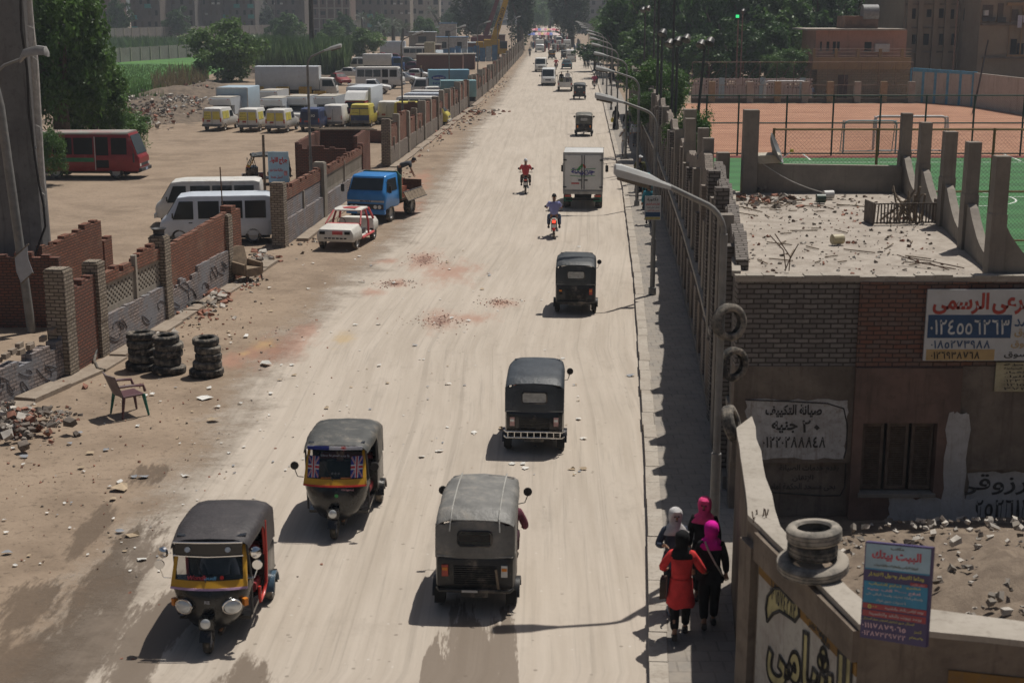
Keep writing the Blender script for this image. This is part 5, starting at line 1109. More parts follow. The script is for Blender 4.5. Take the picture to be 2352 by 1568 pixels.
for k in range(30): bl.box((r_.uniform(-.85,.85), r_.uniform(-3.4,-1.2), .95+r_.uniform(0,.05)), (.2,.1,.07), rz=r_.uniform(0,3))
o = bl.build('brick_load', M_NB); o.matrix_world = bt.matrix_basis.copy(); o.location = bt.location; o.rotation_euler = bt.rotation_euler; tag(o, 'stepped load of new red bricks on the blue flatbed truck', 'bricks')
# stripped white and red saloon shell
p = G(776,575); sc = thing('stripped_car', 'stripped white and red car shell without glass, in front of the blue truck', 'car', (p.x+.25, p.y+1.75, 0), pi-radians(10))
M_SW = mat('primer_white', (.58,.56,.51), .6, .1, 2, dirt=.2); M_SR = mat('old_red_primer', (.40,.06,.06), .55, .2, 2)
vbody(sc, [(1.95,.42,.62,.74,.68,.62),(1.9,.36,.66,.84,.74,.68),(1.7,.34,.68,.88,.77,.70),(.80,.32,.70,.93,.78,.70),(.76,.32,.5,.6,.78,.72)], M_SW, 'bonnet')
vbody(sc, [(.78,.30,.34,.42,.72,.7),(-1.0,.30,.34,.42,.72,.7)], M_SW, 'floor'); vbody(sc, [(-1.0,.30,.5,.62,.78,.72),(-1.1,.32,.7,.90,.78,.70),(-1.75,.36,.7,.88,.76,.68),(-1.85,.42,.66,.80,.70,.64)], M_SW, 'boot')
mb = MB(); mb.loft([rrect(.56,1.33,1.38,.02,.10,2), rrect(.60,1.34,1.43,.03,-.1,2), rrect(.60,1.34,1.43,.03,-.75,2), rrect(.56,1.32,1.37,.02,-.95,2)]); rf = mb.build('roof', M_SW, sc, smooth=40); mb = MB(); mb.prism([(-.30,0,1.434),(.2,-.05,1.434),(.34,-.3,1.434),(.1,-.62,1.434),(-.36,-.55,1.434)], (0,0,.003)); mb.build('red_patch', M_SR, rf)
for s_ in (-1, 1):
    mb = MB(); mb.tube([(s_*.72,.80,.90),(s_*.58,.12,1.36)], .035, 6); mb.tube([(s_*.76,-.25,.36),(s_*.74,-.3,.9),(s_*.60,-.38,1.36)], .045, 6); mb.tube([(s_*.72,-1.15,.88),(s_*.58,-.9,1.36)], .05, 6); mb.tube([(s_*.76,.7,.36),(s_*.76,-1.0,.36)], .055, 6); mb.build('pillar', M_SR, sc, smooth=60)
for y in (1.35, -1.2):
    for s_ in (-1, 1): wheel(sc, (s_*.68, y, .29), .29, .17)
M_HOLE = mat('dark_opening', (.012,.011,.01), .9)
for (x0,x1,z0,z1) in ((-.62,-.40,.66,.77),(.40,.62,.66,.77),(-.32,.10,.65,.78),): boxpart(sc, 'lamp_opening', M_HOLE if x0 != -.32 else M_SR, (x0,x1,1.90,1.962,z0,z1))
for k in range(6): boxpart(sc, 'slot', M_HOLE, (-.48+k*.16,-.37+k*.16,1.94,1.962,.48,.53))
mb = MB(); mb.tube([(.2+.17*cos(a),.35+.05*sin(a),.95+.16*sin(a)) for a in np.linspace(0,2*pi,13)[:-1]], .014, 5, closed=True); mb.build('steering_wheel', M_BLK, sc); boxpart(sc, 'dashboard', M_SR, (-.66,.66,.52,.76,.72,.92)); boxpart(sc, 'seat', M_DKSTEEL, (-.6,-.12,-.4,.1,.42,.62), (.12,.6,-.4,.1,.42,.62))
# white box truck, seen from behind
p = G(1341,480); xt = thing('box_truck', 'white refrigerated box truck with green and purple emblem on its rear doors', 'truck', (p.x+.18, p.y+3.4, 0), -radians(4))
truck_cab(xt, M_WH, .9, 2.25, 1.5); M_TRW = mat('box_white', (.60,.59,.565), .4, .06, 2, dirt=.22, streak=1)
bx_ = box_body(xt, M_TRW, -3.45, -.95, .85, 2.68, .94, edge=mat('box_edge_grey', (.33,.325,.31), .5, .1, dirt=.2))
for s_ in (-1, 1): wheel(xt, (s_*.76,-2.75,.37), .37, .34); wheel(xt, (s_*.78,0,.37), .37, .22)
boxpart(xt, 'chassis', M_UND, (-.4,.4,-3.3,.3,.5,.8)); boxpart(xt, 'rear_beam', mat('dirty_beam', (.36,.34,.31), .7, .2, dirt=.3), (-.94,.94,-3.52,-3.42,.72,.86)); boxpart(xt, 'underrun_bar', M_UND, (-.8,.8,-3.46,-3.4,.42,.5))
for s_ in (-1, 1):
    boxpart(xt, 'tail_lamp', M_TAIL, (s_*.70-.16,s_*.70+.16,-3.5,-3.44,.58,.68)); boxpart(xt, 'mud_flap', mat('green_flap', (.03,.16,.10), .7), (s_*.70-.2,s_*.70+.2,-3.42,-3.40,.36,.56))
    d = boxpart(xt, 'rear_door', M_TRW, (s_*.43-.405,s_*.43+.405,-3.485,-3.455,.95,2.56)); boxpart(xt, 'hinge', M_DKSTEEL, (s_*.86-.08,s_*.86+.08,-3.50,-3.47,2.30,2.36), (s_*.86-.08,s_*.86+.08,-3.50,-3.47,1.02,1.08))
    mb = MB(); mb.tube([(s_*.06,-3.51,.95),(s_*.06,-3.51,2.56)], .018, 6); mb.box((s_*.14,-3.51,1.38), (.16,.03,.05)); mb.build('lock_rod', M_DKSTEEL, xt)
boxpart(xt, 'number_plate', M_PLATE, (-.55,-.18,-3.50,-3.487,1.08,1.26)); boxpart(xt, 'plate_band', M_REDP, (-.55,-.18,-3.505,-3.501,1.20,1.26))
mb = MB(); letter(mb, 'جهينة', (-.56,-3.488,1.62), (1,0,0), (0,0,1), 1.12, .34, bold=.03, lift=.012); mb.build('lettering', mat('deep_violet_ink', (.07,.06,.26), .4), xt)
mb = MB(); 
for (x, z, a, m) in ((-.16,1.98,.7,0),(-.06,2.06,.1,0),(-.20,1.90,1.3,0),(.06,2.04,-.5,1)):
    q = [Vector((x,-3.502,z))+Matrix.Rotation(a,3,'Y') @ Vector((.05*cos(b_),0,.11*sin(b_))) for b_ in np.linspace(0,2*pi,11)[:-1]]; mb.prism(q, (0,.004,0), m)
mb.tube([(-.58,-3.50,1.86),(-.4,-3.50,1.90),(-.18,-3.50,1.86)], .012, 4, 0); mb.tube([(.12,-3.50,1.90),(.4,-3.50,1.92),(.60,-3.50,1.94)], .012, 4, 0); mb.tube([(-.6,-3.50,1.60),(-.2,-3.50,1.56),(.3,-3.50,1.58),(.58,-3.50,1.60)], .012, 4, 0)
mb.build('emblem', [mat('emblem_green', (.04,.30,.07), .4), mat('emblem_red', (.50,.06,.03), .4)], xt)
# ================================================================ PARKED VEHICLES IN THE YARD AND FAR TRAFFIC
M_FADER = mat('faded_red_paint', (.24,.022,.025), .38, .15, 2, dirt=.12); M_ROOFR = plaster('faded_bus_roof', (.33,.22,.21), (.28,.31,.28), .4, .9, .1, (.35,.30,.25), 0)
def bus(label, loc, rz, mt, roofm, L_=6.2, w=.98, h=2.6, stripe=None, glassm=M_GLASSD, group=None, nose=0.):
    t = thing('minibus', label, 'bus', loc, rz, group); f, b_ = L_/2, -L_/2; zb = 1.3
    vbody(t, [(b_,.5,zb-.1,h-.25,w*.96,w*.88),(b_+.1,.42,zb,h-.09,w,w*.93),(f-.75,.42,zb,h-.06,w,w*.93),(f-.55,.42,zb,h-.1,w,w*.91),(f-.12,.42,zb-.1,zb+.04,w,w*.95),(f,.5,zb-.3,zb-.12,w*.97,w*.94)], mt)
    mb = MB(); mb.loft([vring(b_+.08,h-.16,h-.12,h-.04,w*.95,w*.9,.04), vring(f-.6,h-.16,h-.12,h-.0,w*.95,w*.9,.04)]); mb.build('roof', roofm, t, smooth=40)
    endpane(t, [(-w*.90,f-.12,zb+.08),(w*.90,f-.12,zb+.08),(w*.86,f-.488,h-.2),(-w*.86,f-.488,h-.2)], M_GLASSD)
    wins = [(f-1.55,f-.72),(f-2.55,f-2.62+.95) ]; n = 3; y1 = f-2.55; ln = (y1-b_-.15)/n
    sidepane(t, f-1.55, f-.68, zb+.06, h-.32, w, w*.93, zb, h, M_HOLE, 'window')
    for k in range(n): sidepane(t, b_+.15+k*ln+.05, b_+.15+(k+1)*ln-.05, zb+.06, h-.32, w, w*.93, zb, h, M_HOLE if glassm is None else glassm, 'window')
    sidepane(t, f-2.42, f-1.72, .62, h-.28, w+.002, w*.93, zb, h, M_HOLE, 'doorway', sides=(1,))
    mb = MB(); mb.tube([(w+.02,f-2.47,.5),(w*.97,f-2.47,h-.25)], .022, 5); mb.build('door_post', M_PLATE, t)
    if stripe: sidepane(t, b_+.05, f-2.55, .95, 1.18, w+.003, w, zb, h, stripe, 'stripe')
    for y in (f-1.35, b_+1.45):
        for s_ in (-1, 1): wheel(t, (s_*(w-.14), y, .39), .39, .25)
    boxpart(t, 'bumper', M_DKSTEEL, (-w*.98,w*.98,f-.05,f+.12,.42,.60)); boxpart(t, 'number_plate', mat('blue_white_plate', (.30,.36,.48), .5), (-.2,.2,f+.121,f+.13,.45,.58))
    boxpart(t, 'grille', M_DKSTEEL, (-w*.7,w*.7,f-.02,f+.012,.72,.86))
    for s_ in (-1, 1):
        boxpart(t, 'headlight', M_LAMPG, (s_*w*.80-.12,s_*w*.80+.12,f-.03,f+.018,.70,.86))
        mb = MB(); mb.tube([(s_*w,f-.5,zb+.55),(s_*(w+.22),f-.25,zb+.5),(s_*(w+.22),f-.25,zb-.2)], .016, 5); mb.box((s_*(w+.23),f-.24,zb-.1), (.14,.05,.5)); mb.build('mirror', M_BLK, t)
    boxpart(t, 'underside', M_UND, (-w*.8,w*.8,b_+.2,f-.2,.3,.5)); return t
p = G(200,411); BUS = bus('red minibus with a green side stripe parked under the tree by the pylon', (p.x-.05, p.y+.95, 0), radians(-92), M_FADER, M_ROOFR, stripe=mat('green_stripe', (.03,.17,.08), .4, .15), glassm=M_HOLE)
mb = MB(); letter(mb, '70', (.2,1.7,2.56), (0,1,0), (-1,0,0), .42, .3, lift=.02); mb.build('lettering', M_PLATE, BUS)
# small delivery vans seen from behind
def panel_van(label, loc, rz, mt, patch_=None, L_=4.1, w=.80, h=1.78, group=None, letters=None, glassm=None, lamps=M_TAIL):
    t = thing('delivery_van', label, 'van', loc, rz, group); f, b_ = L_/2, -L_/2; zb = .98
    vbody(t, [(b_,.40,zb-.1,h-.22,w*.95,w*.82),(b_+.08,.34,zb,h-.06,w,w*.88),(b_+.5,.32,zb,h,w,w*.90),(f-1.75,.32,zb,h-.05,w,w*.88),(f-1.05,.32,zb,zb+.1,w,w*.9),(f-.2,.34,zb-.14,zb-.06,w*.96,w*.85),(f,.42,.65,.74,w*.88,w*.8)], mt)
    pm = patch_ or glassm or mt
    for s_ in (-1, 1):
        P = [(s_*.06,b_-.002,.90),(s_*w*.84,b_-.002,.90),(s_*w*.76,b_-.002,h-.27),(s_*.06,b_-.002,h-.27)]
        if pm is not mt: endpane(t, P if s_ > 0 else [P[1],P[0],P[3],P[2]], pm, 'rear_window', .008, -1)
        boxpart(t, 'tail_lamp', lamps, (s_*w*.88-.05,s_*w*.88+.05,b_-.03,b_+.05,.72,1.02))
    mb = MB(); mb.bx(-.012,.012,b_-.012,b_+.02,.55,1.5); mb.build('door_gap', M_DKSTEEL, t); mb = MB(); mb.bx(-.42,-.12,b_-.014,b_,.72,.86); mb.build('number_plate', mat('red_plate', (.30,.06,.05), .5), t)
    if pm is not mt: 
        sidepane(t, b_+.30, b_+1.0, .93, h-.27, w, w*.90, zb, h, pm, 'side_window', (1,)); sidepane(t, b_+1.08, b_+1.70, .93, h-.27, w, w*.90, zb, h, pm, 'side_window', (1,))
    sidepane(t, f-2.2, f-1.45, zb+.05, h-.30, w, w*.88, zb, h, M_GLASSD, 'side_window', inset=.2)
    endpane(t, [(-w*.8,f-1.08,zb+.10),(w*.8,f-1.08,zb+.10),(w*.76,f-1.72,h-.12),(-w*.76,f-1.72,h-.12)])
    for y in (f-.75, b_+.75):
        for s_ in (-1, 1): wheel(t, (s_*(w-.08), y, .29), .29, .18, hub=False, n=14)
    boxpart(t, 'bumper', mat('grey_bumper', (.12,.12,.12), .7, .2, dirt=.3), (-w*.98,w*.98,b_-.09,b_+.03,.36,.54))
    if letters:
        mb = MB(); 
        for tx, x0, x1, z0, z1 in letters: letter(mb, tx, (x0,b_-.014,z0), (1,0,0), (0,.1,1), x1-x0, z1-z0, lift=.006)
        mb.build('lettering', M_INK, t)
    return t
M_YP = mat('yellow_window_film', (.58,.50,.10), .5, .12, 3, dirt=.1); M_NAVY = mat('dusty_navy_paint', (.035,.055,.13), .45, .15, 2, dirt=.22); M_YV = mat('yellow_van_paint', (.52,.44,.08), .45, .1, 2, dirt=.15)
GV = 'row of small delivery vans seen from behind'
RL_ = [('راية', -.60,-.2,1.36,1.47), ('RAYA', -.62,-.14,1.16,1.33), ('NOKIA', -.60,-.14,.96,1.09)]
def vat(px, py, dy=2.1): p = G(px, py); return (p.x, p.y+dy, 0)
panel_van('white delivery van with yellow rear windows, at the rubble end of the row', vat(497,302), -radians(9), M_WHD, M_YP, group=GV, letters=RL_)
panel_van('white delivery van with yellow right rear window, second in the row', vat(575,304), -radians(5), M_WHD, M_YP, group=GV, letters=RL_)
panel_van('white delivery van with plain yellow rear windows beside the navy van', vat(640,306), -radians(7), M_WHD, M_YP, group=GV)
NV = panel_van('navy blue delivery van with white number ten on its door', vat(716,303), -radians(4), M_NAVY, mat('navy_panel', (.02,.03,.075), .4, .1, dirt=.15), group=GV)
mb = MB(); letter(mb, '10', (.12,-2.075,1.12), (1,0,0), (0,.1,1), .3, .2, lift=.012); mb.build('lettering', M_PLATE, NV)
panel_van('plain white windowless delivery van right of the navy van', vat(771,296), -radians(6), M_WHD, h=1.85, group=GV, lamps=M_TAILP)
panel_van('blue and yellow delivery van behind the low brick compound', vat(832,294), -radians(5), M_YV, M_YP, h=1.85, group=GV, letters=[('37',-.62,-.45,1.45,1.55), ('NOKIA',-.6,-.16,1.16,1.26)])
_bv = bpy.data.objects[[o.name for o in COL.objects if o.name.startswith('delivery_van')][-1]]
boxpart(_bv, 'rear_door', M_NAVY, (-.74,.74,-2.082,-2.058,.55,.99), (-.70,.70,-2.07,-2.04,1.49,1.56))
panel_van('white delivery van half hidden by the low brick compound', vat(893,286), -radians(4), M_WHD, h=1.85, group=GV, lamps=M_TAILP)
panel_van('white delivery van close behind the long wall and the tall lamp', vat(985,285), -radians(6), M_WHD, h=1.75, group=GV, lamps=M_TAILP)
# pickups carrying overhanging box bodies, facing us
def box_pickup(label, loc, rz, mt, h=2.15, group=None):
    t = thing('box_pickup', label, 'pickup', loc, rz, group); w = .80
    vbody(t, [(-2.2,.4,.85,.95,w*.95,w*.9),(.2,.36,.95,1.0,w,w*.95),(.22,.36,.98,1.50,w,w*.85),(.7,.36,.98,1.52,w,w*.82),(1.15,.36,.98,1.08,w,w*.9),(2.05,.40,.84,.92,w*.95,w*.85),(2.15,.5,.7,.8,w*.9,w*.8)], M_WHD, 'cab')
    endpane(t, [(-w*.8,1.155,1.085),(w*.8,1.155,1.085),(w*.75,.75,1.48),(-w*.75,.75,1.48)], M_GLASSD); sidepane(t, .3, .95, 1.02, 1.44, w, w*.84, .98, 1.5, inset=.2)
    mb = MB(); rings = [[(x, y, z) for (y, z) in ((-2.3,.8),(.15,.8),(.15,1.55),(.95,1.58),(1.2,h-.08),(1.15,h),(-2.3,h+.04))] for x in (-.92,.92)]; mb.loft(rings); b_ = mb.build('cargo_box', mt, t)
    mb = MB(); mb.bx(-.9,.9,-2.25,1.1,h+.045,h+.055); mb.build('box_roof', mat('dusty_box_roof', (.40,.37,.32), .8, .15, 2), b_)
    for s_ in (-1, 1):
        boxpart(t, 'marker_lamp', M_TAIL, (s_*.72-.05,s_*.72+.05,1.17,1.21,h-.14,h-.07)); boxpart(t, 'headlight', M_LAMPG, (s_*.58-.13,s_*.58+.13,2.08,2.13,.66,.82))
        for y in (1.4,-1.35): wheel(t, (s_*.72,y,.31), .31, .19, n=14)
    boxpart(t, 'bumper', M_WHD, (-.82,.82,2.06,2.2,.42,.56)); return t
GB = 'white pickups with overhanging box bodies'
M_BOXW = mat('pale_blue_white_box', (.54,.57,.60), .45, .05, 2, dirt=.2)
for px, py, dz, lab in ((507,289,0,'white box pickup behind the van at the rubble end of the row'),(625,291,0,'white box pickup behind the second and third yellow windowed vans'),(682,288,.05,'white box pickup behind the navy van'),(748,287,.05,'white box pickup beside the red cab truck'),(612,270,.0,'white box pickup standing one row further back near the crates')):
    p = G(px, py); box_pickup(lab, (p.x, p.y+1.9+(1 if px == 612 else 0), 0), pi-radians(8), M_BOXW, 2.15+dz, GB)
# bigger box trucks
def box_truck(label, loc, rz, cabm, boxm, L_=4.6, h=3.1, hw=1.0, z0=.95, group=None, cabh=2.15, adv=None, edge=None):
    t = thing('box_truck', label, 'truck', loc, rz, group); truck_cab(t, cabm, .92, cabh, 1.5); box_body(t, boxm, -1.0-L_, -1.0, z0, h, hw, edge=edge)
    for s_ in (-1, 1): wheel(t, (s_*.8,0,.39), .39, .23, n=14); wheel(t, (s_*.78,-L_*.72,.39), .39, .36, n=14)
    boxpart(t, 'chassis', M_UND, (-.45,.45,-L_-.9,.3,.5,.93)); return t
GT = 'box trucks parked in the yard'
p = G(760,228); box_truck('long white box truck parked sideways behind the stacked crates', (p.x-.2, p.y+1.0, 0), radians(-90), M_WHD, M_BOXW, 6.6, 3.35, 1.05, group=GT, edge=M_PLATE)
p = G(822,290); t = box_truck('white box truck with red cab and white roof fairing facing the camera', (p.x-.2, p.y+.8, 0), pi-radians(7), M_FADER, M_BOXW, 4.6, 3.0, 1.02, group=GT, cabh=2.0)
mb = MB(); mb.loft([[(x, y, z) for (y, z) in ((-.9,2.0),(.42,2.0),(.45,2.06),(-.1,2.62),(-.9,2.75))] for x in np.linspace(-.84,.84,3)]); mb.build('roof_fairing', M_WH, t, smooth=30)
p = G(528,285); t = thing('cargo_box', 'tall pale blue cargo body standing behind the box pickup near the rubble', 'cargo box', (p.x+.1, p.y+3.6, 0), radians(-5)); b_ = box_body(t, mat('pale_blue_box', (.36,.45,.52), .45, .06, 2, dirt=.15), -1.9, 1.9, .55, 2.85, 1.35, 'body', M_PLATE); boxpart(t, 'leg', M_UND, (-1.2,-1.0,-1.7,-1.5,0,.55), (1.0,1.2,-1.7,-1.5,0,.55)); boxpart(t, 'leg', M_UND, (-1.2,-1.0,1.5,1.7,0,.55), (1.0,1.2,1.5,1.7,0,.55))
p = G(985,232); ad = box_truck('box truck with a blue oval advert and white cab beside the long wall', (p.x-1.2, p.y+3.2, 0), radians(140)-pi/2+radians(0), M_WH, mat('sky_blue_box', (.22,.40,.50), .4, .1, 1, dirt=.1), 4.2, 3.0, 1.0, group=GT)
ad.rotation_euler.z = radians(97)
mb = MB(); q = [(-1.006, -2.0+.75*cos(a), 2.2+.26*sin(a)) for a in np.linspace(0, 2*pi, 25)[:-1]]; mb.prism(q, (-.006,0,0)); ov = mb.build('oval_emblem', mat('emblem_blue', (.03,.07,.30), .4), ad)
mb = MB(); letter(mb, 'SAMSUNG', (-1.013,-1.42,2.1), (0,-1,0), (0,0,1), 1.16, .19, lift=.004, bold=.02); mb.build('lettering', M_PLATE, ov); mb = MB(); letter(mb, 'NX300', (-1.008,-1.4,1.5), (0,-1,0), (0,0,1), 1.6, .26, lift=.004, bold=.02); mb.build('lettering', mat('emblem_blue', (.03,.07,.30), .4), ad)
p = G(1010,248); t = box_truck('second advert box truck with teal side, half hidden by the long wall', (p.x-1.0, p.y+1.8, 0), radians(96), M_WHD, mat('teal_box', (.20,.36,.38), .45, .12, 1.2, dirt=.25), 3.4, 2.5, .95, group=GT, cabh=1.9)
# vans hidden behind the long wall, only roofs show
GW = 'vans parked tight behind the long wall'
for px, py, mt, lab in ((985,292,M_YV,'yellow van showing only its roof over the long wall'),(985,276,M_WHD,'white van roof over the wall next to the yellow van'),(1000,266,M_WHB,'bluish white van roof over the wall, third from the brick compound'),(1012,258,M_WHD,'dusty white van roof over the wall below the advert trucks')):
    p = G(px, py); microbus(lab, (p.x-.6, p.y+1.6, 0), radians(-96), mt, 4.4, .84, 1.9, GW)
# sedan and pickup
def car(label, loc, rz, mt, L_=4.2, w=.80, h=1.42, group=None, lod=0):
    t = thing('saloon_car', label, 'car', loc, rz, group); f, b_ = L_/2, -L_/2; zb = .88
    vbody(t, [(b_,.42,.62,.78,w*.9,w*.8),(b_+.1,.34,.76,.90,w*.96,w*.86),(b_+.75,.30,zb,.97,w,w*.9),(b_+1.25,.30,zb,h-.05,w,w*.74),(b_+1.6,.30,zb,h,w,w*.76),(f-1.85,.30,zb,h-.03,w,w*.74),(f-1.2,.30,zb,.98,w,w*.88),(f-.25,.32,.70,.80,w*.96,w*.84),(f,.42,.58,.68,w*.86,w*.74)], mt)
    sidepane(t, b_+1.15, f-1.62, zb+.05, h-.10, w, w*.75, zb, h, M_GLASSD, 'side_window', inset=.18)
    endpane(t, [(-w*.78,f-1.195,.99),(w*.78,f-1.195,.99),(w*.68,f-1.785,h-.06),(-w*.68,f-1.785,h-.06)]); endpane(t, [(w*.76,b_+.775,1.0),(-w*.76,b_+.775,1.0),(-w*.68,b_+1.2,h-.08),(w*.68,b_+1.2,h-.08)], name='rear_window', face=-1)
    for s_ in (-1, 1):
        boxpart(t, 'headlight', M_LAMPG, (s_*w*.64-.13,s_*w*.64+.13,f-.08,f-.0,.60,.72)); boxpart(t, 'tail_lamp', M_TAIL, (s_*w*.68-.12,s_*w*.68+.12,b_-.012,b_+.08,.66,.80))
        for y in (f-.85, b_+.85): wheel(t, (s_*(w-.08), y, .29), .29, .18, n=14)
    return t
def pickup(label, loc, rz, mt, cargo=None, canvas=False, group=None):
    t = thing('pickup_truck', label, 'pickup', loc, rz, group); w = .82
    vbody(t, [(-.45,.4,.98,1.0,w,w*.95),(-.43,.4,.98,1.55,w,w*.84),(.5,.4,.98,1.60,w,w*.82),(1.05,.4,.98,1.08,w,w*.9),(2.05,.42,.82,.92,w*.95,w*.85),(2.2,.5,.7,.8,w*.9,w*.8)], mt, 'cab')
    endpane(t, [(-w*.8,1.055,1.085),(w*.8,1.055,1.085),(w*.75,.575,1.54),(-w*.75,.575,1.54)]); sidepane(t, -.35, .8, 1.02, 1.50, w, w*.84, .98, 1.58, inset=.25)
    mb = MB(); mb.bx(-w,w,-2.4,-.5,.55,.66); mb.bx(-w,-w+.06,-2.4,-.5,.66,1.08); mb.bx(w-.06,w,-2.4,-.5,.66,1.08); mb.bx(-w,w,-2.46,-2.4,.55,1.08); mb.build('bed', mt, t)
    for s_ in (-1, 1):
        boxpart(t, 'headlight', M_LAMPG, (s_*.6-.13,s_*.6+.13,2.12,2.2,.66,.82)); boxpart(t, 'tail_lamp', M_TAIL, (s_*.72-.06,s_*.72+.06,-2.48,-2.44,.72,.98))
        for y in (1.45,-1.5): wheel(t, (s_*.74,y,.34), .34, .21, n=14)
    boxpart(t, 'bumper', M_DKSTEEL, (-.82,.82,2.12,2.28,.45,.6))
    if canvas:
        mb = MB(); arc = [(-.86,.9),(-.86,1.85),(-.7,2.1),(0,2.2),(.7,2.1),(.86,1.85),(.86,.9)]
        for k0, k1 in ((0,1),(1,2),(2,3),(3,4),(4,5),(5,6)):
            a, b_ = arc[k0], arc[k1]; mb.prism([(a[0],-2.4,a[1]),(b_[0],-2.4,b_[1]),(b_[0],-.5,b_[1]),(a[0],-.5,a[1])], (-.0,.0,.02))
        mb.build('canvas_cover', mat('khaki_canvas', (.20,.18,.14), .85, .2, 3, dirt=.3), t)
    return t
p = G(850,217); PK = pickup('white pickup with a long open bed parked in front of the white bus', (p.x, p.y+.9, 0), radians(-92), M_WH)
p = G(872,204); bus('white minibus with open door parked behind the white pickup', (p.x, p.y+1.1, 0), radians(-94), M_WH, M_WHD, L_=5.6, h=2.5)
GC = 'cars parked in the yard'
def cpk(px, py, rz, mt, lab): p = G(px, py); return car(lab, (p.x, p.y+.9, 0), radians(rz), mt, group=GC)
tx = cpk(957,184,-95,M_WH,'white and purple taxi beside the brick hut'); boxpart(tx, 'side_stripe', mat('taxi_purple', (.25,.04,.22), .4), (.801,.81,-2.0,-.2,.55,.85)); mb = MB(); letter(mb, 'مصر للتاكسى', (.812,-1.1,.6), (0,1,0), (0,0,1), 1.6, .2, lift=.004); mb.build('lettering', M_REDP, tx)
cpk(925,193,-100,mat('silver_paint', (.45,.46,.47), .3, .05, 2, .3, dirt=.1),'silver saloon nosing out in front of the taxi'); cpk(778,196,-150,M_FADER,'red hatchback behind the cab of the long white truck'); cpk(805,180,-105,mat('tarp_white', (.56,.55,.53), .7, .1, 4),'car wrapped in a pale tarpaulin beside the rubble'); cpk(910,143,-95,mat('dark_red_paint', (.14,.02,.03), .35),'dark red car in front of the white lorry by the shacks'); cpk(935,152,-95,mat('dark_green_paint', (.02,.05,.045), .3),'dark green car between the parked lorries'); cpk(880,140,-100,mat('maroon_paint', (.22,.03,.05), .35),'maroon car beside the white microbus with roof rack'); cpk(950,165,-98,mat('plum_paint', (.10,.03,.06), .35),'plum coloured car behind the taxi'); cpk(1005,165,-90,M_BLKD,'black car behind the long wall near the shack'); cpk(1035,160,-95,mat('grey_paint', (.20,.21,.22), .35),'grey car under the lean-to by the long wall')
mr = microbus('white microbus with a roof rack beside the reeds', (G(832,164).x, G(832,164).y+1, 0), radians(94), M_WH, 4.4, .85, 2.0); mb = MB()
for k in range(5): mb.tube([(-.7,-1.8+k*.6,2.08),(.7,-1.8+k*.6,2.08)], .02, 5)
mb.tube([(-.7,-1.8,2.1),(-.7,.6,2.1)], .02, 5); mb.tube([(.7,-1.8,2.1),(.7,.6,2.1)], .02, 5); mb.build('roof_rack', M_DKSTEEL, mr)
p = G(890,166); box_truck('white box truck with blue cab front behind the white minibus', (p.x+1.6, p.y+1, 0), radians(-92), mat('deep_blue_paint', (.04,.10,.26), .35), M_WH, 4.2, 2.6, .95, group=GT)
p = G(928,136); box_truck('white lorry with a tall box beyond the parked cars', (p.x+1.2, p.y+1, 0), radians(-92), M_WH, M_WHB, 4.6, 3.2, 1.0, group=GT); p = G(990,140); bus('cream bus standing by the blue site fence', (p.x-2, p.y+1, 0), radians(-90), M_WHD, M_WHD, L_=6, h=2.4)
# moving traffic further up the road
microbus('white microbus coming towards us beside the open backed pickup', (G(1261,198).x, G(1261,198).y+2.2, 0), pi-.05, M_WH, 4.5, .86, 2.05); microbus('white microbus with roof load following the first white microbus', (G(1243,166).x, G(1243,166).y+2.2, 0), pi-.05, M_WHD, 4.5, .86, 2.0)
PKC = pickup('canvas covered pickup carrying people on its open back', (G(1300,211).x, G(1300,211).y+2.5, 0), -.05, M_WHD, canvas=True)
car('dark teal saloon driving away beside the white van', (G(1303,160).x, G(1303,160).y+2, 0), -.05, mat('dark_teal_paint', (.03,.07,.08), .3)); microbus('white microbus driving away past the tree', (G(1313,143).x, G(1313,143).y+2.2, 0), -.05, M_WH, 4.5, .86, 2.05)
GTR = 'distant traffic near the market'
tuk('far tuk-tuk with pale roof behind the microbuses', (G(1268,137).x, G(1268,137).y+1, 0), pi, can=M_CAN[1], seed=9, group=GTR); dup(TG, (G(1297,137).x, G(1297,137).y+1, 0), -.04, 'far dark tuk-tuk beside the departing white microbus', GTR); dup(TF, (G(1291,120).x, G(1291,120).y+1, 0), -.04, 'far olive tuk-tuk with another dark one alongside', GTR); dup(TF, (G(1275,120).x, G(1275,120).y+1, 0), -.04, 'far olive tuk-tuk in the middle of the road before the market', GTR)
p = G(1240,121); t = box_truck('white pickup lorry with raised box coming down the left lane', (p.x, p.y+1, 0), pi, M_WH, M_WHD, 2.6, 2.6, .9, group=GTR, cabh=1.7)
car('dark car stopped left of the far pickup lorry', (G(1258,108).x, G(1258,108).y+2, 0), -.03, M_BLKD, group=GTR); car('dark red far car near the market umbrellas', (G(1268,104).x, G(1268,104).y+2, 0), -.03, mat('dark_red_paint', (.14,.02,.03), .35), group=GTR); microbus('pale far microbus by the market stalls', (G(1284,103).x, G(1284,103).y+2, 0), pi, M_WHD, group=GTR); microbus('far white van at the right edge under the eucalyptus', (G(1303,112).x, G(1303,112).y+2, 0), 0, M_WH, group=GTR); car('pale far car at the market edge', (G(1237,98).x, G(1237,98).y+2, 0), pi, M_WHD, group=GTR); car('far grey car right of the market crowd', (G(1296,96).x, G(1296,96).y+2, 0), 0, mat('grey_paint', (.20,.21,.22), .35), group=GTR)
# tuk-tuk hidden behind the garage sign
tuk('parked tuk-tuk behind the pale blue garage sign', (AY(612,400,77.5).x, 77.5, 0), pi/2+.3, can=M_CAN[4], seed=12, trim=M_YELP, group=None)
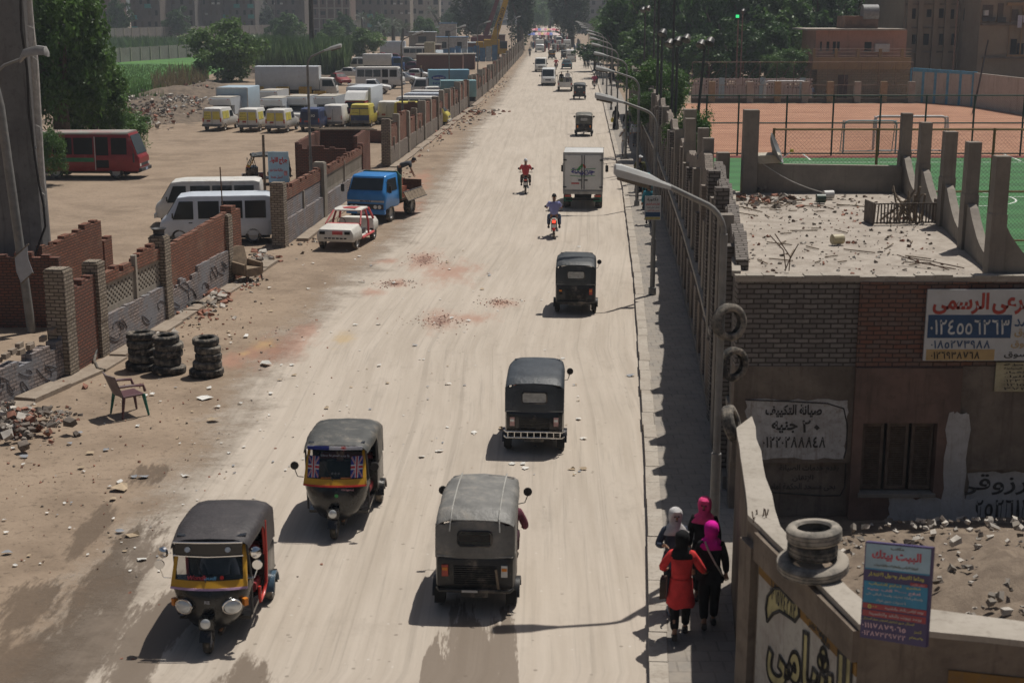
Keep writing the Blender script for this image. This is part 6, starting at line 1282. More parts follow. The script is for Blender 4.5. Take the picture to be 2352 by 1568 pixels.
# ================================================================ MOTORCYCLES AND PEOPLE
M_SKIN = mat('skin', (.27,.145,.09), .55, .1, 6); M_HAIR = mat('dark_hair', (.012,.010,.009), .6, .2, 20); M_SHOE = mat('dark_shoe', (.03,.027,.025), .5, .2)
_cl = {}
def cloth(name, col): return mat('cloth_'+name, col, .9, .14, 7, bmp=.35, spec=.15)
def skin_mesh(verts, edges, rad, name, mt, par, sub=1, root=0):
    me = bpy.data.meshes.new(name); me.from_pydata(verts, edges, []); o = bpy.data.objects.new(name, me); COL.objects.link(o)
    md = o.modifiers.new('skin', 'SKIN'); md.use_smooth_shade = True; sd = o.modifiers.new('sub', 'SUBSURF'); sd.levels = sub; sd.render_levels = sub
    for i, r in enumerate(rad):
        sv = me.skin_vertices[0].data[i]; sv.radius = r if isinstance(r, tuple) else (r, r); sv.use_root = (i == root)
    dg = bpy.context.evaluated_depsgraph_get(); ev = bpy.data.meshes.new_from_object(o.evaluated_get(dg)); ev.name = name
    ev.materials.clear(); ev.materials.append(mt); ev.polygons.foreach_set('use_smooth', [True]*len(ev.polygons))
    o.modifiers.clear(); o.data = ev; o.name = name; bpy.data.meshes.remove(me)
    if par: o.parent = par
    return o
def person(label, loc, rz, h=1.70, top=None, legs=None, pose='stand', hair='short', head=None, sleeve='long', dress=None, hands=True, arms=None, lean=0., seat=0., female=False, step=.18, headturn=0., group=None, headc=M_HAIR, tunic=0., sub=1, shoe=None):
    """figure facing local +y; pose stand / walk / ride / sit; dress: material of a long robe; head: None hair only, or scarf / cap / turban material"""
    s = h/1.72; t = thing('person', label, 'person', loc, rz, group); V = Vector
    sit = pose in ('ride', 'sit'); hz = seat if sit else .93*s
    hip = V((0, 0, hz)); ln = lean
    def up(z, y=0., x=0.): return V((x*s, y*s+sin(ln)*z*s, hz+cos(ln)*z*s))
    waist, chest, neck, hd = up(.17), up(.40), up(.55), up(.70, .015)
    sw, hw = (.175 if female else .20), .09
    legsj = []
    for sd in (-1, 1):
        if pose == 'ride': k = hip+V((sd*.20*s, .40*s, -.05*s)); a = k+V((sd*.02, -.20*s, -.40*s)); toe = a+V((0,.17*s,-.03*s))
        elif pose == 'sit': k = hip+V((sd*.11*s, .42*s, .0)); a = k+V((0, .05*s, -.42*s)); toe = a+V((0,.17*s,-.03*s))
        else:
            st = step*sd if pose == 'walk' else .02*sd; k = hip+V((sd*.095*s, st*.55*s+.015, -.44*s)); a = V((sd*.09*s, st*s-(.05 if st < 0 and pose == 'walk' else 0), (.09+(.06 if st < -.05 and pose == 'walk' else 0))*s)); toe = a+V((sd*.02, .15*s, -.045*s))
        legsj.append((hip+V((sd*hw*s, 0, -.03*s)), k, a, toe))
    armj = []
    am = arms or {}
    for i, sd in enumerate((-1, 1)):
        sh = up(.50, 0, sd*sw); d = am.get(sd)
        if d is None and pose == 'ride': d = ((sd*.10,.16,-.22), (-sd*.02,.26,.02))
        elif d is None and pose == 'walk': d = ((sd*.06,-sd*step*.35,-.27), (sd*.02,-sd*step*.2+.07,-.22))
        elif d is None: d = ((sd*.06,-.02,-.28), (sd*.0,.06,-.24))
        el = sh+V(d[0])*s; wr = el+V(d[1])*s; armj.append((sh, el, wr))
    # one continuous body: spine, legs, arms with palm and five fingers
    vs = [hip, waist, chest, neck, hd, hd+V((0,.01,.10*s))]; rd = [(.13*s,.10*s),(.115*s,.09*s),(.135*s,.09*s),(.055*s,.055*s),(.078*s,.092*s),(.06*s,.07*s)]; ed = [(0,1),(1,2),(2,3),(3,4),(4,5)]
    def chain(frm, pts, rs):
        for p, r in zip(pts, rs): vs.append(p); rd.append(r*s if not isinstance(r, tuple) else r); ed.append((frm, len(vs)-1)); frm = len(vs)-1
        return frm
    for (hp, k, a, toe) in legsj: chain(0, [hp, (hp+k)/2, k, (k+a)/2+V((0,-.015*s,.04*s)), a, toe], [.085,.078,.055,.055,.038,.032])
    for i, (sh, el, wr) in enumerate(armj):
        d = (wr-el).normalized(); w_ = chain(2, [sh, el, (el+wr)/2, wr], [.05,.04,.036,.026]); palm = chain(w_, [wr+d*.06*s], [.034])
        if hands:
            sidev = d.cross(V((0,1,0))); sidev = sidev.normalized() if sidev.length > .1 else V((1,0,0)); cur = sidev.cross(d).normalized()
            for f in range(4):
                b0 = wr+d*.085*s+sidev*(f-1.5)*.021*s; L1 = (.040,.048,.045,.035)[f]*s; c = b0+d*L1+cur*.010*s; chain(palm, [b0, c, c+d*L1*.55+cur*.028*s], [.0105,.0095,.008])
            th = wr+d*.045*s+sidev*(-.04*s); chain(w_, [th, th+d*.035*s-sidev*.018*s+cur*.015*s], [.012,.009])
    skin_mesh(vs, ed, rd, 'body', M_SKIN, t, sub)
    # head details
    hm = MB(); c = hd+V((0,.0,.045*s)); R = .098*s
    fw = V((sin(headturn), cos(headturn), 0)); rt = V((fw.y, -fw.x, 0))
    if hands:
        hm.box(tuple(c+fw*.098*s+V((0,0,-.015*s))), (.028*s,.03*s,.045*s), rz=-headturn); hm.box(tuple(c+rt*.088*s+V((0,0,-.01*s))), (.02*s,.03*s,.05*s), rz=-headturn); hm.box(tuple(c-rt*.088*s+V((0,0,-.01*s))), (.02*s,.03*s,.05*s), rz=-headturn); hm.build('face', M_SKIN, t, smooth=60)
        em = MB()
        for q in (-1, 1): disc(em, c+fw*.086*s+rt*q*.034*s+V((0,0,.012*s)), fw, .013*s, .008*s, 8)
        em.box(tuple(c+fw*.092*s+V((0,0,-.062*s))), (.042*s,.012*s,.011*s), rz=-headturn); em.build('eyes_and_mouth', M_HAIR, t)
    def cap_rings(scale=1., z0=-.01, back=0.):
        rings = []
        for q in np.linspace(0, 1, 6):
            a = q*pi/2; rr = R*scale*cos(a*.97); z = c.z+z0*s+R*1.28*scale*sin(a); rings.append([(c.x+rr*.92*cos(b_)-fw.x*back*s, c.y+rr*1.08*sin(b_)-fw.y*back*s, z) for b_ in np.linspace(0, 2*pi, 15)[:-1]])
        return rings
    if hair == 'short':
        m_ = MB(); m_.loft(cap_rings(1.06, .01, .012)); m_.build('hair', headc, t, smooth=60)
    elif hair in ('cap', 'turban'):
        m_ = MB(); m_.loft(cap_rings(1.10, .012))
        if hair == 'cap': m_.box(tuple(c+fw*.12*s+V((0,0,.028*s))), (.13*s,.10*s,.014*s), rz=-headturn)
        else: m_.tube([(c.x+.105*s*cos(b_), c.y+.115*s*sin(b_), c.z+(.05+.012*sin(3*b_))*s) for b_ in np.linspace(0, 2*pi, 13)[:-1]], .036*s, 7, closed=True)
        m_.build('cap' if hair == 'cap' else 'turban', head, t, smooth=60)
    elif hair == 'scarf':
        m_ = MB(); rings = [] # hood with an opening for the face, falling over shoulders
        for (z, rx, ry, op) in ((.146,.002,.002,0),(.142,.03,.04,0),(.135,.06,.07,0),(.10,.095,.11,.0),(.05,.108,.122,.62),(-.01,.108,.122,.75),(-.06,.103,.115,.70),(-.10,.092,.10,.0),(-.14,.10,.10,0),(-.19,.135,.115,0),(-.25,.185,.125,0),(-.30,.20,.12,0)):
            ring = []
            for b_ in np.linspace(0, 2*pi, 21)[:-1]:
                d_ = V((sin(b_), cos(b_), 0)); fr = 1.; 
                if op and abs((b_+pi) % (2*pi)-pi) < op: fr = .62
                q = c+(rt*d_.x*rx+fw*d_.y*ry*fr)*s*(1.08+(.05 if z < -.1 else .025)*sin(b_*5+z*30)+(.1 if z < -.15 else 0)); ring.append((q.x, q.y, c.z+z*s))
            rings.append(ring)
        m_.loft(rings, caps=False); m_.build('headscarf', head, t, smooth=60)
    # clothes
    if top is not None:
        vs = [hip+V((0,0,.0 if not tunic else -.05*s)), waist, chest, up(.52)]; rd = [(.182*s,.148*s) if not tunic else (.20*s,.165*s),(.170*s,.135*s),(.195*s,.140*s),(.10*s,.09*s)]; ed = [(0,1),(1,2),(2,3)]
        for (sh, el, wr) in armj: 
            if sleeve == 'long': chain(2, [sh, el, wr-(wr-el)*.06], [.084,.070,.052])
            else: chain(2, [sh, sh.lerp(el,.75)], [.086,.078])
        skin_mesh(vs, ed, rd, 'shirt', top, t, sub)
        if tunic:
            m_ = MB(); rings = []
            for q in np.linspace(0, 1, 7):
                z = hz+.10*s-q*tunic*s; rx, ry = (.175+.055*q)*s, (.145+.06*q)*s; rings.append([(rx*cos(b_)*(1+.05*q*sin(7*b_)), ry*sin(b_)*(1+.05*q*cos(6*b_))+sin(ln)*(z-hz), z+(.02*s*sin(4*b_) if q == 1 else 0)) for b_ in np.linspace(0, 2*pi, 25)[:-1]])
            m_.loft(rings, caps=False); m_.build('tunic_skirt', top, t, smooth=60)
    if legs is not None:
        vs = [hip, hip+V((0,0,.08*s))]; rd = [(.172*s,.145*s),(.165*s,.135*s)]; ed = [(0,1)]
        for (hp, k, a, toe) in legsj: chain(0, [hp, (hp+k)/2, k, (k+a)/2, a+(k-a)*.12], [.120,.114,.088,.080,.072])
        skin_mesh(vs, ed, rd, 'trousers', legs, t, sub)
    if dress is not None:
        m_ = MB(); rings = []
        for z, rx, ry in ((.03,.27,.24),(.3,.24,.21),(.6,.20,.17),(.9,.165,.135),(1.1,.145,.115),(1.3,.17,.12),(1.42,.15,.10),(1.47,.07,.065)):
            rings.append([(rx*s*cos(b_)*(1+.03*sin(8*b_+z)), ry*s*sin(b_)*(1+.04*cos(7*b_))+(.02*s if z < .5 else 0), z*s) for b_ in np.linspace(0, 2*pi, 23)[:-1]])
        m_.loft(rings); m_.build('robe', dress, t, smooth=60)
        for (sh, el, wr) in armj: skin_mesh([sh, el, wr-(wr-el)*.08], [(0,1),(1,2)], [.072*s,.066*s,.06*s], 'sleeve', dress, t, sub)
    for (hp, k, a, toe) in legsj:
        m_ = MB(); m_.loft([rrect(.042*s, -.045*s, .05*s, .03*s, -.08*s, 2), rrect(.046*s, -.05*s, .045*s, .03*s, .0, 2), rrect(.05*s, -.05*s, .02*s, .025*s, .10*s, 2), rrect(.035*s, -.05*s, -.0, .02*s, .18*s, 2)])
        o = m_.build('shoe', shoe or M_SHOE, t, smooth=50); o.location = a+V((0,0,-.035*s)); o.rotation_euler = (0,0,0)
    return t
Z = .157
def spot(px, py, z=Z): p = G(px, py, z); return (p.x, p.y, z)
C = cloth
P_ = 'four women walking together on the footway'
BK = C('black', (.012,.012,.013)); 
w1_ = person('woman in a coral red tunic and black headscarf walking away with a shoulder bag', spot(1561,1462), -.1, 1.60, C('coral', (.60,.05,.05)), BK, 'walk', 'scarf', BK, female=True, tunic=.46, step=.2, group=P_, arms={1:((.14,.02,-.24),(.06,.16,-.12)), -1:((-.14,.0,-.24),(.05,.14,-.08))})
w2_ = person('woman in black with a magenta headscarf and white shoulder strap, seen from behind', spot(1627,1440), -.05, 1.62, BK, BK, 'walk', 'scarf', C('magenta', (.62,.012,.30)), female=True, tunic=.20, step=.14, group=P_)
w3_ = person('woman in a pale headscarf and black top walking towards us', spot(1545,1398), pi+.15, 1.60, C('denim_dark', (.05,.06,.085)), C('dark_jeans', (.018,.02,.027)), 'walk', 'scarf', C('pale_scarf', (.50,.485,.48)), female=True, tunic=.22, step=.15, group=P_, arms={-1:((.0,.06,-.26),(.12,.2,.02)), 1:((.12,.02,-.25),(-.06,.2,.06))}, shoe=mat('pale_shoe', (.35,.36,.38), .6))
w4_ = person('woman in black with a bright pink headscarf facing us by the wall', spot(1612,1372), pi-.2, 1.62, BK, BK, 'stand', 'scarf', C('pink', (.72,.07,.22)), female=True, tunic=.3, headturn=.1, group=P_)
m_ = MB(); m_.loft([rrect(.09,-.17,.17,.05,-.04,3), rrect(.11,-.18,.16,.05,.04,3)]); bg = m_.build('shoulder_bag', mat('brown_bag', (.05,.032,.024), .6), smooth=40); bg.location = Vector(w1_.location)+Vector((-.26,.02,.80)); bg.rotation_euler = (0,0,1.3); tag(bg, 'dark brown handbag hanging at the side of the woman in coral', 'handbag')
m_ = MB(); m_.tube([(-.10,-.075,1.42),(-.05,-.145,1.30),(.06,-.16,1.10),(.17,-.13,.92),(.19,-.02,.86)], .016, 5); m_.build('bag_strap', mat('pale_strap', (.42,.40,.36), .7), w2_, smooth=60)
# pedestrians further along
person('man in white with a white cap and a hand to his face on the footway', spot(1433,358), pi+.1, 1.74, C('white', (.62,.62,.62)), C('white_trousers', (.58,.58,.58)), 'stand', 'cap', C('white', (.62,.62,.62)), sleeve='short', arms={1:((.10,.04,-.25),(-.12,.10,.22))})
person('man in a pale grey shirt walking away in the shade of the wall', spot(1458,338), -.05, 1.75, C('pale_grey', (.36,.38,.42)), C('grey_trousers', (.10,.105,.12)), 'walk', 'short')
person('person in a long black robe carrying a yellow bag by the kerb', spot(1414,297), -.1, 1.66, None, None, 'stand', 'scarf', BK, dress=BK, female=True)
m_ = MB(); m_.lathe([(.0,-.02),(.12,.0),(.15,.12),(.10,.28),(.03,.36)], 10); yb = m_.build('carrier_bag', mat('yellow_bag', (.50,.42,.05), .5, .2), smooth=50); yb.location = Vector(spot(1406,290))+Vector((.02,0,.33)); tag(yb, 'yellow carrier bag held by the person in black by the kerb', 'bag')
person('man in an olive jacket, white turban and long black robe on the footway', spot(1469,440), -.05, 1.76, C('olive', (.10,.10,.035)), None, 'stand', 'turban', C('white', (.62,.62,.62)), dress=C('charcoal', (.03,.03,.035)))
person('person in a teal jacket walking beneath the printed notice', spot(1489,515), -.05, 1.68, C('teal', (.03,.19,.25)), C('jeans', (.06,.085,.14)), 'walk', 'short')
person('person in a turquoise headscarf beside the person in teal', spot(1487,480), -.05, 1.6, C('turquoise', (.05,.26,.30)), None, 'stand', 'scarf', C('turquoise', (.05,.26,.30)), dress=C('dark_robe', (.03,.06,.075)), female=True)
person('person in dark clothes under the hanging tree branches', spot(1440,310), 0, 1.7, BK, C('dark_jeans', (.018,.02,.027)), 'walk', 'short', hands=False)
GPF = 'people on the far footway'
for px, py, col, lab, drs in ((1379,178,(.03,.03,.035),'far pedestrian in grey by the bend of the footway',0),(1371,192,(.20,.20,.2),'far man in a pale shirt near the cyclist',0),(1402,182,(.012,.012,.013),'far woman in a black robe, one of a pair by the wall',1),(1408,184,(.012,.012,.013),'far woman in a black robe, nearer the wall of a pair',1),(1418,205,(.02,.02,.025),'dark pedestrian in the wall shade below the hanging leaves',0),(1343,157,(.03,.03,.035),'far pedestrian in black crossing by the tree shade',0),(1350,158,(.05,.06,.09),'far pedestrian in blue beside the one in black',0),(1402,196,(.02,.02,.02),'seated far figure in dark clothes at the wall foot',0)):
    person(lab, spot(px, py, .0 if px < 1370 else Z), random.uniform(-.3,.3), 1.68, C('f%d' % px, col), C('dark_jeans', (.018,.02,.027)), 'walk', 'scarf' if drs else 'short', BK, dress=BK if drs else None, hands=False, group=GPF)
person('distant person in dark clothes standing by the far left wall', spot(1217,130,0), 0, 1.72, C('blue_grey', (.06,.08,.11)), C('dark_jeans', (.018,.02,.027)), 'stand', 'short', hands=False)
person('man standing by the taxi near the brick hut', spot(968,184,0), pi/2, 1.75, C('slate', (.05,.07,.09)), C('dark_jeans', (.018,.02,.027)), 'stand', 'cap', C('tan', (.30,.24,.12)), hands=False)
person('boy in blue standing on the clay court path by the far goal', spot(1863,232,0), pi, 1.5, C('sky_blue', (.12,.22,.38)), C('jeans', (.06,.085,.14)), 'stand', 'short', hands=False)
# motorcycles
def moto(label, loc, rz, tank=M_BLACKP, tail=M_TAIL, seatm=M_BLK, group=None):
    t = thing('motorcycle', label, 'motorcycle', loc, rz, group)
    wheel(t, (0,.62,.29), .29, .08, n=18); wheel(t, (0,-.58,.29), .29, .10, n=18)
    mb = MB(); mb.loft([rrect(.06,.72,.86,.03,-.75,2), rrect(.11,.72,.84,.04,-.45,2), rrect(.12,.70,.80,.04,-.1,2), rrect(.09,.72,.82,.03,.05,2)]); mb.build('saddle', seatm, t, smooth=40)
    mb = MB(); mb.loft([rrect(.09,.70,.86,.05,.02,3), rrect(.14,.68,.93,.07,.18,3), rrect(.12,.72,.93,.06,.40,3), rrect(.06,.78,.88,.03,.50,3)]); mb.build('fuel_tank', tank, t, smooth=45)
    mb = MB(); mb.tube([(0,.42,.82),(0,.1,.45),(0,-.25,.40),(0,-.58,.29)], .03, 6); mb.tube([(.06,.62,.29),(.06,.45,.95)], .022, 6); mb.tube([(-.06,.62,.29),(-.06,.45,.95)], .022, 6); mb.tube([(.09,-.58,.29),(.1,-.45,.72)], .02, 6); mb.tube([(-.09,-.58,.29),(-.1,-.45,.72)], .02, 6); mb.build('frame', M_DKSTEEL, t, smooth=60)
    mb = MB(); mb.box((0,.02,.46), (.24,.34,.30)); mb.build('engine', M_DKSTEEL, t); mb = MB(); mb.tube([(.12,.1,.35),(.14,-.3,.30),(.15,-.78,.36)], [.02,.04,.045], 7); mb.build('exhaust', M_CHROME, t, smooth=60)
    mb = MB(); mb.tube([(-.36,.30,1.02),(-.2,.42,1.0),(.2,.42,1.0),(.36,.30,1.02)], .016, 6)
    hb = mb.build('handlebar', M_DKSTEEL, t, smooth=60)
    for s_ in (-1, 1): mb = MB(); mb.tube([(s_*.26,.36,1.01),(s_*.33,.4,1.18)], .007, 4); disc(mb, (s_*.35,.40,1.2), (0,-1,0), .055, .015, 10, sx=1.3); mb.build('mirror', M_BLK, t)
    mb = MB(); mb.loft([[(-.06,-.58+.34*cos(a),.29+.34*sin(a)),(.06,-.58+.34*cos(a),.29+.34*sin(a)),(.05,-.58+.32*cos(a),.29+.32*sin(a)),(-.05,-.58+.32*cos(a),.29+.32*sin(a))] for a in np.linspace(1.2,2.9,7)]); mb.build('mudguard', tank, t, smooth=40)
    mb = MB(); mb.box((0,-.86,.74), (.14,.06,.09)); mb.build('tail_lamp', tail, t); mb = MB(); mb.box((0,-.90,.56), (.18,.012,.13)); mb.build('number_plate', M_PLATE, t)
    mb = MB(); disc(mb, (0,.58,.90), (0,1,0), .08, .04, 12, dome=.02); mb.build('headlight', M_LAMPG, t, smooth=50); return t
def rider(px, py, phi, ml, pl_, tank, tail, seatm, **k):
    p = G(px, py); d = Vector((sin(phi), cos(phi), 0)); q = p+d*.62; moto(ml, (q.x, q.y, .004), -phi, tank, tail, seatm); return person(pl_, (q.x-d.x*.22, q.y-d.y*.22, .004), -phi, seat=.90, pose='ride', lean=.10, **k)
rider(1207,446,.02,'dark motorcycle with a small white plate under the red shirted rider','motorcycle rider in a red shirt and white skull cap seen from behind',M_BLACKP,M_TAIL,M_BLK,h=1.72,top=C('red_shirt',(.48,.07,.075)),legs=C('brown_trousers',(.05,.04,.032)),hair='cap',head=C('white',(.62,.62,.62)),sleeve='short')
M_LIT = mat('lit_brake_lamp', (.9,.06,.03), .3, .05, emit=2.5)
rider(1272,548,.04,'red motorcycle with lit brake lamp under the blue shirted rider','motorcycle rider in a lilac blue shirt and jeans seen from behind',M_REDP,M_LIT,mat('cream_saddle',(.42,.40,.35),.6),h=1.80,top=C('lilac_blue',(.24,.25,.46)),legs=C('jeans',(.06,.085,.14)),sleeve='short')
rider(1277,160,pi,'far motorcycle coming towards us','far motorcycle rider in red and yellow coming towards us',M_REDP,M_TAIL,M_BLK,h=1.72,top=C('red_shirt',(.48,.07,.075)),legs=BK,hands=False)
rider(1365,205,.05,'dark bicycle-like motorcycle by the kerb','cyclist in a pink top riding by the kerb',M_BLACKP,M_TAIL,M_BLK,h=1.7,top=C('dark_pink',(.38,.06,.12)),legs=C('dark_jeans',(.018,.02,.027)),hands=False)
# driver leaning out of the grey canopy tuk-tuk, driver of the nearest one, labourer on the brick truck, men on the pickup
R_ = lambda t, v: tuple(t.matrix_basis @ Vector(v)) if False else tuple(Matrix.Translation(t.location) @ Matrix.Rotation(t.rotation_euler.z, 4, 'Z') @ Vector(v))
person('driver in a plum shirt with arm and knee out of the grey canopied tuk-tuk', R_(TC,(.42,.30,.0)), TC.rotation_euler.z, 1.72, C('plum',(.15,.05,.07)), C('dark_plum_trousers',(.06,.03,.04)), 'sit', 'short', seat=.66, arms={1:((.10,.05,-.25),(-.02,.16,-.10))})
person('driver in a grey blue shirt behind the windscreen of the nearest tuk-tuk', R_(TA,(0,.22,.0)), TA.rotation_euler.z, 1.72, C('grey_blue',(.20,.23,.29)), C('dark_jeans', (.018,.02,.027)), 'sit', 'short', seat=.64)
person('driver inside the union flag tuk-tuk', R_(TB,(0,.22,.0)), TB.rotation_euler.z, 1.70, C('dark_green_shirt',(.03,.05,.045)), C('dark_jeans', (.018,.02,.027)), 'sit', 'short', seat=.64, hands=False)
person('labourer in dark grey bending over the bricks on the blue truck', R_(bt,(-.45,-2.2,1.30)), bt.rotation_euler.z+1.9, 1.74, C('dark_grey_shirt',(.06,.065,.075)), C('dark_trousers',(.025,.025,.03)), 'stand', 'short', lean=1.25, sleeve='short', arms={1:((.02,.06,-.28),(0,.1,-.24)), -1:((-.02,.04,-.28),(0,.12,-.24))})
person('man in a white shirt standing on the back of the canvas pickup', R_(PKC,(.3,-2.3,.66)), PKC.rotation_euler.z, 1.6, C('white', (.62,.62,.62)), C('grey_trousers', (.10,.105,.12)), 'stand', 'short', hands=False); person('man in dark clothes riding at the left of the canvas pickup', R_(PKC,(-.4,-2.3,.66)), PKC.rotation_euler.z, 1.5, BK, C('olive', (.10,.10,.035)), 'stand', 'short', hands=False)
# ================================================================ TREES AND PLANTS
def leafmat(name, a, b_, c3=None):
    m, nt, b = nodes(name); v = coord(nt); oi = nd(nt, 'ShaderNodeObjectInfo')
    c = mixc(nt, ramp(nt, noise(nt, v, .9, 4, .7), .36, .64), a, b_)
    c = mixc(nt, mth(nt, 'MULTIPLY', ramp(nt, noise(nt, v, 4.5, 2), .5, .72), .7), c, c3 or tuple(x*1.6 for x in b_))
    c = mixc(nt, mth(nt, 'MULTIPLY', oi.outputs['Random'], .28), c, tuple(x*.72 for x in a))
    L(nt, c, b.inputs['Base Color']); b.inputs['Roughness'].default_value = .5; b.inputs['Specular IOR Level'].default_value = .3
    tr = nd(nt, 'ShaderNodeBsdfTranslucent'); L(nt, c, tr.inputs[0]); mx = nd(nt, 'ShaderNodeMixShader'); mx.inputs[0].default_value = .36
    L(nt, b.outputs[0], mx.inputs[1]); L(nt, tr.outputs[0], mx.inputs[2]); L(nt, mx.outputs[0], nt.nodes['Material Output'].inputs[0]); return m
LF_DK = leafmat('dark_foliage', (.030,.070,.019), (.064,.135,.034)); LF_MD = leafmat('mid_foliage', (.050,.110,.026), (.100,.185,.044)); LF_LT = leafmat('light_foliage', (.080,.145,.038), (.145,.235,.062)); LF_GR = leafmat('grey_green_foliage', (.036,.060,.030), (.068,.095,.048)); LF_DRY = leafmat('dry_stems', (.13,.10,.055), (.22,.175,.10)); LF_REED = leafmat('reed_leaves', (.07,.125,.05), (.13,.19,.085))
M_BARK = mat('tree_bark', (.10,.075,.055), .95, .3, 6, bmp=.8)
def quads(P, U, V_):
    n = len(P); v = np.empty((n*4, 3), np.float32); v[0::4] = P-U-V_; v[1::4] = P+U-V_*.2; v[2::4] = P+U*.2+V_; v[3::4] = P-U*.7+V_*.5
    return v
def quadmesh(name, v, mt):
    n = len(v)//4; me = bpy.data.meshes.new(name); me.vertices.add(n*4); me.vertices.foreach_set('co', v.ravel()); me.loops.add(n*4); me.loops.foreach_set('vertex_index', np.arange(n*4, dtype=np.int32)); me.polygons.add(n)
    me.polygons.foreach_set('loop_start', np.arange(0, n*4, 4, dtype=np.int32)); me.materials.append(mt); me.update(calc_edges=True); return me
def crown_mesh(name, mt, n=5200, nc=60, shape=(1,1,1), leaf=.055, cl=.24, seed=0, hang=0., low=-.75):
    """leaves on many clumps spread through an uneven unit crown centred on the origin"""
    r = np.random.default_rng(seed); d = r.normal(size=(nc, 3)); d /= np.linalg.norm(d, axis=1)[:, None]; rad = r.uniform(.25, 1, nc)**.45
    lump = 1+.22*np.sin(d[:, 0]*3.1+seed)+.18*np.sin(d[:, 1]*4.3+seed*2)+.12*np.sin(d[:, 2]*5+seed)
    C_ = d*(rad*lump*.82)[:, None]; C_ = C_[C_[:, 2] > low]; nc = len(C_); cr = cl*r.uniform(.55, 1.3, nc)
    k = r.integers(0, nc, n); e = r.normal(size=(n, 3)); e /= np.linalg.norm(e, axis=1)[:, None]; e[:, 2] = np.where(r.random(n) < .6, np.abs(e[:, 2]), e[:, 2])
    P = C_[k]+e*(cr[k]*r.uniform(.45, 1.08, n))[:, None]
    if hang: P[:, 2] -= hang*r.random(n)*(np.hypot(P[:, 0], P[:, 1]) > .4)
    P *= np.array(shape); nr = e*.7+r.normal(size=(n, 3))*.7+np.array([0,0,.35]); nr /= np.linalg.norm(nr, axis=1)[:, None]
    a = np.cross(nr, r.normal(size=(n, 3))); a /= np.linalg.norm(a, axis=1)[:, None]; b_ = np.cross(nr, a); s_ = leaf*r.uniform(.5, 1.4, n)[:, None]
    return quadmesh(name, quads(P, a*s_, b_*s_*.62), mt)
CR = {'round': [crown_mesh('crown', LF_MD, 6500, 70, seed=s_) for s_ in (1, 2)], 'dark': [crown_mesh('crown', LF_DK, 7000, 75, (1,1,.95), seed=s_) for s_ in (3, 4)], 'near': [crown_mesh('crown', LF_MD, 24000, 150, (1,1,1.2), .033, .22, 5)], 'street': [crown_mesh('crown', LF_MD, 12000, 90, (1,1,1.1), .036, .22, 6, .25)],
      'bush': [crown_mesh('crown', LF_LT, 14000, 110, (1,1,.85), .04, .24, 7, low=-1)], 'tall': [crown_mesh('crown', LF_GR, 8000, 80, (.62,.62,1.5), .045, .20, s_, .35) for s_ in (8, 9)], 'light': [crown_mesh('crown', LF_LT, 5200, 60, seed=10)], 'wide': [crown_mesh('crown', LF_DK, 7500, 80, (1.25,1.1,.72), .045, .22, 11)]}
def tree(label, px, Y, ztop, rad, kind='round', zlow=None, group=None, i=0, x=None, trunk=True, name='tree', sq=1.):
    x = AY(px, 100, Y).x if x is None else x; zlow = max(.6, ztop-rad*2*sq) if zlow is None else zlow
    cz, rz_ = (ztop+zlow)/2, (ztop-zlow)/2; t = thing(name, label, 'tree' if name != 'bush' else 'bush', (x, Y, 0), 0, group)
    r = random.Random(px*7+int(Y)); mb = MB(); tr = .035*ztop+.04
    if trunk:
        lean_ = (r.uniform(-.4,.4), r.uniform(-.3,.3)); top = (lean_[0], lean_[1], cz)
        mb.tube([(0,0,-.1), (lean_[0]*.3, 0, cz*.35), (lean_[0]*.7, lean_[1]*.6, cz*.7), top], [tr*1.25, tr, tr*.75, tr*.35], 8)
        for k in range(6):
            a = k*1.05+r.random(); f = r.uniform(.4,.8); b0 = (lean_[0]*f, lean_[1]*f*.8, cz*f); mb.tube([b0, (b0[0]+cos(a)*rad*.35, b0[1]+sin(a)*rad*.35, b0[2]+rz_*.35), (b0[0]+cos(a)*rad*.65, b0[1]+sin(a)*rad*.65, b0[2]+rz_*.75)], [tr*.5, tr*.32, tr*.12], 6)
        mb.build('trunk', M_BARK, t, smooth=60)
    me = CR[kind][i % len(CR[kind])]; c = bpy.data.objects.new('crown', me); COL.objects.link(c); c.parent = t; c.location = (0, 0, cz); c.scale = (rad, rad, rz_/{'tall':1.5,'near':1.2,'street':1.1,'wide':.72,'bush':.85}.get(kind, 1)); c.rotation_euler = (0, 0, r.uniform(0, 6.28))
    if kind == 'tall': c.scale = (rad/.62, rad/.62, rz_/1.5)
    return t
tree('tall leafy green tree rising behind the red minibus beside the pylon', 128, 86, 13.5, 3.5, 'near', .8); tree('lower dense green tree spreading right of the tall one above the red minibus', 200, 90, 8.0, 2.6, 'near', .4, i=0); tree('small leafy bush between the pylon and the rear of the red minibus', 92, 77, 3.2, 1.1, 'street', .5, name='bush', trunk=False); tree('low dark branches spreading over the rubble bank by the red minibus', 262, 92, 3.0, 2.2, 'street', .4)
tree('huge loose pale green bush between the reeds and the green field', 516, 186, 8.2, 5.4, 'bush', -.6, name='bush')
GF = 'trees below the apartment blocks'
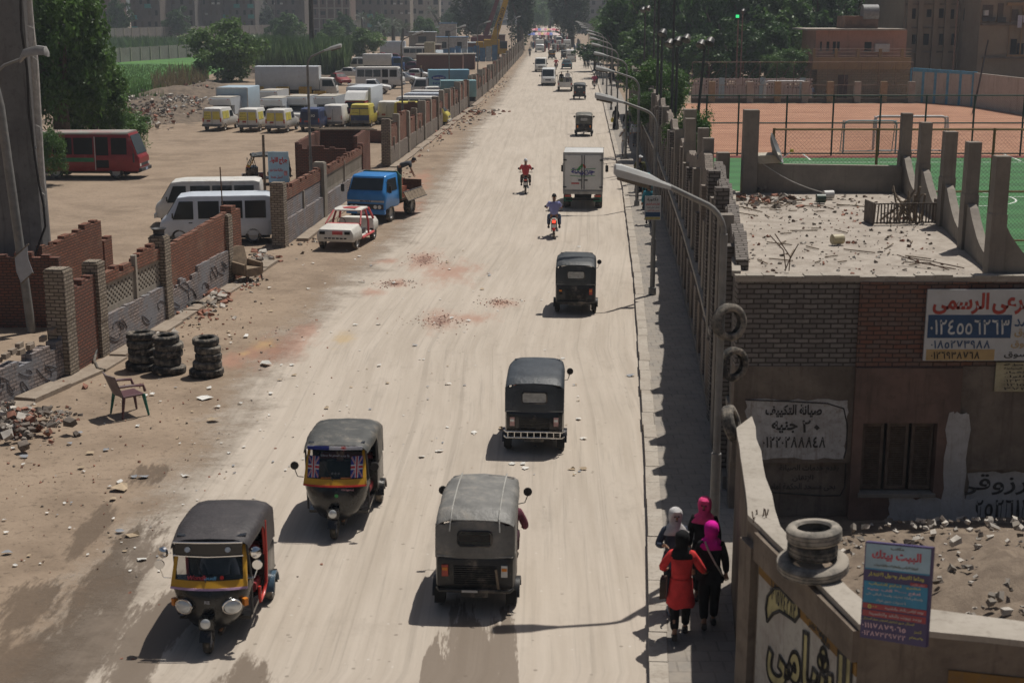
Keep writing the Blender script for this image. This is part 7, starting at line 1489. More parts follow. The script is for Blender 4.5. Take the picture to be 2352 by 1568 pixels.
for k, (px, Y, zt, r, kd, lab) in enumerate(((276,384,11.5,3.7,'dark','dark tree between the brick frame block and the balconied block'),(411,392,9.0,4.2,'dark','dark round tree in front of the second apartment block'),(662,330,8.2,4.2,'round','mid green tree right of the pink house below the blocks'),(640,345,7.0,3.2,'dark','darker tree behind the mid green one by the pink house'),(760,330,6.6,3.6,'round','low green tree behind the tall palm trunk'),(600,440,10.5,4.5,'tall','grey feathery tree in front of the pale block'),(975,360,7.2,3.6,'round','small green tree between the palms'),(790,350,7.8,3.2,'dark','dark tree left of the frame block'),(1035,395,8.5,3.5,'dark','dark tree at the foot of the leaning palm'),(870,400,7.6,3.0,'round','tree behind the palm cluster'))): tree(lab, px, Y, zt, r, kd, .8, GF, k)
tree('wide green tree at the right end of the reeds beside the parked lorries', 832, 258, 5.9, 4.2, 'bush', .4); tree('leafy bush growing at the left end of the reeds', 742, 232, 5.4, 2.6, 'bush', .4, name='bush')
for k, (px, Y, zt, r, zl, lab) in enumerate(((1092,330,17,4.4,1.5,'tall grey green eucalyptus left of the cranes'),(1196,318,19,3.7,1.5,'tall eucalyptus at the left edge of the far road'),(1312,345,19,4.4,1.5,'tall drooping eucalyptus at the right edge of the far road'),(1120,420,15,5,2,'hazy eucalyptus behind the crane'),(1262,560,15,7,1,'pale hazy tree closing the end of the road'),(1228,520,13,6,1,'hazy tree behind the market umbrellas'),(1300,620,14,8,1,'faintest tree in the haze at the road end'))): tree(lab, px, Y, zt, r, 'tall' if k < 4 else 'round', zl, 'hazy trees at the end of the road', k)
GR_ = 'trees behind the clay court and wall'
for k, (px, Y, zt, r, kd, zl, lab) in enumerate(((1378,300,8.4,3.2,'light',.6,'light green tree right of the far eucalyptus'),(1402,320,9.5,4.0,'light',1,'second light green tree beside the dark grove'),(1367,214,4.4,3.0,'dark',1,'low dark tree hanging over the far footway'),(1405,205,6.0,2.6,'dark',1,'dark tree above the far wall behind the lamps'),(1432,196,11.5,4.6,'dark',1.2,'dark tree at the road side corner of the grove'),(1500,190,14,5.4,'round',1.5,'tall green tree in the grove behind the floodlight poles'),(1575,182,13,5.0,'dark',1.5,'dark tree in the middle of the grove'),(1465,176,7.5,3.2,'round',1,'lower tree in front of the grove by the wall'),(1655,178,14,5.6,'wide',1.5,'broad dark tree behind the green signal lamp'),(1735,176,13,5.4,'dark',1.5,'dark tree right of the green lamp'),(1800,172,12.5,4.6,'round',1.5,'green tree left of the pink house roof'),(1560,164,6.5,3.2,'dark',.8,'low tree behind the clay court, left end'),(1625,160,7.0,3.6,'round',.8,'low spreading tree behind the clay court fence'),(1700,160,7.8,3.8,'dark',.8,'low spreading dark tree behind the pink pierced wall'),(1815,151,5.6,2.6,'street',1.3,'round glossy tree in front of the pink house'),(1775,158,8.2,3.0,'dark',.8,'dark tree between the round tree and the grove'),(1880,176,14,4.6,'dark',2,'dark tree rising behind the pink house'),(1945,182,15,5.0,'dark',2,'dark tree behind the rooftop room of the pink house'),(1530,205,15.5,5,'wide',3,'farther dark tree filling the grove'),(1680,200,16,6,'dark',3,'farther dark tree above the court'),(1770,198,16,6,'wide',3,'farther broad tree right of the court'),(1605,205,15,5,'dark',3,'farther dark tree behind the middle of the grove'),(1850,200,16,5,'dark',3,'farther tree left of the apartment block'),(1430,240,11,5,'round',2,'farther green tree by the hazy buildings'))): tree(lab, px, Y, zt, r, kd, zl, GR_, k)
tree('street tree spilling over the tall wall onto the footway', 1508, 92, 6.6, 2.3, 'street', 1.9, x=wallx(92)+1.0); tree('smaller street tree crown in front of the bare columns', 1582, 66, 5.2, 1.2, 'street', 1.2, x=AY(1588,330,66).x); tree('leafy branches hanging low over the footway beside the wall', 1452, 88, 4.6, 1.35, 'street', 2.3, x=wallx(88)-.1, trunk=False, name='bush')
# palms
def palm(label, x, Y, h, R, tr=.28, lean=(0,0), n=34, seed=0, group=None):
    r = random.Random(seed); t = thing('palm_tree', label, 'palm tree', (x, Y, 0), 0, group); mb = MB(); pts = [(lean[0]*q*q, lean[1]*q*q, h*q) for q in np.linspace(0, 1, 9)]
    mb.tube(pts, [tr*(1.25-.35*q+.06*(k % 2)) for k, q in enumerate(np.linspace(0, 1, 9))], 9); mb.build('trunk', mat('palm_trunk', (.075,.06,.048), .95, .3, 5, bmp=.8), t, smooth=50)
    P = []; U = []; V_ = []; c = np.array(pts[-1])
    for k in range(n):
        a = r.uniform(0, 6.28); el = r.uniform(-.55, 1.25); L_ = R*r.uniform(.8, 1.1); d = np.array([cos(a), sin(a), 0]); w = np.array([-sin(a), cos(a), 0])
        for q in np.linspace(.12, 1, 15):
            z = L_*(sin(el)*q-.62*q*q*cos(el*.6)); p = c+d*(L_*q*cos(el)*(1-.12*q))+np.array([0,0,z]); ll = R*.17*(1-abs(q-.5)*.9)
            for sd in (-1, 1): v = w*sd*.75+d*.55-np.array([0,0,.25]); P.append(p+v*ll*.5); U.append(v*ll*.5); V_.append(np.cross(v, [0,0,1])*ll*.07+np.array([0,0,.02]))
        
    me = quadmesh('fronds', quads(np.array(P), np.array(U), np.array(V_)), LF_GR); o = bpy.data.objects.new('fronds', me); COL.objects.link(o); o.parent = t; return t
for k, (px, Y, h, R, tr, ln, lab) in enumerate(((903,318,5.2,4.2,.4,(0,0),'bushy palm cluster with full crown behind the parked lorries'),(884,322,4.4,3.4,.35,(-.4,0),'shorter palm leaning left out of the palm cluster'),(922,324,4.6,3.4,.35,(.4,0),'shorter palm leaning right out of the palm cluster'),(832,378,6.6,3.2,.3,(0,0),'palm standing alone left of the palm cluster'),(1018,400,8.2,3.0,.3,(-3.2,0),'slender leaning palm in front of the pale striped block'),(1010,390,3.0,2.4,.3,(0,0),'low palm at the foot of the leaning palm'),(715,212,15,4.0,.32,(0,.5),'very tall palm whose dark trunk crosses the reeds'))): palm(lab, AY(px, 60, Y).x, Y, h, R, tr, ln, 34, k, 'palms beyond the yard')
# reeds, dry stems and weeds
def blades(name, pts, hmin, hmax, w, mt, label, seed=0, droop=.35):
    r = np.random.default_rng(seed); n = len(pts); P = np.array(pts); h = r.uniform(hmin, hmax, n); a = r.uniform(0, 6.28, n); ln = r.uniform(.03, droop, n)*h
    top = P+np.stack([np.cos(a)*ln, np.sin(a)*ln, h], 1); sd = np.stack([-np.sin(a), np.cos(a), np.zeros(n)], 1)*w*r.uniform(.6, 1.4, n)[:, None]; mid = P*.45+top*.55+np.array([0,0,.08])*h[:, None]
    v = np.empty((n*8, 3), np.float32); v[0::8] = P-sd*.5; v[1::8] = P+sd*.5; v[2::8] = mid+sd; v[3::8] = mid-sd; v[4::8] = mid-sd; v[5::8] = mid+sd; v[6::8] = top+sd*.08; v[7::8] = top-sd*.08
    o = bpy.data.objects.new(name, quadmesh(name, v, mt)); COL.objects.link(o); return setting(o, 'stuff', label)
def region(n, px0, px1, y0, y1, seed=0, clump=0, z=0.):
    r = np.random.default_rng(seed); out = []
    for k in range(n): g = G(r.uniform(px0, px1), r.uniform(y0, y1)); out.append((g.x, g.y, z))
    return out
blades('reeds', region(9000,590,800,152,172,1), 2.8, 5.2, .09, LF_REED, 'dense tall green cane reeds behind the parked vans', 2); blades('dry_reeds', region(420,385,478,176,205,3)+region(420,352,430,196,222,33), .5, 2.4, .045, LF_DRY, 'dry tan reeds along the edge of the field', 4); blades('weeds', region(4200,200,460,108,118,5), 1.0, 3.0, .12, LF_REED, 'weeds and low reeds growing between the two panel fences', 6); blades('weeds', region(1500,560,720,95,106,15), 1.0, 2.6, .14, LF_REED, 'weeds in front of the far panel fence by the pink house', 6)
blades('grass', region(9000,205,480,150,205,7), .12, .35, .05, LF_LT, 'bright green crop standing in the field', 8, .6); blades('weeds', region(900,240,380,215,262,9), .5, 1.6, .06, LF_MD, 'weeds on the far side of the rubble bank', 10)
# rubble bank between yard and field
M_BANK = plaster('rubble_bank_earth', (.20,.155,.118), (.125,.10,.078), .6, 1.6, 1., (.08,.066,.052), 0)
for k, (px, py, rx, ry, h) in enumerate(((345,262,7,6,1.5),(420,237,8,7,1.8),(285,276,7,5,1.3),(478,213,5,6,1.2),(640,178,9,4,.8))):
    p = G(px, py); setting(heap('rubble_bank', p.x, p.y, rx, ry, h, M_BANK, 22, 0, 20+k), 'stuff', ('rubble bank below the green field in the middle of its length','highest rubble bank by the end of the van row','rubble bank behind the red minibus','low rubble bank by the pale blue cargo body','low bank of litter under the reeds')[k])
r_ = random.Random(21); sp = []
for k in range(1100):
    px, py = r_.choice(((350,262),(395,250),(330,282),(440,225),(300,285))); g = G(px+r_.gauss(0,34), py+r_.gauss(0,12)); sp.append((g.x, g.y, r_.uniform(.2,1.2), r_.choice((.08,.12,.18,.3))))
chunks('rubble', [M_DKR, M_PALE, M_CONC, M_DKR, M_BRK], sp, 'broken stones and rubbish scattered on the bank beside the field', 6)
p = G(392,262); sp = [(p.x+r_.gauss(0,2.0), p.y+r_.gauss(0,1.3), .5+r_.uniform(0,.9), r_.choice((.1,.18,.28))) for k in range(240)]; chunks('rubble', [M_PALE, M_WHITEPL, M_PALE, M_DKR], sp, 'pale heap of broken tiles and rubbish on the bank', 7)
# ================================================================ BUILDINGS AND THINGS FAR OFF
def facade(label, px0, px1, Y, ztop, mt, nf=6, nc=5, style='plain', depth=16, group='apartment blocks beyond the fields', z0=0., fh=None, bay=None):
    x0, x1 = AY(px0, 40, Y).x, AY(px1, 40, Y).x; t = thing('apartment_building', label, 'building', ((x0+x1)/2, Y, 0), 0, group); w = (x1-x0)/2; r = random.Random(px0); fh = fh or 3.0
    mb = MB(); mb.bx(-w, w, 0, depth, 0, ztop); mb.build('wall', mt, t)
    mb = MB(); mb.bx(-w-.15, w+.15, -.15, depth+.15, ztop+.003, ztop+.25); mb.build('roof', M_CONC, t)
    if style == 'frame':
        mb = MB()
        for k in range(int(ztop/fh)+1): mb.bx(-w-.06, w+.06, -.14, -.004, k*fh-.28 if k else 0, k*fh+.02)
        for k in range(nc+1): x = -w+2*w*k/nc; mb.bx(x-.2, x+.2, -.10, -.002, 0, ztop)
        mb.build('concrete_frame', M_CONCL, t)
    cw = 2*w/nc
    for k in range(int(min(ztop, 15)/fh)):
        z = k*fh+.95
        for c in range(nc):
            x = -w+cw*(c+.5)+r.uniform(-.1,.1)*cw; ww = cw*(.34 if style != 'frame' else r.choice((.62,.2,.3))); hh = 1.35 if style != 'frame' else r.choice((1.7,1.0))
            if r.random() < .12 and style != 'frame': continue
            mb = MB(); mb.bx(x-ww/2, x+ww/2, -.03, .01, z, z+hh); wd = mb.build('window', M_HOLE if r.random() < .7 else M_SH, t)
            if style == 'balcony' and c % 2 == 0:
                mb = MB(); mb.bx(x-cw*.42, x+cw*.42, -1.2, -.02, z-1.05, z-.9); mb.bx(x-cw*.42, x+cw*.42, -1.2, -1.08, z-.9, z+.1); mb.build('balcony', mt if r.random() < .6 else mat('teal_balcony', (.06,.26,.25), .7), t)
            elif style == 'plain' and r.random() < .25: mb = MB(); mb.bx(x+ww*.6, x+ww*.6+.8, -.45, -.03, z, z+.55); mb.build('air_conditioner', M_PLATE, t)
    if bay:
        for k in range(bay): x = -w+2*w*(k+.5)/bay; mb = MB(); mb.bx(x-cw*.22, x+cw*.22, -1.0, -.035, 0, ztop-.4); mb.build('bay', mt, t)
    return t
FB = [plaster('facade_brown', (.165,.14,.12), (.135,.115,.10), .3, .25, .1), plaster('facade_grey', (.17,.155,.145), (.14,.128,.12), .3, .25, .1), plaster('facade_beige', (.25,.215,.18), (.21,.18,.15), .3, .25, .1), plaster('facade_pale', (.34,.31,.28), (.29,.265,.24), .3, .25, .1), brick('facade_brick', (.20,.125,.10), (.17,.12,.10), (.14,.12,.105), .5, .18, .03, .3)]
for a in (('unfinished brick and concrete block above the left tree',78,256,400,24,FB[4],8,5,'frame'),('brown balconied block with teal balcony right of the dark tree',300,368,402,26,FB[0],8,4,'balcony'),('plain brown block with a tall pale pipe',368,448,415,27,FB[1],9,4,'plain'),('grey block with bays, third from the brick frame block',448,506,425,25,FB[0],8,4,'plain'),('grey block with many small balconies left of the pale block',506,586,430,26,FB[1],8,5,'balcony'),('pale block half hidden by the grey feathery tree',580,634,470,24,FB[3],8,4,'plain'),('dark brown block behind the tall palm trunk',632,700,455,26,FB[0],8,4,'plain'),('under construction block with open concrete frame',716,804,430,24,FB[4],8,5,'frame'),('brown block left of the stepped tower behind the palms',812,876,465,27,FB[0],9,4,'balcony'),('brown tower block between the palms',876,942,470,29,FB[2],9,4,'plain'),('pale block with dark horizontal bands behind the leaning palm',942,1008,500,28,FB[3],9,4,'frame'),('hazy distant block left of the cranes',1008,1075,640,30,FB[2],9,4,'plain'),('hazy distant tower at the end of the road, left one',1222,1252,900,48,FB[2],14,3,'plain'),('hazy distant tower at the end of the road, right one',1256,1290,1000,55,FB[3],16,3,'plain'),('hazy wide block behind the right eucalyptus',1330,1460,520,22,FB[1],7,6,'plain'),('dark block above the grove at the right',1460,1760,300,19,FB[0],6,9,'plain'),('hazy block behind the market at the left',1080,1215,760,26,FB[2],8,6,'plain')): facade(*a)
# yard buildings: pink house, white kiosk, brick hut, office cabin, sheds, blue fence
def hut(name, label, px0, px1, py, h, d, mt, roofm=None, rz=0., win=0, over=.15):
    p = G((px0+px1)/2, py); w = (px1-px0)*p.y*.99/FPX/2; t = thing(name, label, name.split('_')[-1], (p.x, p.y, 0), rz)
    mb = MB(); mb.bx(-w, w, 0, d, 0, h); mb.build('wall', mt, t); mb = MB(); mb.bx(-w-over, w+over, -over, d+over, h+.003, h+.14); mb.build('roof', roofm or M_CONC, t)
    for k in range(win): x = -w+2*w*(k+.5)/win; mb = MB(); mb.bx(x-w*.25/win*1.2, x+w*.25/win*1.2, -.03, .01, h*.4, h*.75); mb.build('window', M_HOLE, t)
    return t
M_TIN = mat('corrugated_tin', (.36,.40,.42), .4, .25, 3, .2, dirt=.3); M_BLF = mat('blue_site_sheet', (.06,.15,.27), .5, .25, 2, dirt=.25)
hut('low_house', 'low pinkish house with dark arches at the end of the far fence', 600, 642, 88, 4.6, 8, plaster('pink_plaster', (.36,.20,.16), (.31,.17,.14), .3, .5), win=4); t = hut('small_house', 'small white house with a blue pyramid roof among the trees', 590, 617, 84, 6.2, 5, M_WHITEPL, win=1); mb = MB(); w_ = (617-590)*430/FPX/2+.3; mb.loft([[(-w_,-.3,6.35),(w_,-.3,6.35),(w_,5.3,6.35),(-w_,5.3,6.35)],[(-.2,2.3,8.2),(.2,2.3,8.2),(.2,2.7,8.2),(-.2,2.7,8.2)]]); mb.build('pyramid_roof', mat('blue_roof', (.05,.10,.25), .5), t)
hut('white_kiosk', 'small white kiosk below the frame block', 802, 830, 92, 5.5, 5, M_WHITEPL, win=1)
hut('brick_hut', 'flat roofed red brick hut behind the taxi', 957, 1062, 170, 2.6, 6, M_BRD, over=.05); hut('brick_hut', 'second low red brick hut close to the far wall', 1065, 1090, 160, 2.2, 5, M_BRD); hut('office_cabin', 'white cabin with blue trim behind the blue site fence', 1003, 1073, 127, 3.4, 4, M_WHITEPL, M_BLF, win=2); hut('upper_cabin', 'small white cabin with blue roof above the office cabin', 1010, 1048, 119, 5.8, 4, M_WHITEPL, M_BLF, win=1)
for k, (px0, px1, py, h, mt, lab) in enumerate(((955,1010,135,2.4,M_BRD,'low brick shack beside the office cabin'),(1075,1130,132,2.6,M_BRD,'brick shack under the yellow crane'),(1085,1120,118,3.2,FB[2],'beige shack behind the crane'),(940,1000,112,3.6,FB[2],'beige low shacks near the leaning palm'),(1120,1160,112,3.0,M_BRD,'brick shack beside the farthest lamp'),(1000,1040,104,4.2,FB[3],'pale shack with rubble roof behind the cabin'))): hut('brick_shack', lab, px0, px1, py, h, 6, mt, M_TIN if k % 2 else None, win=1)
t = thing('sheet_fence', 'blue metal sheet fence around the building site', 'fence', (0,0,0)); p = G(1020,146)
for k in range(9): x0_ = AY(1018+k*14, 140, p.y+k*1.2).x; x1_ = AY(1031+k*14, 140, p.y+k*1.2).x; mb = MB(); mb.bx(x0_, x1_, p.y+k*1.2, p.y+k*1.2+.06, .05, 2.4+.2*(k % 3)); mb.build('sheet', M_BLF if k % 4 != 3 else M_TIN, t)
for k, (px, py) in enumerate(((1040,118),(1052,124),(1045,130))): g = AY(px, py, 262-k*8); mb = MB(); mb.box(g, (7,3.2,.08), rx=.12, rz=.3); tag(mb.build('tin_roof', M_TIN), ('pale tin sheet lying on the shacks, upper one','pale tin sheet lying on the shacks, middle one','pale tin sheet lying on the shacks, lowest one')[k], 'roof sheet', 'tin roof sheets over the shacks')
g = AY(987,112,228); mb = MB(); mb.box((g.x,g.y,g.z),(1.6,1.6,2.0)); tag(mb.build('water_tank', mat('cream_tank', (.45,.40,.28), .6, .2)), 'cream cube water tank on the brick hut roof', 'water tank')
# cranes
def crane(label, px0, py0, px1, py1, Y, mt, w, txt=None):
    a, b_ = AY(px0, py0, Y), AY(px1, py1, Y); d = (b_-a); b_ = a+d*1.5; t = thing('mobile_crane', label, 'crane', (a.x, Y, 0)); o_ = Vector((a.x, Y, 0)); A, B = a-o_, b_-o_
    mb = MB(); n_ = Vector((d.z, 0, -d.x)).normalized(); mb.loft([[A+n_*w+Vector((0,-w,0)), A-n_*w+Vector((0,-w,0)), A-n_*w+Vector((0,w,0)), A+n_*w+Vector((0,w,0))], [B+n_*w*.6+Vector((0,-w*.6,0)), B-n_*w*.6+Vector((0,-w*.6,0)), B-n_*w*.6+Vector((0,w*.6,0)), B+n_*w*.6+Vector((0,w*.6,0))]]); bo = mb.build('boom', mt, t)
    if txt: mb = MB(); u = d.normalized(); letter(mb, txt, A+u*(d.length*.35)-Vector((0,w*1.02,0))-n_*(-w*.5), u, -n_ if (u.cross(-n_)).y < 0 else n_, d.length*.55, w, lift=.15); mb.build('lettering', M_BLK, bo)
    mb = MB(); mb.bx(-3.2,2.6,-1.3,1.3,1.0,2.0); mb.bx(-1.6,1.2,-1.2,1.2,2.003,3.6); mb.bx(-3.0,-1.7,-1.1,1.1,2.003,3.2); mb.build('carrier', mt, t)
    for x in (-2.4,-.8,1.0,2.2): wheel(t, (x,-1.2,.55), .55, .4, None, 12)
    for w_ in [o for o in t.children if o.name.startswith('wheel')]: w_.location = (0,0,0)
    mb = MB(); mb.bx(1.3,2.6,-1.25,-.2,2.003,3.3); mb.build('cab', M_GLASSD, t); return t
crane('yellow telescopic crane with lettering along its raised boom', 1132, 100, 1160, 8, 262, mat('crane_yellow', (.52,.30,.02), .4, .1, 2, dirt=.1), .62, 'ZAMZAM GROUP'); crane('dark red crane boom behind the yellow crane', 1115, 82, 1146, -10, 300, mat('crane_red', (.13,.025,.03), .5), .5)
# market umbrellas
r_ = random.Random(8); GU = 'market umbrellas at the end of the road'; UC = [((.62,.32,.36),'pink'),((.50,.10,.14),'red'),((.12,.16,.42),'blue'),((.62,.50,.48),'pale'),((.55,.22,.30),'rose'),((.60,.45,.20),'sandy')]
for k in range(16):
    px, py = 1226+(k % 8)*6.6+r_.uniform(-1,1), 76+(k//8)*9+r_.uniform(-1.5,1.5); Y = 440-(k//8)*70; g = AY(px, py, Y); c, nm = UC[k % 6]; t = thing('market_umbrella', '%s market umbrella in the %s row, %s along the far crowd' % (nm, ('farther','nearer')[k//8], ('first','second','third','fourth','fifth','sixth','seventh','last')[k % 8]), 'umbrella', (g.x, Y, 0), 0, GU)
    mb = MB(); mb.lathe([(1.75,2.3),(1.2,2.62),(.5,2.85),(0,2.95)], 10); mb.build('canopy', mat('umbrella_'+nm, c, .8), t, smooth=20); mb = MB(); mb.tube([(0,0,0),(0,0,2.9)], .04, 5); mb.build('pole', M_DKSTEEL, t)
mb = MB()
for k in range(90): x, y = r_.uniform(-1,1), r_.uniform(300,470); h_ = r_.uniform(1.5,1.75); cx = kerbx(y)*.5+edgex(y)*.5+x*(kerbx(y)-edgex(y))*.55; mb.lathe([(.12,0),(.22,.5),(.24,h_*.6),(.22,h_*.82),(.08,h_*.86),(.12,h_*.92),(.0,h_)], 6, r_.randrange(4), Matrix.Translation((cx,y,0)))
setting(mb.build('crowd', [cloth('f1', (.03,.03,.04)), cloth('f2', (.25,.08,.08)), cloth('f3', (.3,.3,.3)), cloth('f4', (.06,.09,.15))]), 'stuff', 'tiny distant crowd under the market umbrellas')
# -------- right side beyond the turf: pierced wall, railings, goals, fences, pink house, apartment block
M_PINKW = plaster('pale_pink_wall', (.52,.42,.39), (.46,.37,.345), .25, .5, .2); YW = 147.
x0, x1 = AY(1588,200,YW).x, AY(1866,200,YW).x
t = thing('pierced_wall', 'pale pink wall with rows of square holes behind the clay court', 'wall', (0,0,0)); zt, zb_ = AY(1700,181,YW).z, 0
mb = MB(); mb.bx(x0, x1, YW, YW+.18, 0, zt-1.1); mb.bx(x0, x1, YW, YW+.18, zt-.18, zt)
nh = 46; cw = (x1-x0)/nh
for rw in range(3):
    za, zb2 = zt-1.1+rw*.31, zt-1.1+rw*.31+.12; mb.bx(x0, x1, YW, YW+.18, za, za+.11)
for k in range(nh):
    if k % 9 == 8: mb.bx(x0+k*cw, x0+(k+1)*cw, YW-.002, YW+.182, zt-1.1, zt-.18)
    else: mb.bx(x0+k*cw, x0+k*cw+cw*.45, YW+.002, YW+.178, zt-1.1, zt-.18)
mb.build('pierced_band', M_PINKW, t)
for k in range(6): mb = MB(); x = x0+(x1-x0)*(k+.5)/6; mb.bx(x-.28, x+.28, YW-.08, YW+.02, 0, zt+.08); mb.build('pilaster', mat('pale_blue_pilaster', (.36,.44,.48), .85, .1) if k % 2 else M_PINKW, t)
M_RAIL = mat('rusty_rail', (.17,.105,.075), .8, .3, 6); M_GFEN = mat('green_fence_post', (.02,.055,.04), .6); M_BRF = mat('ochre_fence_post', (.20,.13,.05), .7, .2)
rf_ = thing('pier_railing', 'railing with concrete piers along the far side of the clay court', 'railing', (0,0,0)); YR = 144.2
for k, px in enumerate((1634,1722,1785,1848,1905,1968,2028,2092)): mb = MB(); x = AY(px,230,YR).x; mb.bx(x-.32, x+.32, YR-.25, YR+.25, 0, 2.1); mb.build('pier', M_CONCL if k % 2 else mat('ochre_pier', (.30,.22,.13), .85, .15), rf_)
mb = MB(); xa_, xb_ = AY(1588,230,YR).x, AY(2092,230,YR).x; mb.bx(xa_, xb_, YR-.15, YR+.15, 0, .45); mb.build('base', mat('dark_kerb', (.10,.075,.06), .9), rf_)
mb = MB(); x = xa_
while x < xb_: mb.tube([(x,YR,.45),(x,YR,1.75)], .022, 4); x += .42
mb.tube([(xa_,YR,1.75),(xb_,YR,1.75)], .03, 5); mb.tube([(xa_,YR,.8),(xb_,YR,.8)], .025, 4)
for k in range(14): x = xa_+(xb_-xa_)*k/13; mb.tube([(x,YR,1.7),(x,YR,4.0)], .03, 4); mb.tube([(x,YR,1.8),(min(xb_,x+1.6),YR,4.0)], .02, 4)
mb.tube([(xa_,YR,4.0),(xb_,YR,4.0)], .03, 4); mb.build('rail', M_RAIL, rf_)
def netmat(name, col, pitch, wire):
    m, nt, b = nodes(name); b.inputs['Base Color'].default_value = (*col, 1); b.inputs['Roughness'].default_value = .7; uv = nd(nt, 'ShaderNodeUVMap'); sx_ = nd(nt, 'ShaderNodeSeparateXYZ'); L(nt, uv.outputs[0], sx_.inputs[0]); o_ = None
    for op in ('ADD', 'SUBTRACT'): q = mth(nt, 'LESS_THAN', mth(nt, 'FRACT', mth(nt, 'MULTIPLY', mth(nt, op, sx_.outputs[0], sx_.outputs[1]), 1/pitch)), wire/pitch); o_ = q if o_ is None else mth(nt, 'MAXIMUM', o_, q)
    L(nt, o_, b.inputs['Alpha']); return m
def mesh_fence(label, pts, h, posts, pm, net, rails, pw=.05):
    t = thing('wire_fence', label, 'fence', (0,0,0))
    for (x, y) in posts: mb = MB(); mb.tube([(x,y,0),(x,y,h)], pw, 6); mb.build('post', pm, t)
    for z in rails: mb = MB(); mb.tube([(x,y,z) for x, y in pts], pw*.8, 5); mb.build('rail', pm, t)
    mb = MB(); 
    for a, b_ in zip(pts, pts[1:]): mb.add([(a[0],a[1],.05),(b_[0],b_[1],.05),(b_[0],b_[1],h),(a[0],a[1],h)], [(0,1,2,3)])
    mb.build('netting', net, t); return t
YF1 = PY1+.1; NET1 = netmat('far_wire_net', (.05,.06,.05), .14, .008); NET2 = netmat('near_wire_net', (.07,.06,.04), .16, .009)
xs1 = [AY(px, 330, YF1).x for px in (1694,1804,1910,2018,2122,2232,2345)]; mesh_fence('dark green wire fence between the turf and the clay court', [(11.5,YF1),(42,YF1)], 3.9, [(x,YF1) for x in xs1]+[(12.5,YF1),(40,YF1)], M_GFEN, NET1, (.15,2.1,3.85), .06)
YF2 = 57.5; mesh_fence('ochre posted wire fence along the near side of the turf behind the flat roof', [(AY(1778,300,YF2).x,YF2),(30,YF2)], 4.65, [(AY(px,300,YF2).x,YF2) for px in (1778,2017,2285)], M_BRF, NET2, (.1,2.1,4.6), .055)
# football goals
def goal(label, pxa, pxb, py0, pyt, mt, r=.06, dep=1.2, net=None):
    a, b_ = G(pxa, py0), G(pxb, py0); h = AY(pxa, pyt, a.y).z; t = thing('football_goal', label, 'goal', (a.x, a.y, 0)); w = b_.x-a.x; mb = MB(); c = .25
    mb.tube([(0,0,0),(0,0,h-c),(c*.3,0,h-c*.3),(c,0,h),(w-c,0,h),(w-c*.3,0,h-c*.3),(w,0,h-c),(w,0,0)], r, 8); mb.build('frame', mt, t, smooth=60)
    mb = MB()
    for x in (0, w): mb.tube([(x,0,h),(x,dep*.4,h),(x,dep,0.05)], r*.6, 5)
    mb.tube([(0,dep,.05),(w,dep,.05)], r*.6, 5); mb.build('back_frame', mt, t)
    if net: mb = MB(); mb.add([(0,dep,.05),(w,dep,.05),(w,dep*.4,h),(0,dep*.4,h)], [(0,1,2,3)]); mb.build('netting', net, t)
    return t
M_GOAL = mat('goal_white', (.58,.57,.56), .5, .1, 3, dirt=.15); M_GOALB = mat('goal_pale_blue', (.22,.36,.40), .5, .15)
goal('white football goal on the far side of the clay court', 1757, 1846, 234, 187, M_GOAL, .09); goal('white football goal on the near side of the clay court', 2005, 2168, 344, 268, M_GOAL, .09, -1.); goal('pale blue football goal with torn net on the turf', 1936, 2056, 352, 278, M_GOALB, .055, .9, NET2)
# pink two storey house
YH = 150.; hx0, hx1 = AY(1880,100,YH).x, AY(2093,100,YH).x; hz = lambda py: AY(1900, py, YH).z
ph = thing('pink_house', 'two storey pink and stone house with a roof terrace behind the court', 'house', ((hx0+hx1)/2, YH, 0)); w = (hx1-hx0)/2
M_PK = plaster('house_pink', (.46,.27,.21), (.41,.24,.185), .25, .4, .2); M_STONE = brick('house_stone', (.30,.225,.15), (.26,.195,.135), (.20,.16,.11), .6, .25, .03, .3); M_ORG = plaster('house_ochre', (.34,.225,.12), (.30,.195,.105), .25, .4, .2)
mb = MB(); mb.bx(-w, w, 0, 9, 0, hz(158)); mb.build('wall', M_STONE, ph); mb = MB(); mb.bx(-w*.985, w, 1.8, 9, hz(150), hz(71)); mb.build('wall', M_PK, ph); mb = MB(); mb.bx(-w-.6, w, -.5, 1.82, hz(160)+.02, hz(146)); mb.bx(-w-.6, w, -.5, -.3, hz(146)+.002, hz(132)); mb.build('terrace', M_ORG, ph)
mb = MB(); mb.bx(-w-1.0, w*.93, 1.0, 9.3, hz(71)+.003, hz(67)); mb.build('roof', M_CONCL, ph)
for k in range(5): mb = MB(); x = -w-.5+k*(2*w)/4.2; mb.bx(x-.14, x+.14, -.52, -.28, hz(132), hz(112)); mb.build('terrace_pier', M_ORG, ph)
mb = MB(); 
for z in (hz(128), hz(120), hz(113)): mb.tube([(-w-.5,-.4,z),(w,-.4,z)], .025, 4)
mb.build('terrace_rail', M_RAIL, ph)
for (pxa, pxb, ya, yb_) in ((1883,1888,96,116),(1898,1905,96,116),(1912,1920,96,122),(1922,1929,96,116),(1985,2002,97,117)): mb = MB(); a, b_ = AY(pxa,yb_,YH+1.8), AY(pxb,ya,YH+1.8); c = (hx0+hx1)/2; mb.bx(a.x-c, b_.x-c, 1.76, 1.82, a.z, b_.z); wd = mb.build('window', M_HOLE, ph); mb = MB(); mb.bx(a.x-c-.07, b_.x-c+.07, 1.72, 1.765, a.z-.08, a.z-.001); mb.build('sill', M_CONCL, wd)
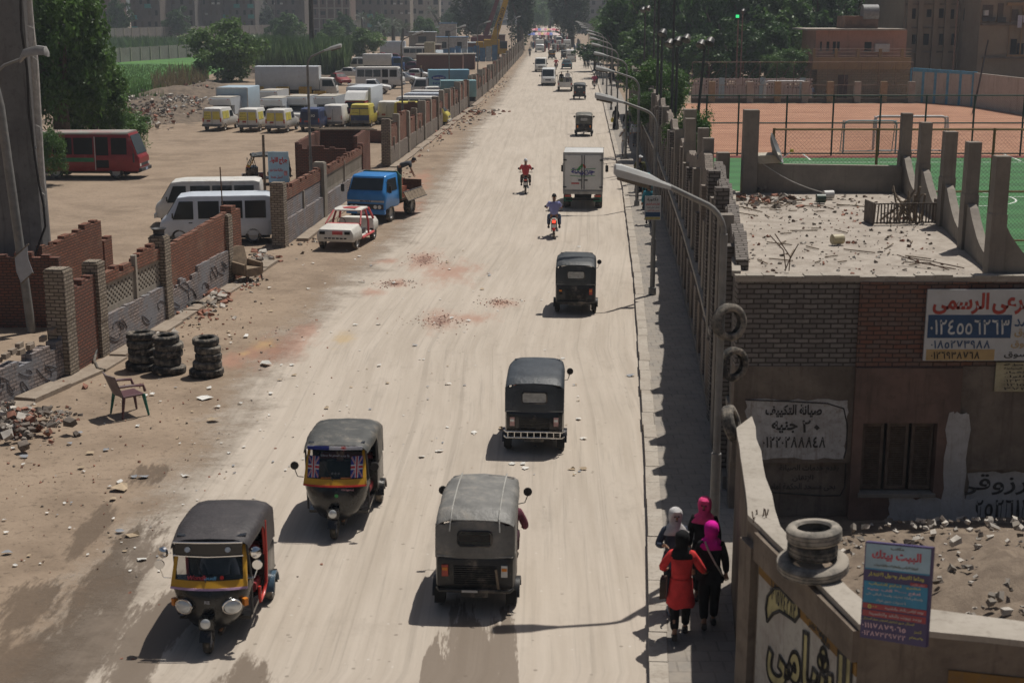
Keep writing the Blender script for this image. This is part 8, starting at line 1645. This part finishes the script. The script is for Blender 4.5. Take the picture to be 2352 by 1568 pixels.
mb = MB(); a = AY(2025,110,YH+1.6); mb.box((a.x-(hx0+hx1)/2, 1.5, a.z), (1.5,.6,.8)); mb.build('air_conditioner', M_PLATE, ph); mb = MB(); a, b_ = AY(1922,232,YH), AY(1948,172,YH); mb.bx(a.x-(hx0+hx1)/2, b_.x-(hx0+hx1)/2, -.04, .02, 0, b_.z); mb.build('door', mat('brown_door', (.075,.04,.03), .7), ph)
mb = MB(); mb.bx(-w*.3, w*.42, 3, 7, hz(67), hz(38)); mb.build('rooftop_room', mat('rusty_sheet', (.15,.08,.05), .85, .3, 1), ph); mb = MB(); mb.tube([(w*.08,3.5,hz(30)),(w*.42,3.5,hz(30))], .85, 12); mb.build('water_tank', mat('grey_tank', (.20,.20,.20), .6), ph, smooth=50)
# beige apartment block at the upper right with its white yard wall
YA = 158.; ab = thing('apartment_building', 'large beige apartment block in shade at the upper right with balconies and washing', 'building', (0,0,0), 0); ax0 = AY(2075,60,YA).x; M_AB = plaster('block_beige', (.31,.25,.18), (.265,.21,.155), .25, .3, .15)
mb = MB(); mb.bx(ax0, 78, YA, YA+18, 0, 17); mb.build('wall', M_AB, ab)
mb = MB(); mb.prism([(AY(2212,60,YA-1.6).x,YA-.002,0),(78,YA-.002,0),(78,YA-4.5,0),(AY(2250,60,YA-4.5).x,YA-4.5,0),(AY(2212,60,YA-1.6).x,YA-1.6,0)], (0,0,17)); mb.build('projecting_bay', M_AB, ab)
def on(px0, px1, y0, y1, Y, name, mt, d0, d1, par=ab): a, b_ = AY(px0, y1, Y), AY(px1, y0, Y); mb = MB(); mb.bx(a.x, b_.x, Y+d0, Y+d1, a.z, b_.z); return mb.build(name, mt, par)
for (a_, b_, c_, d_) in ((2128,2140,22,40),(2155,2168,20,42),(2180,2192,22,44),(2212,2226,20,48),(2236,2248,88,112),(2270,2282,88,112),(2301,2312,88,112)): on(a_, b_, c_, d_, YA if b_ < 2212 else YA-1.65, 'window', M_HOLE, -.05, .0)
YB_ = YA-4.55
for (a_, b_, c_, d_, nm) in ((2255,2282,12,48,'balcony_opening'),(2290,2306,8,50,'balcony_opening'),(2323,2340,22,48,'balcony_opening'),(2350,2400,6,50,'balcony_opening'),(2320,2336,90,125,'window'),(2335,2352,100,125,'window'),(2380,2400,95,120,'window')): on(a_, b_, c_, d_, YB_, nm, M_HOLE if nm == 'window' else M_SH, -.05, .04)
for (a_, b_, c_, d_) in ((2253,2284,40,50),(2288,2308,40,52),(2348,2402,40,54)): on(a_, b_, c_, d_, YB_, 'balustrade', M_DKSTEEL, -.45, -.4)
on(2314, 2322, 12, 128, YB_, 'moulding', M_ORG, -.2, -.052); on(2342, 2349, 12, 128, YB_, 'moulding', M_ORG, -.2, -.052); on(2312, 2351, 6, 13, YB_, 'moulding', M_ORG, -.3, -.053); on(2310, 2352, 126, 130, YB_, 'moulding', M_ORG, -.3, -.053); on(2258, 2268, 24, 36, YB_, 'air_conditioner', M_PLATE, -.5, -.06)
for px in (2086,2112,2147,2174,2206): on(px-2, px+2, -60, 172, YA, 'pilaster', M_AB, -.35, -.001)
for y in (8, 62, 118): on(2080, 2210, y, y+4, YA, 'floor_band', M_PL, -.25, -.003)
for (a_, b_, c_, d_) in ((2120,2134,78,104),(2156,2168,78,104),(2184,2196,78,104),(2092,2104,20,44),(2094,2104,80,102)): on(a_, b_, c_, d_, YA, 'window', M_HOLE, -.05, 0)
for y in (54, 130): on(2252, 2460, y, y+5, YB_, 'floor_band', M_PL, -.3, -.055)
g_ = AY(2338,40,YB_-.6); r_ = random.Random(2); mb = MB()
for k in range(5): x = g_.x+k*.55; mb.prism([(x,g_.y,g_.z+.2),(x+.48,g_.y,g_.z+.2),(x+.46,g_.y-.05,g_.z-r_.uniform(.5,1.1)),(x+.05,g_.y+.04,g_.z-r_.uniform(.5,1.1))], (0,.03,0))
tag(mb.build('washing', C('washing_white', (.50,.50,.58))), 'white and lilac washing hung from the balcony of the beige block', 'laundry')
yw = thing('yard_wall', 'whitewashed yard wall with sky blue frames beside the clay court', 'wall', (0,0,0)); M_SKY = mat('sky_blue_paint', (.10,.30,.46), .8, .15)
q0, q1, q2 = AY(2092,236,146.5), AY(2234,240,139), AY(2420,290,122)
mb = MB(); mb.wall([(q0.x,146.5),(q1.x,139),(q2.x,122)], 0, [3.3,3.2,3.2], .22); mb.build('panel', plaster('yard_white', (.46,.43,.38), (.40,.375,.33), .4, .4, .2, (.2,.15,.1), .5), yw)
for k in range(6): e = Vector((q0.x,146.5,0)).lerp(Vector((q1.x,139,0)), k/5); mb = MB(); mb.box((e.x-.02,e.y-.12,1.65), (.45,.12,3.35), rz=-.5); mb.build('blue_frame', M_SKY, yw)
mb = MB(); mb.wall([(q0.x,146.38),(q1.x,138.88)], 3.0, [3.36,3.26], .16); mb.build('blue_frame', M_SKY, yw)
# court light masts, floodlight poles, signal lamp
def flood(label, px, pyt, Y, n=2, lean=0., mt=M_DKSTEEL, r=.07, h=None, rel_=0.):
    a = AY(px, pyt, Y); t = thing('floodlight_pole', label, 'floodlight', (a.x-lean, Y, 0), 0, 'floodlight poles along the courts'); mb = MB(); hh = h or a.z; mb.tube([(0,0,0),(lean*.5,0,hh*.5),(lean,0,hh)], [r*1.3,r*1.1,r], 7); mb.build('pole', mt, t, smooth=60)
    for k in range(n):
        M = Matrix.Translation((lean+(k-.5*(n-1))*.42, -.1, hh+.12+.12*k)) @ Matrix.Rotation(.5, 4, 'Y') @ Matrix.Rotation(-.5, 4, 'X'); mb = MB(); mb.lathe([(.05,.34),(.17,.25),(.24,.0),(.26,-.05),(.0,-.06)], 12, 0, M); hd = mb.build('lamp_head', M_BLKD, t, smooth=50); mb = MB(); mb.lathe([(.22,-.065),(.22,-.09),(0,-.1)], 12, 0, M); mb.build('lens', M_BLKD, hd)
    return t
flood('floodlight pole with one black lamp near the street tree', 1521, 84, 78, 1); flood('floodlight pole with three black lamps above the street tree', 1556, 108, 74, 3); flood('leaning floodlight pole with two black lamps at the clay court corner', 1619, 110, 72, 2, .55); flood('far floodlight pole with two lamps in front of the grove', 1482, 28, 118, 2); flood('very tall bare mast left of the leaning floodlight', 1514, 10, 84, 0, h=13.5); flood('very tall bare mast, the right one of the pair', 1549, 10, 84, 0, h=13.5); flood('square twin mast in front of the grove', 1503, 60, 120, 0, h=11); flood('rusty tall mast by the round tree', 1706, 30, 150, 1, mt=M_RAIL); flood('rusty mast carrying a lit green signal lamp', 1696, 38, 149, 0, mt=M_RAIL); flood('steel mast beside the apartment block', 2200, 0, 150, 0, h=14, mt=M_RAIL); flood('slim post with lamp in front of the apartment block', 2270, 92, 130, 0, .9)
g_ = AY(1694,38,148.6); mb = MB(); mb.box(g_, (.3,.3,.3)); tag(mb.build('signal_lamp', mat('green_signal', (.05,.8,.25), .3, .05, emit=1.2)), 'small lit green signal lamp on a rusty mast in the grove', 'lamp')
# air with dust in it
hz_ = MB(); hz_.bx(-900, 900, -60, 1500, -1.1, 62); m, nt, b = nodes('dusty_air'); nt.nodes.remove(b); vol = nd(nt, 'ShaderNodeVolumePrincipled'); vol.inputs['Density'].default_value = .0004; vol.inputs['Color'].default_value = (.80,.88,.98,1); vol.inputs['Anisotropy'].default_value = .2; L(nt, vol.outputs[0], nt.nodes['Material Output'].inputs['Volume'])
o = hz_.build('haze', m, uv=False); setting(o, 'stuff', 'pale dusty air that fades the far end of the road')
# ================================================================ SMALL THINGS: tyres, chairs, roof clutter, signs, crates, litter
M_TY2 = mat('dusty_tyre', (.055,.052,.048), .9, .25, 8, dirt=.6, dirtcol=(.30,.26,.21)); M_TY3 = mat('pale_dusty_tyre', (.13,.12,.105), .9, .2, 6, dirt=.7, dirtcol=(.34,.30,.25))
def tyre_mesh(r, w, mt):
    mb = MB(); h = w/2; n = 30; prof = [(r*.60,-h*.62),(r*.66,-h*.92),(r*.80,-h),(r*.93,-h*.86),(r,-h*.55),(r*.975,-h*.5),(r,-h*.42),(r,-h*.06),(r*.975,0),(r,h*.06),(r,h*.42),(r*.975,h*.5),(r,h*.55),(r*.93,h*.86),(r*.80,h),(r*.66,h*.92),(r*.60,h*.62),(r*.64,h*.55),(r*.86,h*.6),(r*.9,0),(r*.86,-h*.6),(r*.64,-h*.55)]
    mb.lathe(prof, n, 0, None, True); o = mb.build('tyre', mt, smooth=40); return o
def tyre(label, loc, r, w, mt, rot=(0,0,0), group=None):
    o = tyre_mesh(r, w, mt); o.location = loc; o.rotation_euler = rot; return tag(o, label, 'tyre', group)
r_ = random.Random(5); ORD = ['lowest','second','middle','fourth','topmost']
for nm, px, py in (('stack nearest the wall', 327, 862), ('middle stack', 388, 870), ('stack closest to the road', 478, 877)):
    b_ = G(px, py-16)
    for k in range(5): R = (.45 if k == 0 else r_.uniform(.345,.39)); tyre('%s tyre in the %s of the three on the left verge' % (ORD[k], nm), (b_.x+r_.uniform(-.04,.04), b_.y+r_.uniform(-.03,.03), 0.105+k*.203), R, .205, M_TY2 if k % 2 else M_TYRE, (r_.uniform(-.05,.05), r_.uniform(-.05,.05), k), 'stacked tyres on the left verge')
p = AY(1675, 740, 22.72); tyre('dusty tyre hung facing the road on the nearest lamp pole', p, .31, .20, M_TY2, (1.45, .0, .45)); p = AY(1684, 836, 23.1); tyre('dark tyre hung behind the nearest lamp pole below the dusty one', p, .29, .17, M_TYRE, (1.5, .1, .5)); p = AY(1681, 972, 21.9); tyre('tyre tied edge-on at the far end of the lot wall', p, .30, .20, M_TY2, (1.2, .5, 1.1))
p = G(1866, 1312, ZL); tyre('wide flat tyre lying on the lot wall at the bottom of the pile', (p.x, p.y, ZL+.10), .42, .17, M_TY3, (.1,-.08,0), 'tyre pile on the lot wall'); tyre('tyre in the middle of the pile on the lot wall', (p.x+.0, p.y+.06, ZL+.27), .295, .19, M_TY2, (.03,.0,1), 'tyre pile on the lot wall'); tyre('pale dusty tyre on top of the pile on the lot wall', (p.x+.01, p.y+.06, ZL+.455), .325, .20, M_TY3, (-.05,.06,2), 'tyre pile on the lot wall')
p = G(1738, 441, ZR); tyre('tyre leaning on the back parapet of the flat roof', (p.x, p.y-.12, ZR+.33), .33, .2, M_TY2, (1.35,0,.15)); p = G(1040,632); tyre('half buried tyre among the bricks at the wall foot', (G(452,706).x, G(452,706).y, .06), .3, .16, M_TYRE, (.2,.1,0))
# plastic chair patched from two colours
p = G(293, 957); ch = thing('plastic_chair', 'maroon and green patched plastic armchair standing alone on the left verge', 'chair', (p.x, p.y+.25, 0), -.9); ch.scale = (1.18,)*3; M_MAR = mat('maroon_plastic', (.085,.035,.04), .5, .15, 4, dirt=.2); M_GPL = mat('green_plastic', (.01,.13,.095), .45, .15)
mb = MB(); mb.loft([rrect(.24,.40,.44,.015,-.22,2), rrect(.25,.41,.45,.015,.2,2)]); mb.build('seat', M_MAR, ch)
mb = MB(); mb.loft([[(x, -.22-.17*v-.05*(1-abs(x)/.27), .44+.44*v) for x in np.linspace(-.25-.03*v, .25+.03*v, 7)]+[(x, -.25-.17*v-.05*(1-abs(x)/.27), .44+.44*v) for x in np.linspace(.25+.03*v, -.25-.03*v, 7)] for v in (0,.3,.6,.85,1)]); mb.build('backrest', mat('greyed_maroon_plastic', (.16,.12,.12), .6, .2, 4), ch, smooth=40)
for s_ in (-1, 1):
    mb = MB(); mb.tube([(s_*.27,-.32,.66),(s_*.29,-.1,.66),(s_*.29,.18,.63),(s_*.28,.22,.5)], .03, 6); mb.build('armrest', M_MAR, ch, smooth=60)
    for y in (-.24, .22): mb = MB(); mb.tube([(s_*.24,y*.9,.43),(s_*.29,y*1.2,0)], [.04,.022], 6); mb.build('leg', M_GPL if s_*y > 0 else M_MAR, ch, smooth=60)
# torn armchair at the end of the wall
p = G(566, 650); ac = thing('armchair', 'torn brown wing armchair dumped at the end of the brick wall', 'armchair', (p.x, p.y+.4, 0), .9+pi); M_UPH = mat('worn_brown_upholstery', (.22,.165,.115), .9, .25, 5, bmp=.6); M_FRW = mat('dark_chair_frame', (.07,.03,.025), .5, .2)
mb = MB(); mb.loft([rrect(.36,.22,.48,.06,-.36,3), rrect(.37,.22,.50,.07,.34,3)]); mb.build('seat', M_UPH, ac, smooth=40)
mb = MB(); mb.loft([[(x, -.34-.22*v-.0*x, .48+.62*v+.08*cos(x*3)*v) for x in np.linspace(-.34,.34,7)]+[(x, -.50-.18*v, .48+.62*v+.08*cos(x*3)*v) for x in np.linspace(.34,-.34,7)] for v in (0,.5,1)]); mb.build('backrest', M_UPH, ac, smooth=40)
for s_ in (-1, 1):
    mb = MB(); mb.loft([rrect(.06,.3,.72,.04,-.40,2), rrect(.06,.3,.66,.04,.3,2)]); o = mb.build('armrest', M_UPH, ac, smooth=40); o.location.x = s_*.38
    for y in (-.34,.3): mb = MB(); mb.tube([(s_*.33,y,.24),(s_*.35,y*1.1,0)], [.035,.02], 6); mb.build('leg', M_FRW, ac, smooth=60)
# bits on the near wall
p = (P2[0], P2[1], topz(P2,366,543)); mb = MB(); mb.lathe([(.20,0),(.15,.03),(.15,.14),(.22,.2),(.24,.2),(.17,.13),(.17,.04),(0,.03)], 20); o = mb.build('steel_rim', M_DKSTEEL, smooth=40); o.location = (p[0], p[1], p[2]+.05); tag(o, 'rusty steel wheel rim lying on top of a wall pillar', 'wheel rim')
mb = MB(); mb.tube([G(205,722,.9)+Vector((.25,-.3,0)), G(214,745,.75)+Vector((.2,-.3,0)), G(222,790,.3)+Vector((.1,-.3,0)), G(216,828,.05), G(224,846,.04), G(240,850,.04)], .045, 8); tag(mb.build('hose', mat('black_hose', (.035,.034,.032), .6, .2, 4, dirt=.4), smooth=60), 'thick black hose hanging out of the near brick wall', 'hose')
mb = MB(); a = AY(608,432,62); mb.tube([(a.x,62,0),(a.x+.02,62,AY(608,310,62).z)], .06, 7); tag(mb.build('wooden_post', M_WOOD, smooth=60), 'thin dark wooden post beside the pale blue garage sign', 'post'); mb = MB(); mb.tube([(P3[0]-.05,P3[1],2.7),(P3[0]-.07,P3[1],4.0)], .022, 5); tag(mb.build('iron_rod', M_RUST), 'thin iron rod standing on the last pillar before the gap', 'rod')
# garage sign, lamp notice
gs = thing('garage_sign', 'pale blue garage sign with red Arabic lettering behind the middle wall', 'sign', (0,0,0)); Yg = 59.2; a, w, h = onwall(616, 349, 663, 419, Yg)
mb = MB(); mb.bx(a.x, a.x+w, Yg, Yg+.05, a.z, a.z+h); mb.build('board', mat('garage_pale_blue', (.33,.47,.55), .5, .12, 1.5, dirt=.1), gs); mb = MB(); mb.tube([(a.x+.06,Yg+.1,0),(a.x+.06,Yg+.1,a.z+h)], .035, 6); mb.build('post', M_RUST, gs); mb = MB(); mb.tube([(a.x+w-.06,Yg+.1,0),(a.x+w-.06,Yg+.1,a.z+h)], .035, 6); mb.build('post', M_RUST, gs)
mb = MB(); flat_letters(mb, 'جراج اللواء', 619, 361, 660, 378, Yg, bold=.03); flat_letters(mb, 'ميكانيكا سمكرة دوكو', 620, 387, 650, 395, Yg, bold=.02); flat_letters(mb, 'غسيل خدمة', 622, 403, 650, 411, Yg, bold=.02); mb.build('lettering', M_REDP, gs)
mb = MB(); flat_letters(mb, 'كافيه', 650, 392, 661, 403, Yg) if False else mb.box((a.x+w*.84, Yg-.008, a.z+h*.30), (.14,.01,.2)); mb.build('picture', mat('pink_picture', (.45,.20,.20), .5, .4, 9), gs)
ns = thing('notice', 'small white and navy printed notice strapped to a lamp pole over the footway', 'sign', (0,0,0)); Yn = 45.85; a, w, h = onwall(1481, 450, 1518, 505, Yn-.15); Yn -= .15
mb = MB(); mb.bx(a.x, a.x+w, Yn, Yn+.02, a.z, a.z+h); mb.build('board', M_BOARDW, ns); mb = MB(); mb.bx(a.x+.02, a.x+w-.02, Yn-.004, Yn-.0005, a.z+h*.13, a.z+h*.32); mb.build('band', M_BLUE, ns); mb = MB(); mb.bx(a.x+.02, a.x+w-.02, Yn-.004, Yn-.0005, a.z+.01, a.z+h*.12); mb.build('band', mat('notice_yellow', (.42,.36,.14), .6), ns)
mb = MB(); flat_letters(mb, 'دكتورة', 1487, 454, 1512, 463, Yn, bold=.02); flat_letters(mb, 'اخصائى امراض النساء', 1486, 474, 1514, 479, Yn); mb.build('lettering', M_BLK, ns); mb = MB(); flat_letters(mb, 'ايمان رشدى البرشيدى', 1484, 465, 1515, 472, Yn, bold=.02); flat_letters(mb, 'مدرس بكلية الطب', 1486, 481, 1514, 486, Yn); mb.build('lettering', M_REDP, ns)
# roof clutter
p = AY(1762, 362, YB); mb = MB(); mb.loft([rrect(.34,0,.22,.05,-.16,2), rrect(.38,0,.28,.07,.0,2), rrect(.34,0,.24,.05,.2,2)]); o = mb.build('old_tank', mat('beige_metal', (.40,.36,.29), .6, .15, 4, dirt=.3), smooth=40); o.location = (p.x, YB, zb+.05); o.rotation_euler = (0,0,.3); tag(o, 'dented beige metal casing lying on the back parapet by the corner column', 'metal casing')
p = AY(1785, 338, YB); t = thing('satellite_dish', 'grey satellite dish with a yellow tipped arm on the back parapet', 'satellite dish', (p.x-.05, YB, zb)); mb = MB(); M_ = Matrix.Translation((0,0,.42)) @ Matrix.Rotation(1.15, 4, 'Y') @ Matrix.Rotation(.25, 4, 'X'); mb.lathe([(0,-.07),(.15,-.06),(.30,-.02),(.42,.05),(.43,.06),(.42,.065),(.30,0),(.15,-.045),(0,-.055)], 20, 0, M_); mb.build('dish', mat('dish_grey', (.24,.245,.25), .5, .15, 4), t, smooth=50); mb = MB(); mb.tube([(-.02,0,0),(-.02,0,.4)], .03, 6); mb.tube([(.05,0,.05),(.42,-.05,.36)], .014, 5); mb.build('arm', M_CHROME, t); mb = MB(); mb.box((.43,-.05,.38), (.09,.06,.07)); mb.build('tip', mat('yellow_plastic', (.5,.45,.05), .5), t)
def can(label, px, py, mt, r, l, rz): p = G(px, py, ZR+.02); mb = MB(); mb.lathe([(0,-l/2+.03),(r*.9,-l/2+.03),(r*.94,-l/2),(r,-l/2),(r,l/2),(0,l/2)], 16, 0, Matrix.Rotation(pi/2, 4, 'Y')); o = mb.build('tin_can', mt, smooth=40); o.location = (p.x, p.y, p.z+r); o.rotation_euler = (0,0,rz); tag(o, label, 'tin can')
can('white paint tin on its side near the back of the flat roof', 1902, 457, mat('white_tin', (.48,.47,.45), .4, .15, 6, dirt=.3), .11, .26, .2+pi); can('dark green tin beside the white paint tin on the roof', 1885, 466, mat('green_tin', (.05,.08,.06), .4, .2), .11, .22, pi); can('cream tin with a yellow end in the middle of the roof', 1923, 561, mat('cream_tin', (.42,.36,.22), .4, .2, 6), .105, .24, pi+.3)
p = G(2085, 517, ZR); t = thing('slat_basket', 'dark slatted crate full of broken wood in the corner of the flat roof', 'crate', (p.x, p.y+.35, ZR), .1)
for k in range(22): mb = MB(); q = -.8+k*.075; mb.box((q,-.3,.26), (.03,.02,.46), ry=r_.uniform(-.06,.06)); mb.build('slat', M_DKR, t)
mb = MB(); mb.box((0,-.3,.48), (1.7,.03,.03)); mb.box((0,-.3,.05), (1.7,.03,.03)); mb.box((-.82,0,.26), (.03,.6,.5)); mb.box((.82,0,.26), (.03,.6,.5)); mb.build('frame', M_DKR, t); mb = MB()
for k in range(16): mb.tube([(r_.uniform(-.5,.5),r_.uniform(-.2,.3),.02),(r_.uniform(-.5,.5),r_.uniform(-.2,.3),r_.uniform(.4,.9))], .025, 4)
mb.build('broken_wood', M_WOOD, t); setting(bpy.data.objects[t.children[-1].name], 'stuff')
for k, q in enumerate((((1768,540),(1800,575),(1805,622)),((1780,537),(1815,590),(1812,625)),((1834,560),(1812,600),(1803,625)),((2060,585),(2120,605),(2195,620)),((2085,592),(2140,600),(2215,618)),((2075,602),(2130,603),(2180,622)))):
    mb = MB(); zz = (.55,.35,0.02) if k < 3 else (.04,.08,.05); b_ = [G(q[2][0], q[2][1], ZR+.03)]; pts = [AY(x, y, b_[0].y+.1+(.02 if k < 3 else .6*(2-j)/2)) for j, (x, y) in enumerate(q)]; pts = [Vector((v.x, v.y, max(v.z, ZR+.03))) for v in pts]; mb.tube(pts, .011, 5); tag(mb.build('rebar', M_RUST, smooth=60), ('bent rebar sticking up from the front edge of the roof, left one','bent rebar sticking up from the front edge of the roof, middle one','straight rebar leaning right at the front edge of the roof','long rebar lying towards the right roof corner','rebar lying closest to the right roof corner','short rebar lying flat by the right roof corner')[k], 'rebar', 'rusty rebars at the roof edge')
mb = MB(); a, b_ = AY(1732, 362, YB-.12), G(1895, 443, ZR+.03); mb.tube([a.lerp(b_, q)-Vector((0,.1*q,.25*sin(pi*q)*.5)) for q in np.linspace(0,1,9)], .014, 5); tag(mb.build('rope', M_RAG, smooth=60), 'pale rope slung across the back parapet of the roof', 'rope')
sp = []
for k in range(520):
    v = r_.random(); y = YF+.4+(YB-YF-.7)*v; x0, x1 = FL.x+(BL.x-FL.x)*v+.25, FR.x+(BR.x-FR.x)*v-.25; sp.append((r_.uniform(x0,x1), y, ZR+.005, r_.choice((.02,.025,.03,.045,.07))))
for k in range(170): p = G(r_.gauss(1760,45), 452+abs(r_.gauss(0,10)), ZR); sp.append((p.x, p.y, ZR+.01, r_.choice((.05,.08,.14))))
chunks('roof_debris', [M_DKR, M_BRK, M_PALE, M_DKR, M_RUST], sp, 'small stones and scraps scattered over the flat roof', 12); mb = MB()
for k in range(80): p = G(r_.gauss(1765,50) if k < 55 else r_.uniform(1720,2150), 455+abs(r_.gauss(0,14)) if k < 55 else r_.uniform(470,610), ZR); mb.box((p.x,p.y,ZR+.03), (r_.uniform(.2,.7),.022,.02), rz=r_.uniform(0,3.1), ry=r_.uniform(-.06,.06))
setting(mb.build('twigs', M_WOOD), 'stuff', 'dry sticks and twigs lying on the flat roof')
mb = MB()
for k in range(9): p = G(1742+r_.uniform(-14,22), 1188+r_.uniform(-10,14), ZL); mb.tube([p, p+Vector((r_.uniform(-.02,.02),r_.uniform(-.02,.02),r_.uniform(.05,.13)))], .008, 4)
setting(mb.build('rebar_stubs', M_RUST), 'stuff', 'short rusty rebar stubs sticking out of the lot wall coping')
# crates in the yard
p = G(590,229); cr0 = None; M_CRY = mat('ochre_crate', (.34,.22,.04), .6, .2, 3, dirt=.2); GCr = 'stacked plastic crates in front of the long white truck'
def crate(lab, loc, mt):
    t = thing('plastic_crate', lab, 'crate', loc, .05, GCr); mb = MB()
    for z in (.03,.14,.25,.36): mb.bx(-.62,.62,-.42,-.38,z,z+.07); mb.bx(-.62,.62,.38,.42,z,z+.07); mb.bx(-.62,-.58,-.375,.375,z,z+.07); mb.bx(.58,.62,-.375,.375,z,z+.07)
    for x in (-.6,-.2,.2,.6):
        for y in (-.4,.4): mb.bx(x-.04,x+.04,y-.045,y+.045,0,.43)
    mb.build('side', mt, t); return t
cr0 = crate('ochre crate at the bottom of the first stack by the long truck', (p.x,p.y,0), M_CRY); SN = ['first','second','third','fourth','fifth']
for k, (px, n) in enumerate(((592,3),(634,2),(650,3),(702,3),(735,2))):
    for j in range(n):
        if k == 0 and j == 0: continue
        x = AY(px, 220, p.y).x; dup(cr0, (x+r_.uniform(-.05,.05), p.y+r_.uniform(-.05,.05), j*.44), r_.uniform(0,.1), 'ochre crate, %s from the ground in the %s stack by the long truck' % (SN[j], SN[k]))
# litter, bricks and stones on the verge and the road
mb = MB()
def scrap(px, py, s_): 
    p = G(px, py, .012); a = r_.uniform(0,3.1); q = [(p.x+s_*cos(a+b_)*r_.uniform(.5,1.2), p.y+s_*sin(a+b_)*r_.uniform(.5,1.2), .014+r_.random()*s_*.5) for b_ in (0,1.3,2.2,3.4,4.6,5.5)]; mb.add(q, [(0,1,2),(0,2,3),(0,3,4),(0,4,5)], r_.choice((0,0,0,0,0,1,1,3,3)) if s_ < .1 or r_.random() < .7 else 3)
for k in range(420):
    if k < 150: px, py = r_.uniform(0,620), r_.uniform(660,1330)
    elif k < 330: px, py = r_.uniform(600,1350), r_.uniform(540,1100)
    else: y = r_.uniform(30,130); q = Vector((lwx(y)+r_.uniform(.8,4),y,0)); px, py = 1176+FPX*q.x/(y*cT+H*sT), 15+31390/(y*cT+H*sT)
    g = G(px, py)
    if g.x > lwx(g.y)+.8: scrap(px, py, r_.choice((.02,.03,.04,.05,.09)))
for q in ((610,838,.24),(565,773,.13),(470,913,.2),(490,966,.18),(278,1123,.22),(330,1095,.12),(300,1228,.16),(180,996,.1),(1010,1036,.1),(1448,863,.11),(890,880,.07),(870,745,.09),(500,935,.1),(1515,727,.12)): scrap(*q)
setting(mb.build('litter', [mat('paper_scrap', (.62,.60,.56), .8, .15), mat('grey_scrap', (.25,.26,.28), .8, .2), mat('pink_scrap', (.5,.3,.3), .8, .2), mat('cardboard_scrap', (.40,.31,.21), .9, .2)], uv=False), 'stuff', 'white paper scraps and litter strewn over the verge and road')
sp = []
def bits(n, px, py, sx_, sy_, sizes, z=0.):
    for k in range(n): g = G(r_.gauss(px,sx_), r_.gauss(py,sy_)); sp.append((g.x, g.y, z*max(0,1-abs(r_.gauss(0,.6))), r_.choice(sizes)))
bits(220,40,985,40,16,(.08,.12,.18),.28); bits(60,130,958,30,12,(.06,.1)); chunks('rubble', [M_DKR, M_BRK, M_DKR, M_PALE, M_CONC], sp, 'small heap of broken brick at the left edge of the verge', 13)
sp = []; bits(60,498,684,14,7,(.1,.16,.2),.12); bits(90,440,712,38,14,(.06,.1,.16)); bits(70,560,650,22,10,(.06,.1)); bits(50,330,770,50,18,(.05,.08)); bits(60,1000,300,25,10,(.1,.16,.2)); bits(50,1060,275,20,8,(.12,.2)); bits(80,880,405,26,9,(.08,.13)); bits(60,690,545,40,12,(.06,.1)); bits(40,600,590,16,6,(.1,.2)); bits(60,1100,258,26,4,(.15,.3))
for k in range(260): y = r_.uniform(30,200); sp.append((lwx(y)+r_.uniform(.35,1.5), y, 0, r_.choice((.05,.08,.12,.16))))
chunks('rubble', [M_BRK, M_DKR, M_PALE, M_BRK, M_CONC], sp, 'loose bricks and stones along the foot of the left wall', 14)
sp = []; 
for q in ((1010,738,38,10),(975,597,26,7),(905,652,24,5),(1140,694,24,5)): bits(150,q[0],q[1],q[2],q[3],(.015,.025,.04))
bits(260,250,1050,220,150,(.015,.025,.04)); bits(220,420,760,150,50,(.02,.04,.06)); chunks('brick_crumbs', [M_BRK, M_DKR, M_BRK], [q for q in sp if q[0] > lwx(q[1])+.5], 'red brick crumbs and grit scattered on the road and verge', 15)
